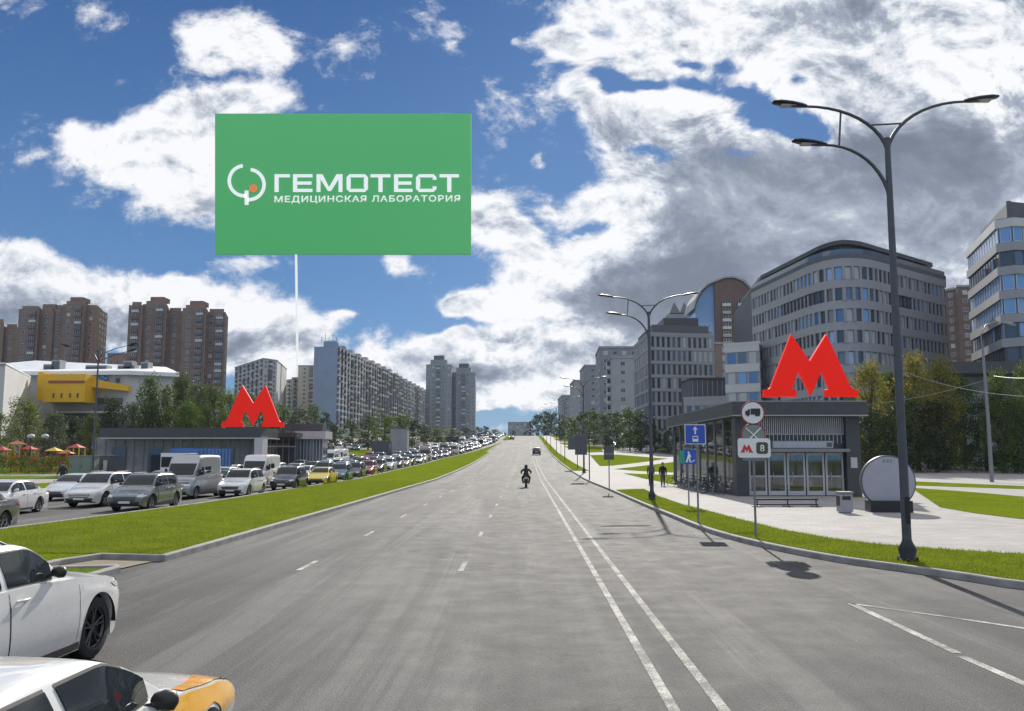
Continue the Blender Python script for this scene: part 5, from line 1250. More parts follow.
    for s in (1, -1):
        h_ = patch(bvh_b, [(s*.56, nz-.10), (s*(f0*.82-.02), nz-.09)], [(s*.54, nz-.02), (s*(f0*.82-.01), nz+.03)], 'F', HLG, 'headlight', root, rows=4, off=.010)
        patch(bvh_b, [(hl-.30, nz-.07), (hl-.045, nz-.10)], [(hl-.42, nz+.0), (hl-.05, nz-.02)], 'L' if s > 0 else 'R', HLG, 'headlight_side', h_ or root, rows=3, off=.009)
        t_ = patch(bvh_b, [(s*.50, k['tail']-.24), (s*(f0*.84), k['tail']-.26)], [(s*.48, k['tail']-.11), (s*(f0*.83), k['tail']-.08)], 'B', TLG, 'tail_light', root, rows=4, off=.010)
        patch(bvh_b, [(-hl+.05, k['tail']-.26), (-hl+.26, k['tail']-.22)], [(-hl+.05, k['tail']-.09), (-hl+.34, k['tail']-.11)], 'L' if s > 0 else 'R', TLG, 'tail_light_side', t_ or root, rows=3, off=.009)
    # doors: thin seams and handles, sill trim, arches
    for sd_, s in (('L', 1), ('R', -1)):
        dl = [(yf-ra-.09, pil), (pil, yr+ra*.55 if kind != 'van' else -.5)]
        for (a, b) in dl:
            zl = k['gc']+.14
            sm = None
            for (c0, c1, w) in ((a, a, 1), (b, b, 1)):
                pass
            d = patch(bvh_b, [(a-.012, zl), (b+.012, zl)], [(a-.012, zb_(a)-.045), (b+.012, zb_(b)-.045)], sd_, PM, 'door', root, rows=10, cols=10, off=.0065)
            if d is None: continue
            patch(bvh_b, [(a, zl), (a-.012, zl)], [(a, zb_(a)-.03), (a-.012, zb_(a)-.03)], sd_, SEAM, 'door_seam', d, rows=8, cols=1, off=.0075)
            patch(bvh_b, [(b+.012, zl), (b, zl)], [(b+.012, zb_(b)-.03), (b, zb_(b)-.03)], sd_, SEAM, 'door_seam', d, rows=8, cols=1, off=.0075)
            hy = b+.22; hz = interp(belt, b)-.13; x = side(hy, hz); mb = MB(); mb.tube([(s*(x+.004), hy-.10, hz), (s*(x+.035), hy-.08, hz+.005), (s*(x+.035), hy+.08, hz+.008), (s*(x+.004), hy+.10, hz+.008)], .014, 6); mb.build('door_handle', PM if kind != 'van' else BLKP, d)
        patch(bvh_b, [(yf-ra-.02, k['gc']+.012), (yr+ra+.02, k['gc']+.012)], [(yf-ra-.02, k['gc']+.10), (yr+ra+.02, k['gc']+.10)], sd_, BLKP, 'sill', root, rows=2, cols=16, off=.010)
        # mirror
        my, mz = k['ycowl']-.34, k['cowl']+(.06 if kind != 'taxi' else -.01); mx = gside(my, mz)+.02; mb = MB()
        if kind == 'van': mz += .18
        prof = [(0, .02), (.02, .055), (.09, .082), (.15, .072), (.175, .025)]; K = 12; vv = []; ff = []
        for (dx, r) in prof:
            for j in range(K): a = 2*pi*j/K; vv.append((s*(mx+.03+dx), my+cos(a)*r*.75+.02*dx, mz+.03+sin(a)*r*(.85 if kind != 'van' else 1.9)))
        for q in range(len(prof)-1):
            for j in range(K): ff.append((q*K+j, q*K+(j+1) % K, (q+1)*K+(j+1) % K, (q+1)*K+j))
        ff.append(tuple(range(K))); ff.append(tuple((len(prof)-1)*K+j for j in range(K)))
        mb.add(vv, ff, 0, True); mb.tube([(s*(mx-.04), my, mz-.02), (s*(mx+.06), my, mz)], .022, 6); mi = mb.build('mirror', BLKP if stripe or kind not in ('sedan', 'taxi') else PM, root)
    # dark inner body so that nothing shines through the arches
    mb = MB(); mb.box(-W/2+.24, W/2-.24, -hl+.12, hl-.16, k['gc']+.02, k['hood']-.10); mb.box(-W/2+.12, W/2-.12, yr+ra+.03, yf-ra-.03, k['gc']+.01, k['hood']-.06)
    for c in (yf, yr):
        for s in (1, -1):
            N = 14; vv = []; ff = []
            for i in range(N+1):
                a = pi*i/N; 
                for x in (W/2-.02 if False else side(c, .6)-.012, W/2-.30): vv.append((s*x, c+(ra+.004)*cos(a), k['wr']+(ra+.004)*sin(a)))
            for i in range(N): ff.append((2*i, 2*i+1, 2*i+3, 2*i+2))
            mb.add(vv, ff)
    mb.build('underbody', BLKP, root)
    # wheels
    wr = k['wr']; key = ('wheel', kind)
    for c in (yf, yr):
        for s in (1, -1):
            w = .215; x0 = s*(side(c, wr)-w/2-.025)
            mb = MB(); prof = [(-w/2, wr*.66), (-w/2, wr*.93), (-w/2+.02, wr*.985), (-w*.25, wr), (w*.25, wr), (w/2-.02, wr*.985), (w/2, wr*.93), (w/2, wr*.66)]; K = 36; vv = []; ff = []
            for (dx, r) in prof:
                for j in range(K): a = 2*pi*j/K; vv.append((dx, cos(a)*r, sin(a)*r))
            for q in range(len(prof)-1):
                for j in range(K): ff.append((q*K+j, q*K+(j+1) % K, (q+1)*K+(j+1) % K, (q+1)*K+j))
            mb.add(vv, ff, 0, True); mb.disc((s*-.02, 0, 0), (1, 0, 0), wr*.67, w*.5, K, 1)
            wh = mb.build('wheel', [RUB, BLKP], root, (x0, c, wr))
            mb = MB(); rr = wr*.665; xo = s*(w/2-.012)
            # rim lip and spokes
            for (a0, r0, r1) in ((0, rr*.93, rr),):
                K2 = 36; vv = []; ff = []
                for j in range(K2):
                    a = 2*pi*j/K2
                    for (xx, r) in ((xo-s*.03, rr*.90), (xo, rr*.94), (xo, rr*1.0), (xo-s*.02, rr*1.02)): vv.append((xx, cos(a)*r, sin(a)*r))
                for j in range(K2):
                    jn = (j+1) % K2
                    for q in range(3): ff.append((j*4+q, jn*4+q, jn*4+q+1, j*4+q+1))
                mb.add(vv, ff, 0, True)
            for sp2 in range(5):
                for da in (-.13, .13):
                    a = 2*pi*sp2/5+pi/2; a2 = a+da*1.35; a1 = a+da*.8
                    p0 = Vector((xo-s*.035, cos(a1)*rr*.16, sin(a1)*rr*.16)); p1 = Vector((xo-s*.012, cos(a2)*rr*.93, sin(a2)*rr*.93))
                    mb.tube([p0, (p0+p1)/2, p1], [.022, .016, .017], 5)
            mb.disc((xo-s*.035, 0, 0), (1, 0, 0), rr*.20, .03, 16)
            mb.build('rim', RIMM if kind != 'suvx' else RIMD, wh)
    # small parts
    mb = MB(); 
    if kind in ('suv', 'hatch', 'suvx'):
        for s in (1, -1):
            x = gside(-.2, H-.08)-.07; mb.tube([(s*x, k['yr0']-.25, H-.05), (s*x, k['yr0']-.4, H+.005), (s*x, k['yr1']+.3, H+.0), (s*x, k['yr1']+.15, H-.06)], .014, 6)
        mb.build('roof_rail', BLKP, root)
    if stripe: stripe(root, patch, bvh_b, bvh_g, k, hl, side, interp, belt, zb_, pil, yf, yr, ra)
    return root
def recolor(tree, col):
    old = set(PA_.values())
    for o in tree.children_recursive if hasattr(tree, 'children_recursive') else tree.children:
        if o.type != 'MESH': continue
        for sl in o.material_slots:
            if sl.material in old: sl.link = 'OBJECT'; sl.material = PA_[col]
PROTO = {}
for kd, c in (('sedan', 'white'), ('suv', 'white'), ('hatch', 'white'), ('van', 'white')): PROTO[kd] = build_car(kd, c, 'parked_car')
NAMEOF = {'sedan': 'sedan_car', 'suv': 'suv_car', 'hatch': 'hatchback_car', 'van': 'white_van'}
def car(kind, col, x, y, rz, label, cat=None, group=None, scale=1):
    o = copy_tree(PROTO[kind]); o.name = {'van': 'van'}.get(kind, 'car'); o.location = (x, y, gz(y)+(.004 if x > -33 else .012))
    sl = math.atan((gz(y+2)-gz(y-2))/4)
    o.rotation_euler = (sl if abs(rz) < 1 else -sl, 0, rz); tag(o, label, cat or {'van': 'van', 'suv': 'suv', 'suvx': 'suv'}.get(kind, 'car'), group); recolor(o, col); return o
JAM = 'cars queueing in the jam beyond the median'
C = pi
for a in [
 ('sedan', 'grey', -18.25, 27.9, C, 'dark silver sedan cut by the left picture edge, its tail nearest the lawn'),
 ('sedan', 'white', -22.3, 37.3, C+.05, 'white sedan seen from its side, behind the dark silver sedan'),
 ('hatch', 'dark grey', -26.2, 38.5, C, 'dark hatchback half hidden at the left edge behind the white sedan'),
 ('sedan', 'white', -25.6, 49.8, C-.05, 'white-bonneted sedan with a dark windscreen right of the walking man'),
 ('suv', 'white', -21.2, 43.9, C-.03, 'white suv close behind the grey suv beside the lawn'),
 ('suv', 'green grey', -17.75, 41.0, C, 'greenish grey suv right beside the lawn, left of the grey van'),
 ('van', 'silver', -19.6, 51.6, C, 'large silver panel van with a high roof in the jam'),
 ('suv', 'white', -17.25, 53.4, C, 'small white suv between the silver van and the dark suv'),
 ('van', 'white', -20.1, 66.5, C, 'white high-roof van behind the small white suv'),
 ('suv', 'black', -17.0, 63.2, C, 'black suv in front of the yellow car by the lawn'),
 ('sedan', 'dark blue', -20.6, 60.0, C, 'dark blue sedan between the white van and the black suv'),
 ('sedan', 'yellow', -16.9, 73.0, C, 'yellow taxi sedan in the jam by the lawn'),
 ('suv', 'teal', -17.1, 81.0, C, 'teal blue car directly behind the yellow taxi'),
 ('suv', 'dark grey', -17.2, 88.4, C, 'dark grey suv directly behind the teal car'),
 ('hatch', 'silver', -20.8, 75.0, C, 'silver hatchback beside the yellow taxi, one lane over'),
 ('sedan', 'white', -20.7, 82.2, C, 'white car beside the teal one, one lane over'),
 ('sedan', 'silver', -24.2, 58.5, C, 'silver sedan partly hidden behind the large silver van'),
 ('hatch', 'white', -24.3, 70.5, C, 'white hatchback two lanes over from the yellow taxi'),
 ('sedan', 'white', -36.5, 93.0, R(100), 'white car parked sideways in front of the left pavilion'),
]: car(*a[:5], a[5], None, JAM if a[2] > -30 else None)
# joined light versions for the far queue
def join_tree(root, name):
    mats = []; mb = MB()
    def rec(o, M):
        M = M @ o.matrix_basis
        if o.type == 'MESH' and o.name.split('.')[0] not in ('door', 'door_seam', 'door_handle', 'window_frame', 'rim', 'sill', 'roof_rail', 'grille_bar', 'wheel'):
            idx = []
            for m in o.data.materials:
                if m not in mats: mats.append(m)
                idx.append(mats.index(m))
            off = len(mb.v); mb.v += [tuple(M @ v.co) for v in o.data.vertices]
            for p in o.data.polygons: mb.f.append(tuple(i+off for i in p.vertices)); mb.mi.append(idx[p.material_index]); mb.sm.append(p.use_smooth)
        elif o.type == 'MESH' and o.name.split('.')[0] == 'wheel':
            for m in (RUB, RIMM):
                if m not in mats: mats.append(m)
            c = M.translation; q = len(mb.v); mb.disc(c, (1, 0, 0), c.z, .21, 16, mats.index(RUB)); mb.disc((c.x+(.1 if c.x > 0 else -.1), c.y, c.z), (1, 0, 0), c.z*.6, .03, 12, mats.index(RIMM))
        for ch in o.children: rec(ch, M)
    root.location = (0, 0, 0); root.rotation_euler = (0, 0, 0)
    rec(root, Matrix.Identity(4)); o = mb.build(name, mats); return o
FARP = {kd: join_tree(PROTO[kd], 'car') for kd in PROTO}
rc = random.Random(5)
cols = ['white', 'white', 'white', 'silver', 'silver', 'grey', 'dark grey', 'black', 'black', 'dark blue', 'teal', 'red', 'beige']
def farcar(kind, col, x, y, rz, label, group):
    o = FARP[kind].copy(); COL.objects.link(o); o.name = 'van' if kind == 'van' else 'car'; z = gz(y)+.006+(.012 if x < -33 else 0)+(.17 if x > 8 else 0); o.location = (x, y, z)
    sl = math.atan((gz(y+2)-gz(y-2))/4); o.rotation_euler = (sl if abs(rz) < 1 else -sl, 0, rz)
    tag(o, label, 'van' if kind == 'van' else 'car', group)
    for s in o.material_slots:
        if s.material in PA_.values(): s.link = 'OBJECT'; s.material = PA_[col]
    return o
LN = [(-17.2, 'lane beside the lawn'), (-20.7, 'second lane from the lawn'), (-24.3, 'third lane from the lawn'), (-27.9, 'lane farthest from the lawn')]
EX = {}; LAST = {}; LS = ('lawnside', 'second', 'third', 'outermost')
for li, (x, ln) in enumerate(LN):
    y = (96.0, 90.5, 78.0, 66.0)[li]
    while y < 330:
        kd = rc.choices(['sedan', 'suv', 'hatch', 'van'], [4, 4, 3, 1])[0]; co = rc.choice(cols) if kd != 'van' else rc.choice(['white', 'silver', 'grey'])
        xs_ = x+rc.uniform(-.25, .25); xx = xs_ if y < 150 else xs_+(min(y, 290)-150)*.045*(1 if li < 3 else 1)
        if li == 3 and rc.random() < .5: y += 9; continue
        if li == 2 and rc.random() < .25: y += 8; continue
        dist = 'near' if y < 125 else ('halfway' if y < 190 else 'far')
        kn = {'hatch': 'hatchback'}.get(kd, kd); prev = LAST.get(li, 'small gap'); LAST[li] = f'{co} {kn}'
        farcar(kd, co, xx, y, C+rc.uniform(-.02, .02), f'{co} {kn} in the {LS[li]} lane, {dist}, behind a {prev}{EX.get((li, round(y)), "")}', JAM)
        y += KIND[kd]['L']+rc.uniform(1.6, 3.2)
farcar('van', 'grey', -18.9+1.8, 112.0, C, 'grey minibus with a dark front rising above the far half of the jam', JAM) if False else None
TINY = []
for i in range(34):
    y = rc.uniform(190, 330); x = -42-rc.uniform(0, 45)*(y/300); kd = rc.choice(['sedan', 'suv', 'hatch']); co = rc.choice(cols)
    q = farcar(kd, co, x, y, rc.choice([.3, C+.3, pi/2]), 'tiny car', 'cars parked on the far left side road'); TINY.append((x/y, co, {'hatch': 'hatchback'}.get(kd, kd), q)); continue
    farcar(kd, co, x, y, rc.choice([.3, C+.3, pi/2]), f'x', 'cars parked on the far left side road')
pv_ = 'white far van'
for i in range(16):
    y = 346+i*8; x = rc.choice([-11, -14.5, -18, -22]); co = rc.choice(cols); kd = rc.choice(['sedan', 'suv']); farcar(kd, co, x, y, C, f'tiny {co} {kd} at the crest, next one beyond a {pv_}', 'cars near the crest'); pv_ = f'{co} {kd}'
TINY.sort(key=lambda t: t[0]); pv_ = 'gap'
for (_, co, kn, q) in TINY: q['label'] = f'tiny {co} {kn} below the panel slabs, right of a {pv_}'; pv_ = f'{co} {kn}'
for x, y, co, l in ((39, 128, 'dark grey', 'dark car on the right side road, seen left of the pavilion'), (33, 160, 'black', 'black car on the right side road behind the square'), (28, 200, 'silver', 'silver car far along the right side road'), (24.5, 240, 'white', 'white car far along the right side road'), (38, 175, 'grey', 'grey car parked by the offices past the side road')):
    farcar('suv' if co != 'white' else 'sedan', co, x, y, .2 if x < 38 else 0.35, l, 'cars on the right side road')
x, y = at(617-80.5, 452); car('suv', 'dark grey', ux(536.5, 190), 190, 0, 'dark grey suv driving away far ahead on the road', None)
farcar('sedan', 'dark grey', ux(512, 330), 330, 0, 'small dark car at the end of the median near the crest', None)
# ------------------------------------------------------------ white suv and taxi close to the camera
PROTO['suvx'] = build_car('suvx', 'white')
near = car('suvx', 'white', -6.42, 9.78, R(-2), 'white suv cut by the left picture edge, dark alloy wheel and black mirror', 'suv')
near.name = 'white_suv'
for o in near.children_recursive:
    if o.name.startswith('rim'):
        o.data = o.data.copy(); o.data.materials[0] = RIMD
ORG = paint('orange', (.82, .40, .008))
def taxi_wrap(root, patch, bb, bg, k, hl, side, interp, belt, zb_, pil, yf, yr, ra):
    for sd_ in 'LR':
        Y_ = [yf-ra-.35+(hl-.20-(yf-ra-.35))*i/24 for i in range(25)]
        arch = lambda y: k['wr']+sqrt(max(ra*ra-(y-yf)**2, 0))+.035 if abs(y-yf) < ra else .60
        patch(bb, [(y, max(min(arch(y), .74), interp(belt, y)-.30)) for y in Y_], [(y, interp(belt, y)-.012) for y in Y_], sd_, ORG, 'orange_stripe', root, rows=8, cols=40, off=.0105)
        patch(bb, [(yr-.55, .72), (pil-.5, .62)], [(yr-.55, .9), (pil-.5, .88)], sd_, ORG, 'orange_stripe', root, rows=8, cols=14, off=.0105)
        s = 1 if sd_ == 'L' else -1
        # lilac and black letter-like bars low on the wing
        for q in range(3): patch(bb, [(yf-ra-.16-q*.07, .60), (yf-ra-.13-q*.07, .60)], [(yf-ra-.16-q*.07, .72), (yf-ra-.13-q*.07, .72)], sd_, mat('lilac', (.20, .14, .40), .4), 'wing_mark', root, rows=2, cols=1, off=.014)
    for s in (1, -1):
        Y_ = [k['ycowl']+.12+(hl-.22-k['ycowl']-.12)*i/20 for i in range(21)]; n_ = len(Y_)
        outer = [(s*(side(y, interp(belt, y))-.015), y) for y in Y_]; inner = [(s*max(side(y, interp(belt, y))-.10-.20*(i/n_)**1.5, .2), y) for i, y in enumerate(Y_)]
        patch(bb, inner, outer, 'T', ORG, 'orange_bonnet_edge', root, rows=8, cols=36, off=.007)
txp = build_car('taxi', 'white', 'taxi_car', stripe=taxi_wrap); txp.location = (-3.27, 5.05, .004); txp.rotation_euler = (0, 0, R(-1.5))
tag(txp, 'white taxi sedan with orange wing stripes and a black mirror in the bottom left corner', 'taxi')
for p in PROTO.values(): drop_tree(p)
for p in FARP.values(): bpy.data.objects.remove(p)
# ------------------------------------------------------------ trees
def m_leaf(name, c1, c2, tr=.35):
    m = bpy.data.materials.new(name); m.use_nodes = True; nt = m.node_tree; nb = NB(nt); b = nt.nodes['Principled BSDF']
    tc = nb.n('ShaderNodeTexCoord'); oi = nb.n('ShaderNodeObjectInfo')
    n = nb.noise(tc.outputs['Object'], .8, 4, .6); n2 = nb.noise(tc.outputs['Object'], 9, 2, .6)
    f = nb.rng(nb.m('ADD', nb.m('MULTIPLY', n, .7), nb.m('MULTIPLY', n2, .35)), .38, .66)
    c = nb.mix(f, (*c1, 1), (*c2, 1)); c = nb.vm('SCALE', c, sc=nb.rng(oi.outputs['Random'], 0, 1, .8, 1.2, False))
    nt.links.new(c, b.inputs['Base Color']); b.inputs['Roughness'].default_value = .6; b.inputs['Specular IOR Level'].default_value = .25
    t = nb.n('ShaderNodeBsdfTranslucent'); nt.links.new(nb.vm('SCALE', c, sc=1.3), t.inputs[0]); mx = nb.n('ShaderNodeMixShader'); mx.inputs[0].default_value = tr
    nt.links.new(b.outputs[0], mx.inputs[1]); nt.links.new(t.outputs[0], mx.inputs[2]); nt.links.new(mx.outputs[0], nt.nodes['Material Output'].inputs[0]); return m
LEAF = {'green': m_leaf('foliage_green', (.045, .078, .015), (.095, .14, .026)), 'dark': m_leaf('foliage_dark', (.026, .044, .014), (.052, .078, .022), .25),
        'light': m_leaf('foliage_light', (.07, .10, .02), (.14, .165, .035)), 'yellow': m_leaf('foliage_yellow', (.11, .125, .018), (.27, .22, .03)), 'grey': m_leaf('foliage_grey', (.055, .075, .04), (.10, .12, .06))}
BARK = mat('bark', (.085, .065, .05), .9, var=.3, vscale=6, bump=.5)
_TM = {}
def tree_mesh(kind, seed, lod):
    key = (kind, seed, lod)
    if key in _TM: return _TM[key]
    r = random.Random(seed*31+hash(kind) % 7 if False else seed*31+len(kind)); tall = kind == 'poplar'
    # unit tree: height 10
    tb = MB(); H = 10.0; hb = {'bush': .3, 'round': .9, 'oval': 1.3, 'poplar': 1.2}[kind]; rad = {'round': 3.3, 'poplar': 1.5, 'bush': 4.2, 'oval': 2.6}[kind]
    wob = [(r.uniform(-.25, .25), r.uniform(-.25, .25)) for _ in range(5)]
    pts = [(0, 0, -.2)]+[(wob[i][0]*i*.3, wob[i][1]*i*.3, 1.7*(i+1)) for i in range(4)]+[(wob[4][0], wob[4][1], 8.8)]
    tb.tube(pts, [.26, .20, .17, .13, .09, .03], 8)
    clumps = []
    nb_ = {0: 34, 1: 20}[lod] 
    for i in range(nb_):
        t = (i+.5)/nb_; z = hb+(H-hb-.3)*t; a = i*2.4+r.uniform(-.5, .5)
        prof = sin(pi*min(max((t*.86+.10), 0), 1))**.75 if kind != 'poplar' else (sin(pi*(t*.9+.08))**.5)
        rr = rad*prof*r.uniform(.50, .98)
        if i % 3 == 0: rr *= .45
        c = Vector((cos(a)*rr, sin(a)*rr, z+r.uniform(-.35, .35))); clumps.append((c, r.uniform(.75, 1.35)*(1.0 if kind != 'poplar' else .7)))
        if i % 2 == 0:
            j = min(int((z*.75)/1.7), 4); s = Vector((pts[max(j, 1)][0], pts[max(j, 1)][1], max(z*.72, hb*.7))); tb.tube([s, s.lerp(c, .5)+Vector((0, 0, .15)), c], [.07, .045, .012], 5)
    vs = []; fs = []; NL = {0: 150, 1: 62}[lod]; L = {0: .19, 1: .36}[lod]
    for c, cr in clumps:
        for _ in range(int(NL*cr)):
            d = Vector((r.gauss(0, 1), r.gauss(0, 1), r.gauss(0, .8))); d = d.normalized()*cr*(r.random()**.45)*1.05; p = c+d
            n = (d.normalized()*.5+Vector((r.uniform(-1, 1), r.uniform(-1, 1), r.uniform(-.6, 1)))).normalized()
            a = n.cross(Vector((0, 0, 1))); a = a.normalized() if a.length > .05 else Vector((1, 0, 0)); b = n.cross(a)
            th = r.uniform(0, pi); u = a*cos(th)+b*sin(th); w = n.cross(u); l = L*r.uniform(.6, 1.35); o = len(vs)
            vs += [p-u*l*.7, p+w*l*.42, p+u*l*.7, p-w*l*.42]; fs.append((o, o+1, o+2, o+3))
    me = bpy.data.meshes.new('crown'); me.from_pydata([tuple(v) for v in vs], [], fs); me.materials.append(LEAF['green']); me.update()
    t_ = tb.build('trunk', BARK); tm = t_.data; bpy.data.objects.remove(t_); _TM[key] = (me, tm); return _TM[key]
def tree(u, Y, vtop, wid, kind, leaf, label, group=None, seed=None, far=None, zoff=0.0):
    x = ux(u, Y); zt = vz(vtop, Y, u); zb = gz(Y)+zoff; s = (zt-zb)/10.0
    lod = 1 if (far if far is not None else Y > 170) else 0; seed = seed if seed is not None else random.randrange(4)
    me, tm = tree_mesh(kind, seed % 4, lod); e = empty('tree' if kind != 'bush' else 'bush', (x, Y, zb), random.uniform(0, 6)); tag(e, label, 'tree' if kind != 'bush' else 'bush', group)
    rad = {'round': 3.9, 'poplar': 2.0, 'bush': 4.8, 'oval': 3.2}[kind]; w = 1.22*wid/F*Y/2/rad
    c = obj('crown', me, e); c.scale = (w, w, s); t = obj('trunk', tm, e); t.scale = (s, s, s)
    for sl in c.material_slots: sl.link = 'OBJECT'; sl.material = LEAF[leaf]
    return e
GL = 'trees on the left behind the pavilion and playground'; GR = 'trees on the right before the big offices'; GB = 'tree belt along the right side road'; GM = 'trees below the panel slabs'; GC = 'dark trees near the crest'
DN = {'green': 'mid green', 'dark': 'dark green', 'light': 'bright green', 'yellow': 'yellowing', 'grey': 'greyish green'}
ORDN = ['first', 'second', 'third', 'fourth', 'fifth', 'sixth', 'seventh', 'eighth', 'ninth', 'tenth', 'eleventh', 'twelfth', 'thirteenth']
def row(L, place_, group):
    if isinstance(place_, str): L = sorted(L)
    for i, (u, Y, v, w, kd, lf) in enumerate(L): tree(u, Y, v, w, kd, lf, place_[i] if isinstance(place_, list) else f'{DN[lf]} {kd if kd != "oval" else "narrow"} tree, {ORDN[i]} from the left {place_}', group, seed=i)
row([(24, 112, 399, 44, 'round', 'light'), (-4, 116, 412, 30, 'round', 'green'), (52, 110, 413, 34, 'oval', 'grey'), (72, 116, 418, 26, 'oval', 'dark'), (90, 113, 416, 26, 'oval', 'light'), (112, 118, 399, 34, 'round', 'dark'), (131, 122, 404, 26, 'oval', 'grey')],
    ['bright green round tree over the playground at the far left', 'mid green tree cut by the left edge beside the playground', 'greyish green tree below the yellow box', 'slim dark tree right of the greyish one by the white wall', 'bright slim tree just left of the grey lamp post', 'dark rounded tree right of the yellow box, beside the lamp post', 'greyish narrow tree at the start of the green mass behind the pavilion'], GL)
row([(147, 128, 378, 34, 'oval', 'green'), (163, 132, 386, 34, 'round', 'light'), (180, 128, 376, 30, 'oval', 'green'), (196, 134, 383, 34, 'oval', 'grey'), (212, 130, 386, 32, 'round', 'green'), (228, 138, 391, 30, 'round', 'light'), (150, 124, 402, 30, 'round', 'dark'), (186, 122, 402, 34, 'round', 'green'), (206, 120, 408, 30, 'bush', 'dark')],
    'of the mass behind the left pavilion', GL)
row([(238, 230, 398, 26, 'round', 'green'), (252, 240, 394, 26, 'round', 'grey'), (266, 235, 401, 26, 'round', 'green'), (282, 245, 404, 28, 'round', 'green'), (298, 240, 407, 28, 'round', 'grey'), (312, 250, 405, 26, 'round', 'green'), (326, 240, 412, 22, 'bush', 'dark')],
    'behind the left red letter', GM)
row([(334, 250, 424, 22, 'round', 'dark'), (352, 235, 420, 26, 'round', 'green'), (368, 225, 415, 30, 'round', 'grey'), (384, 215, 413, 30, 'round', 'green'), (400, 222, 414, 30, 'round', 'green'), (412, 240, 420, 24, 'round', 'dark'), (424, 260, 425, 22, 'round', 'grey'), (438, 275, 427, 24, 'round', 'green'), (452, 300, 428, 22, 'round', 'grey'), (466, 320, 428, 20, 'round', 'dark'), (478, 345, 427, 14, 'round', 'dark'), (486, 360, 426, 12, 'round', 'dark'), (495, 380, 429, 12, 'round', 'green')],
    'below the long panel slabs', GM)
row([(531, 462, 420, 10, 'bush', 'dark'), (537, 455, 414, 14, 'round', 'dark'), (545, 432, 411, 20, 'bush', 'dark'), (555, 420, 412, 20, 'bush', 'dark'), (549, 440, 413, 16, 'round', 'dark'), (560, 400, 418, 16, 'bush', 'dark'), (514, 520, 430, 9, 'poplar', 'green'), (503, 560, 432, 12, 'round', 'dark'), (526, 560, 431, 12, 'bush', 'dark')], 'on the skyline near the crest', GC)
row([(563, 330, 420, 18, 'round', 'dark'), (572, 300, 417, 22, 'round', 'green'), (583, 280, 413, 24, 'round', 'dark'), (594, 262, 411, 26, 'round', 'green'), (606, 245, 412, 28, 'round', 'grey'), (618, 232, 412, 28, 'round', 'dark'), (630, 218, 409, 34, 'round', 'green'), (641, 208, 412, 30, 'round', 'dark'), (655, 214, 425, 26, 'bush', 'dark'), (668, 200, 430, 24, 'bush', 'dark'), (682, 190, 432, 26, 'bush', 'dark'), (700, 180, 434, 26, 'bush', 'green')],
    'of the belt left of the right pavilion', GB)
row([(850, 112, 392, 34, 'bush', 'green'), (872, 108, 362, 48, 'round', 'yellow'), (893, 112, 372, 44, 'round', 'green'), (918, 106, 356, 52, 'round', 'yellow'), (944, 110, 360, 48, 'round', 'yellow'), (965, 114, 378, 40, 'round', 'green'), (905, 103, 398, 50, 'round', 'dark'), (938, 104, 402, 50, 'round', 'dark'), (870, 104, 410, 40, 'round', 'dark'),
     (986, 106, 398, 44, 'round', 'dark'), (1004, 100, 372, 46, 'round', 'green'), (1030, 98, 366, 46, 'round', 'green'), (1015, 102, 395, 46, 'round', 'dark')],
    ['narrow green tree right behind the pavilion corner', 'tall yellowing tree just left of the nearest lamp post', 'green tree directly behind the nearest lamp post', 'tallest yellow-topped tree right of the nearest lamp post', 'yellow-topped tree left of the pale pole', 'green tree under the dark canopy left of the pale pole', 'dark tree low in front of the yellow-topped ones', 'dark tree low below the second yellow top', 'dark low tree behind the silver disc',
     'dark tree around the pale pole', 'green tree right of the pale pole', 'green tree cut by the right picture edge', 'dark low tree at the right edge'], GR)
# low hedge masses
def hedge(poly_u, Y, v0, label, leaf='dark', n=260, th=1.6):
    u0, u1 = poly_u; x0, x1 = ux(u0, Y), ux(u1, Y); z1 = vz(v0, Y, (u0+u1)/2)-gz(Y); r = random.Random(int(u0*7)); vs = []; fs = []
    for _ in range(int(n*(x1-x0))):
        p = Vector((r.uniform(x0, x1)-x0, r.uniform(-th/2, th/2), z1*r.random()**.6)); p.z += .12*sin(p.x*2.1)+r.uniform(-.05, .05); q = Vector((r.uniform(-1, 1), r.uniform(-1, 1), r.uniform(-1, 1))).normalized(); w = q.orthogonal().normalized(); l = r.uniform(.07, .15); o = len(vs); vs += [p-q*l, p+w*l*.6, p+q*l, p-w*l*.6]; fs.append((o, o+1, o+2, o+3))
    mb = MB(); mb.add(vs, fs); o = mb.build('hedge', LEAF[leaf], None, (x0, Y, gz(Y)+.1)); tag(o, label, 'hedge'); return o
hedge((-6, 70), 96, 457.5, 'clipped hedge in front of the playground on the left', 'green', 200)
hedge((846, 1045), 101, 452, 'dark hedge behind the side road on the right, below the trees', 'dark', 150, 2.0)
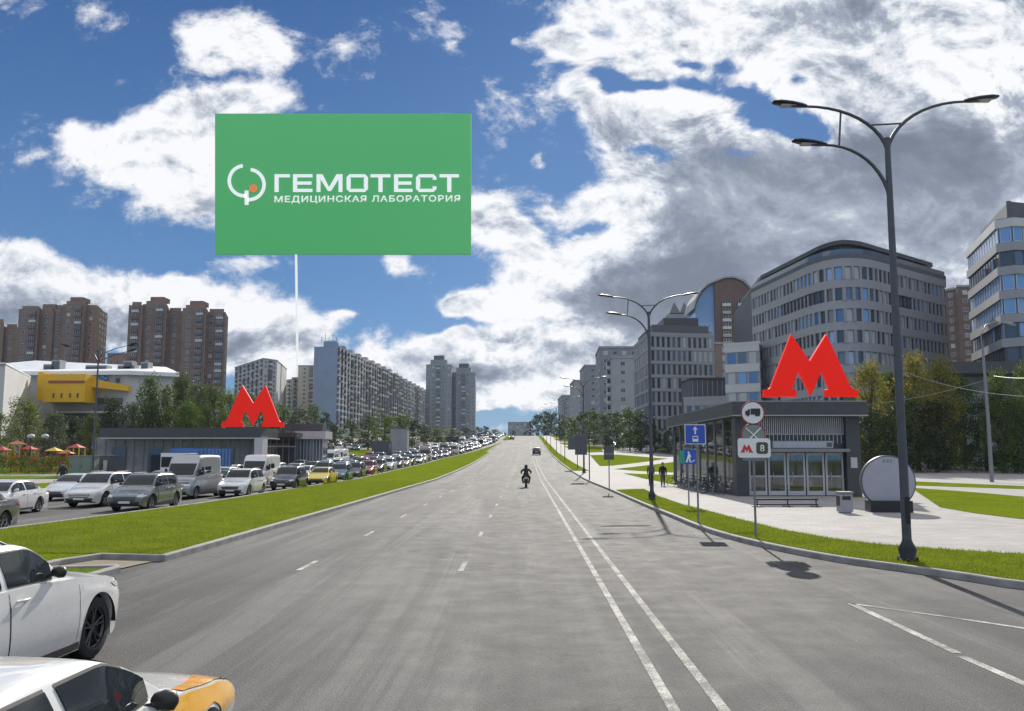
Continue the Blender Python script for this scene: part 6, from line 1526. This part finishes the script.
# grass blades on the lawns closest to the camera
def blades(name, poly, n, dz, label):
    xs_ = [p[0] for p in poly]; ys_ = [p[1] for p in poly]; r = random.Random(3); vs = []; fs = []
    def inside(x, y):
        c = False; j = len(poly)-1
        for i in range(len(poly)):
            if (poly[i][1] > y) != (poly[j][1] > y) and x < (poly[j][0]-poly[i][0])*(y-poly[i][1])/(poly[j][1]-poly[i][1])+poly[i][0]: c = not c
            j = i
        return c
    y0, y1 = min(ys_), max(ys_)
    while len(fs) < n:
        y = y0+(y1-y0)*r.random()**2.3; x = r.uniform(min(xs_), max(xs_))
        if not inside(x, y): continue
        h = r.uniform(.03, .085); w = r.uniform(.006, .012); a = r.uniform(0, pi); dx, dy = cos(a)*w, sin(a)*w; tx, ty = r.uniform(-.03, .03), r.uniform(-.03, .03); o = len(vs)
        vs += [(x-dx, y-dy, dz), (x+dx, y+dy, dz), (x+tx, y+ty, dz+h)]; fs.append((o, o+1, o+2))
    mb = MB(); mb.add(vs, fs); o = mb.build(name, GBL); tag(o, label, 'grass', None, 'stuff')
GBL = m_leaf('grass_blade', (.135, .172, .014), (.19, .228, .022), .4)
blades('grass', [(-8.8, 21.4), (-8.75, 44), (-8.62, 78), (-16.2, 78), (-16.0, 44), (-17.0, 28.5), (-17.2, 22), (-10.4, 21.7)], 110000, .13, 'short green grass blades on the near part of the median')
nl = near_lo[::-1]; blades('grass', nl+[(20, 12.5)][:0]+near_lo[:0]+[(16.6, 12.5)]+[p for p in near_up[::-1] if p[0] < 22], 50000, .152, 'short green grass blades on the verge below the nearest lamp')
# ------------------------------------------------------------ people
SKIN = mat('skin', (.42, .26, .19), .6, var=.05); HAIR = mat('hair_dark', (.03, .022, .018), .7, var=.1); CLB = mat('cloth_black', (.018, .018, .022), .9, var=.2, vscale=9); CLN = mat('cloth_navy', (.02, .03, .06), .9, var=.2, vscale=9)
CLG = mat('cloth_grey', (.10, .10, .11), .9, var=.2, vscale=9); CLJ = mat('cloth_jeans', (.05, .07, .12), .9, var=.2, vscale=9); SHOE = mat('shoe', (.03, .028, .026), .6); HELM = mat('helmet_black', (.015, .015, .016), .15, coat=1.0, var=0)
def person(label, loc, rz, J, topm, legm, helmet=False, group=None, gloves=False):
    """J: joint name -> (x, y, z), figure faces +Y"""
    B = [('pelvis', 'belly'), ('belly', 'chest'), ('chest', 'neck'), ('neck', 'head0'), ('head0', 'head1')]
    for s in 'LR': B += [('chest', 'sh'+s), ('sh'+s, 'el'+s), ('el'+s, 'wr'+s), ('wr'+s, 'ha'+s), ('pelvis', 'hip'+s), ('hip'+s, 'kn'+s), ('kn'+s, 'an'+s), ('an'+s, 'to'+s)]
    Rd = dict(pelvis=(.20, .15), belly=(.19, .15), chest=(.22, .165), neck=(.075, .075), head0=(.11, .12), head1=(.10, .115), sh=(.095, .095), el=(.07, .07), wr=(.045, .042), ha=(.052, .028), hip=(.13, .13), kn=(.088, .088), an=(.06, .06), to=(.055, .045))
    names = []; 
    for a, b in B:
        for q in (a, b):
            if q not in names: names.append(q)
    me = bpy.data.meshes.new('body'); me.from_pydata([J[n] for n in names], [(names.index(a), names.index(b)) for a, b in B], [])
    o = obj('body', me); md = o.modifiers.new('skin', 'SKIN'); md.branch_smoothing = .6; md.use_smooth_shade = True
    for i, n in enumerate(names):
        k = n if n in Rd else n[:-1]; me.skin_vertices[0].data[i].radius = Rd[k]; me.skin_vertices[0].data[i].use_root = (n == 'pelvis')
    sb = o.modifiers.new('sub', 'SUBSURF'); sb.levels = 2
    bpy.context.view_layer.update(); dg = bpy.context.evaluated_depsgraph_get(); m2 = bpy.data.meshes.new_from_object(o.evaluated_get(dg)); bpy.data.objects.remove(o)
    segs = []
    for a, b in B:
        k = 0 if a in ('pelvis', 'belly') and b in ('belly', 'chest') or b.startswith(('sh', 'el', 'wr')) or (a, b) == ('chest', 'neck') else (1 if b.startswith(('hip', 'kn', 'an')) else (3 if b.startswith('to') else 2))
        segs.append((Vector(J[a]), Vector(J[b]), k))
    mb = MB(); mb.v = [tuple(v.co) for v in m2.vertices]
    for p in m2.polygons:
        c = p.center; best = min(segs, key=lambda s: (lambda t: (s[0]+(s[1]-s[0])*t-c).length)(max(0, min(1, (c-s[0]).dot(s[1]-s[0])/max((s[1]-s[0]).length_squared, 1e-6)))))
        mb.f.append(tuple(p.vertices)); mb.mi.append(best[2]); mb.sm.append(True)
    for s, sg in (('L', 1), ('R', -1)):
        w = Vector(J['wr'+s]); h = Vector(J['ha'+s]); d = (h-w).normalized(); side = Vector((1, 0, 0)).cross(d); side = side.normalized() if side.length > .1 else Vector((0, 1, 0))
        inn = d.cross(side)*-1
        for i, (off, ln) in enumerate(((-.027, .062), (-.009, .078), (.009, .073), (.026, .056))):
            p0 = h+side*off-d*.01; c = Vector((-sg*1.0, 0, 0)); mb.tube([p0, p0+d*ln*.5+c*.006, p0+d*ln*.8+c*.022, p0+d*ln*.9+c*.038], [.0095, .009, .008, .006], 6, 2)
        t0 = w+d*.03+side*.025; mb.tube([t0, t0+side*.025+d*.03, t0+side*.03+d*.058], [.012, .010, .008], 6, 2)
    mats = [topm, legm, CLB if gloves else SKIN, SHOE]
    e = mb.build('person', mats, None, loc, (0, 0, rz)); tag(e, label, 'person', group)
    H0 = Vector(J['head0']); H1 = Vector(J['head1']); c = (H0+H1)/2
    if helmet:
        hm = MB(); prof = [(-.15, .07), (-.13, .115), (-.05, .135), (.04, .135), (.10, .11), (.14, .06), (.15, .0)]; K = 14; vv = []; ff = []
        for dz, r in prof:
            for j in range(K): a = 2*pi*j/K; vv.append((c.x+cos(a)*r, c.y+sin(a)*r*1.12, c.z+dz))
        for q in range(len(prof)-1):
            for j in range(K): ff.append((q*K+j, q*K+(j+1) % K, (q+1)*K+(j+1) % K, (q+1)*K+j))
        hm.add(vv, ff, 0, True); hm.build('helmet', HELM, e)
    else:
        hm = MB(); K = 12; vv = []; ff = []; prof = [(-.02, .088), (.04, .096), (.09, .080), (.125, .045), (.135, .0)]
        for dz, r in prof:
            for j in range(K): a = 2*pi*j/K; vv.append((c.x+cos(a)*r, c.y-.018+sin(a)*r*1.05, c.z+dz))
        for q in range(len(prof)-1):
            for j in range(K): ff.append((q*K+j, q*K+(j+1) % K, (q+1)*K+(j+1) % K, (q+1)*K+j))
        hm.add(vv, ff, 0, True); hm.build('hair', HAIR, e)
        fm = MB(); fm.tube([(c.x, c.y+.088, c.z+.01), (c.x, c.y+.112, c.z-.025)], [.008, .014], 6); 
        for s in (1, -1): fm.tube([(c.x+s*.083, c.y, c.z+.015), (c.x+s*.092, c.y-.005, c.z-.03)], [.02, .012], 6)
        fm.build('face_relief', SKIN, e)
        ey = MB()
        for s in (1, -1): ey.tube([(c.x+s*.032, c.y+.082, c.z+.012), (c.x+s*.032, c.y+.094, c.z+.012)], .009, 6)
        ey.tube([(c.x-.025, c.y+.086, c.z-.055), (c.x+.025, c.y+.086, c.z-.055)], .006, 5); ey.build('eyes_and_mouth', HAIR, e)
    return e
def walkJ(st=.22, arm=.14, h=1.0):
    J = dict(pelvis=(0, 0, .96), belly=(0, .01, 1.12), chest=(0, .015, 1.36), neck=(0, .02, 1.50), head0=(0, .035, 1.60), head1=(0, .04, 1.70))
    for s, g in (('L', -1), ('R', 1)):
        J['sh'+s] = (g*.19, .01, 1.40); J['el'+s] = (g*.245, -g*arm*.5, 1.13); J['wr'+s] = (g*.25, -g*arm+.06, .89); J['ha'+s] = (g*.25, -g*arm*1.1+.09, .82)
        J['hip'+s] = (g*.095, 0, .90); J['kn'+s] = (g*.10, g*st*.55+.03, .50); J['an'+s] = (g*.10, g*st-(.05 if g*st < 0 else 0), .09+(.05 if g*st < 0 else 0)); J['to'+s] = (g*.115, g*st+.15-(.03 if g*st < 0 else 0), .045)
    return {k: tuple(c*h for c in v) for k, v in J.items()}
x, y = at(62, 487, .1); person('man in dark clothes walking on the left lawn edge above the white sedan', (x, y, gz(y)+.13), R(60), walkJ(.26, .18, 1.02), CLN, CLB)
x, y = at(118, 472, .1); person('small walking figure in black left of the pavilion wall', (x, y, gz(y)+.10), R(-70), walkJ(.3, .2), CLB, CLB)
x, y = at(131, 473, .1); person('small standing figure in dark clothes beside the pavilion wall', (x, y, gz(y)+.10), R(180), walkJ(.05, .05), CLB, CLG)
x, y = at(663, 486, .13); person('person in a black jacket and grey trousers walking on the path left of the pavilion', (x, y, .13), R(175), walkJ(.12, .06), CLB, CLG)
x, y = at(651, 485, .13); person('dark figure half hidden behind the second street lamp', (x, y, .13), R(170), walkJ(.1, .05), CLG, CLB)
# ------------------------------------------------------------ motorcycle and rider (seen from behind)
mx_, my_ = ux(526, 66.5), 67.0; mo = empty('motorcycle', (mx_, my_, .004)); tag(mo, 'black motorcycle ridden away down the middle of the road', 'motorcycle')
def wheel_at(parent, c, r, w, name='wheel'):
    mb = MB(); K = 28; vv = []; ff = []; prof = [(-w/2, r*.72), (-w/2, r*.9), (-w/4, r), (w/4, r), (w/2, r*.9), (w/2, r*.72)]
    for dx, q in prof:
        for j in range(K): a = 2*pi*j/K; vv.append((dx, cos(a)*q, sin(a)*q))
    for q in range(5):
        for j in range(K): ff.append((q*K+j, q*K+(j+1) % K, (q+1)*K+(j+1) % K, (q+1)*K+j))
    mb.add(vv, ff, 0, True); wh = mb.build(name, RUB, parent, c); mb = MB()
    for k in range(6): a = k*pi/3; mb.tube([(0, 0, 0), (0, cos(a)*r*.8, sin(a)*r*.8)], .012, 5)
    mb.disc((0, 0, 0), (1, 0, 0), r*.18, w*.9, 12); mb.build('rim', RIMD, wh); return wh
wheel_at(mo, (0, .72, .31), .31, .12); wheel_at(mo, (0, -.70, .32), .32, .18)
mb = MB(); mb.tube([(0, .66, .62), (0, .35, .90), (0, 0, .88), (0, -.25, .80)], [.10, .17, .16, .12], 12); mb.build('fuel_tank', HELM, mo)
mb = MB(); mb.tube([(0, -.20, .80), (0, -.55, .80), (0, -.95, .90)], [.15, .14, .08], 10); mb.build('seat', BLKP, mo)
mb = MB(); mb.box(-.16, .16, -.2, .35, .32, .72); mb.tube([(.16, .1, .35), (.2, -.3, .32), (.2, -.85, .42)], .05, 8); mb.build('engine', RIMD, mo)
mb = MB(); mb.tube([(0, .72, .31), (0, .55, .75), (0, .45, 1.0)], .05, 8); mb.tube([(-.36, .28, 1.02), (-.1, .45, 1.03), (.1, .45, 1.03), (.36, .28, 1.02)], .018, 6); mb.build('handlebar', BLACKM, mo)
mb = MB()
for s in (1, -1): mb.tube([(s*.30, .36, 1.04), (s*.34, .40, 1.18)], .01, 5); mb.disc((s*.36, .40, 1.22), (0, 1, 0), .055, .03, 12)
mb.build('mirror', BLACKM, mo); mb = MB(); mb.box(-.07, .07, -.99, -.96, .86, .92); mb.build('tail_light', TLG, mo); mb = MB(); mb.box(-.09, .09, -1.0, -.985, .66, .80); mb.build('number_plate', PLT, mo)
mb = MB(); mb.box(-.11, .11, .62, .78, .82, 1.08); mb.build('headlight', HLG, mo)
J = dict(pelvis=(0, -.35, .96), belly=(0, -.28, 1.12), chest=(0, -.12, 1.33), neck=(0, -.04, 1.46), head0=(0, .0, 1.54), head1=(0, .03, 1.64))
for s, g in (('L', -1), ('R', 1)):
    J['sh'+s] = (g*.20, -.10, 1.36); J['el'+s] = (g*.38, .05, 1.16); J['wr'+s] = (g*.37, .24, 1.06); J['ha'+s] = (g*.35, .30, 1.045)
    J['hip'+s] = (g*.11, -.32, .90); J['kn'+s] = (g*.29, .10, .72); J['an'+s] = (g*.22, -.16, .36); J['to'+s] = (g*.24, .0, .31)
person('motorcycle rider in black with a black helmet, seen from behind', (mx_, my_, .004), 0, J, CLB, CLB, helmet=True, gloves=True)
# ------------------------------------------------------------ bicycles beside the pavilion
def bicycle(x, y, rz, label, red=False):
    e = empty('bicycle', (x, y, .135), rz); e.rotation_euler = (0, R(6), rz); tag(e, label, 'bicycle', 'bicycles parked along the pavilion glass')
    for c in (-.52, .52):
        mb = MB(); K = 26; mb.tube([(0, c+.33*cos(2*pi*j/K), .34+.33*sin(2*pi*j/K)) for j in range(K+1)], .018, 6)
        w = mb.build('wheel', RUB, e); mb = MB()
        for k in range(12): a = k*pi/6; mb.tube([(0, c, .34), (0, c+.32*cos(a), .34+.32*sin(a))], .002, 3)
        mb.build('spokes', STEEL, w)
    mb = MB()
    for a, b in (((0, -.52, .34), (0, -.08, .30)), ((0, -.08, .30), (0, -.22, .78)), ((0, -.20, .74), (0, .36, .80)), ((0, -.08, .30), (0, .38, .70)), ((0, -.52, .34), (0, -.20, .74)), ((0, .52, .34), (0, .36, .86))): mb.tube([a, b], .016, 6)
    mb.build('frame', REDR if red else BLACKM, e)
    mb = MB(); mb.tube([(0, -.22, .78), (0, -.235, .88)], .012, 6); mb.box(-.07, .07, -.36, -.10, .88, .92); mb.build('saddle', BLKP, e)
    mb = MB(); mb.tube([(0, .36, .86), (0, .35, .98)], .014, 6); mb.tube([(-.28, .28, 1.0), (0, .36, .98), (.28, .28, 1.0)], .013, 6); mb.build('handlebar', BLACKM, e)
    mb = MB(); mb.disc((.03, -.08, .30), (1, 0, 0), .09, .008, 16); mb.tube([(-.1, -.08, .17), (-.04, -.08, .30), (.05, -.08, .30), (.11, -.08, .43)], .01, 5); mb.build('crank', STEEL, e)
for i, (y, dx, a) in enumerate(((53.2, 0, 84), (54.3, .15, 97), (55.6, -.1, 88), (57.0, .1, 93), (58.8, 0, 80), (61.0, .1, 95), (64.0, -.1, 90))):
    bicycle(11.25+dx, y, R(a), ('dark bicycle nearest the pavilion corner', 'second dark bicycle from the pavilion corner', 'third dark bicycle from the pavilion corner', 'bicycle in the middle of the row beside the glass', 'fifth bicycle from the pavilion corner', 'last but one bicycle of the row by the glass', 'farthest bicycle of the row by the glass')[i], red=False)
rk_ = empty('bicycle_rack', (11.3, 52.4, .135)); tag(rk_, 'low metal rack holding the bicycles along the pavilion glass', 'bicycle rack')
mb = MB(); mb.box(-.06, .0, 0, 12.5, 0, .05); mb.box(.5, .56, 0, 12.5, 0, .05); mb.build('base_rail', POSTM, rk_)
for i in range(7): mb = MB(); y = .4+i*1.9; mb.tube([(-.03, y, .05), (-.03, y, .62), (.53, y, .62), (.53, y, .05)], .02, 6); mb.build('hoop', POSTM, rk_)
# ------------------------------------------------------------ playground, cabinets, kiosks on the left
Yp = 104
def pgt(u, label, c1, c2, h, slide=True):
    x = ux(u, Yp); e = empty('play_tower', (x, Yp, gz(Yp)+.1)); tag(e, label, 'play tower', 'colourful play towers of the playground')
    for sx in (-.7, .7):
        for sy in (-.7, .7): mb = MB(); mb.tube([(sx, sy, 0), (sx, sy, h)], .06, 6); mb.build('leg', c2, e)
    mb = MB(); mb.box(-.75, .75, -.75, .75, 1.1, 1.2); mb.build('deck', c2, e)
    mb = MB(); 
    for s in (-1, 1): mb.box(s*.72-.03, s*.72+.03, -.64, .64, 1.25, 1.9)
    mb.box(-.64, .64, .69, .74, 1.25, 1.9); mb.build('panel', c1, e)
    mb = MB(); mb.add([(-.8, -.8, h), (.8, -.8, h), (.8, .8, h), (-.8, .8, h), (0, 0, h+.45)], [(0, 1, 4), (1, 2, 4), (2, 3, 4), (3, 0, 4), (3, 2, 1, 0)]); mb.build('roof', c1, e)
    if slide:
        mb = MB(); mb.add([(.75, -.3, 1.2), (.75, .3, 1.2), (2.5, .3, .2), (2.5, -.3, .2), (.75, -.3, 1.12), (.75, .3, 1.12), (2.5, .3, .12), (2.5, -.3, .12)], [(0, 1, 2, 3), (7, 6, 5, 4), (0, 3, 7, 4), (1, 5, 6, 2), (0, 4, 5, 1), (3, 2, 6, 7)])
        for s in (-.33, .3): mb.add([(.75, s, 1.45), (2.5, s, .42), (2.5, s, .15), (.75, s, 1.1), (.75, s+.03, 1.45), (2.5, s+.03, .42), (2.5, s+.03, .15), (.75, s+.03, 1.1)], [(0, 1, 2, 3), (7, 6, 5, 4), (0, 4, 5, 1), (3, 2, 6, 7), (0, 3, 7, 4), (1, 5, 6, 2)])
        mb.build('slide', c2, e)
PR = mat('play_red', (.48, .03, .03), .4); PO = mat('play_orange', (.62, .16, .03), .4); PY = mat('play_yellow', (.66, .44, .03), .4); PLG = mat('play_lime', (.45, .50, .12), .4)
pgt(2, 'red play tower at the left picture edge', PR, PO, 2.6); pgt(17, 'orange-roofed play tower with a yellow slide', PO, PY, 3.3); pgt(29, 'dark red play tower with an orange slide', PR, PO, 2.7); pgt(54, 'yellow play tower between two red ones', PY, PR, 2.5, False); pgt(76, 'red play tower right of the others, above the grey cabinet', PR, PY, 2.9); pgt(66, 'small orange play tower beside the rightmost red one', PO, PR, 2.2, False)
for u, l in ((30, 'left globe lamp with a pale head in the playground'), (44, 'right globe lamp with a pale head in the playground')):
    x = ux(u, 98); e = empty('garden_lamp', (x, 98, gz(98)+.1)); tag(e, l, 'garden lamp', 'globe lamps of the playground'); mb = MB(); mb.tube([(0, 0, 0), (0, 0, 4.0)], .05, 6); mb.build('pole', BLACKM, e); mb = MB(); mb.tube([(0, 0, 4.0), (0, 0, 4.1), (0, 0, 4.35), (0, 0, 4.5)], [.1, .42, .36, .05], 12); mb.build('lamp_head', SLAT, e)
CAB = mat('cabinet_green_grey', (.16, .20, .17), .6, var=.1)
def cab(u0, u1, v0, v1, Y, dep, m, name, label, cat, extra=None):
    x0, x1 = ux(u0, Y), ux(u1, Y); zb = gz(Y)+.1; e = empty(name, ((x0+x1)/2, Y, zb)); tag(e, label, cat); h = vz(v0, Y, u0)-zb; w = x1-x0
    mb = MB(); mb.box(-w/2, w/2, 0, dep, .08, h-.08); mb.box(-w/2+.08, w/2-.08, .08, dep-.08, 0, .08); mb.build('body', m, e); mb = MB(); mb.box(-w/2-.08, w/2+.08, -.08, dep+.08, h-.08, h); mb.build('roof', FR_G, e)
    for i in range(2): mb = MB(); x = -w/2+.1+i*(w-.1)/2; mb.box(x, x+(w-.3)/2, -.03, -.002, .16, h-.18); d = mb.build('door', m, e); mb = MB(); mb.box(x+.08, x+.12, -.06, -.031, h*.45, h*.58); mb.build('handle', BLACKM, d)
    if extra: mb = MB(); mb.box(w*.12, w*.34, -.05, -.031, h*.3, h*.75); mb.build('window', SLAT, e)
cab(70, 92, 455.5, 471, 88, 1.6, CAB, 'utility_cabinet', 'grey-green utility cabinet beside the lamp post on the left', 'cabinet')
cab(93.5, 110.5, 455, 469, 91, 1.6, OFFD, 'ticket_kiosk', 'dark little kiosk with a pale window right of the grey-green cabinet', 'kiosk', True)
cab(390, 407, 428.5, 446, 168, 2.5, STONE, 'tall_cabinet', 'tall grey box standing above the queue below the panel slabs', 'cabinet')
cab(372, 389, 441, 452, 160, 3, OFFD, 'dark_kiosk', 'dark low kiosk left of the tall grey box', 'kiosk')
cab(420, 470, 436.5, 446, 300, 6, OFFD, 'low_shop', 'long dark low shop below the pair of grey stepped towers', 'shop')
# blue lorry behind the vans
bl = empty('blue_lorry', (ux(214, 76), 76, .004), pi-.0); tag(bl, 'long blue-topped lorry behind the two high vans in the jam', 'lorry'); bl.location.x = -27.6; bl.location.y = 72
BLU = mat('lorry_blue', (.03, .13, .36), .4, var=.12, vscale=1)
mb = MB(); mb.box(-1.2, 1.2, -6.5, 1.4, .95, 2.95); mb.build('cargo_body', BLU, bl)
mb = MB()
for i in range(10): mb.box(-1.24, 1.24, -6.4+i*.85, -6.34+i*.85, .93, 2.98)
mb.build('rib', BLU, bl)
mb = MB(); mb.prism([(-1.15, 1.6), (1.15, 1.6), (1.15, 3.3), (1.0, 3.55), (-1.0, 3.55), (-1.15, 3.3)], .75, 2.6); mb.build('cab', WHITEM, bl); mb = MB(); mb.box(-.98, .98, 3.56, 3.58, 1.5, 2.3); mb.build('windscreen', CGL, bl)
mb = MB(); mb.box(-.5, .5, -6.4, 3.2, .55, .85); mb.build('chassis', BLACKM, bl)
for yy in (-5.2, -4.0, 2.6):
    for s in (-1, 1): wheel_at(bl, (s*1.0, yy, .48), .48, .28)
# ------------------------------------------------------------ haze
hm = bpy.data.materials.new('haze_air'); hm.use_nodes = True; nt = hm.node_tree; nt.nodes.remove(nt.nodes['Principled BSDF'])
pvn = nt.nodes.new('ShaderNodeVolumePrincipled'); pvn.inputs['Color'].default_value = (.72, .82, 1, 1); pvn.inputs['Density'].default_value = .00007; pvn.inputs['Anisotropy'].default_value = .2
nt.links.new(pvn.outputs[0], nt.nodes['Material Output'].inputs['Volume'])
mb = MB(); mb.box(-820, 820, -230, 1120, -2, 262); hz = mb.build('haze', hm); hz['kind'] = 'stuff'
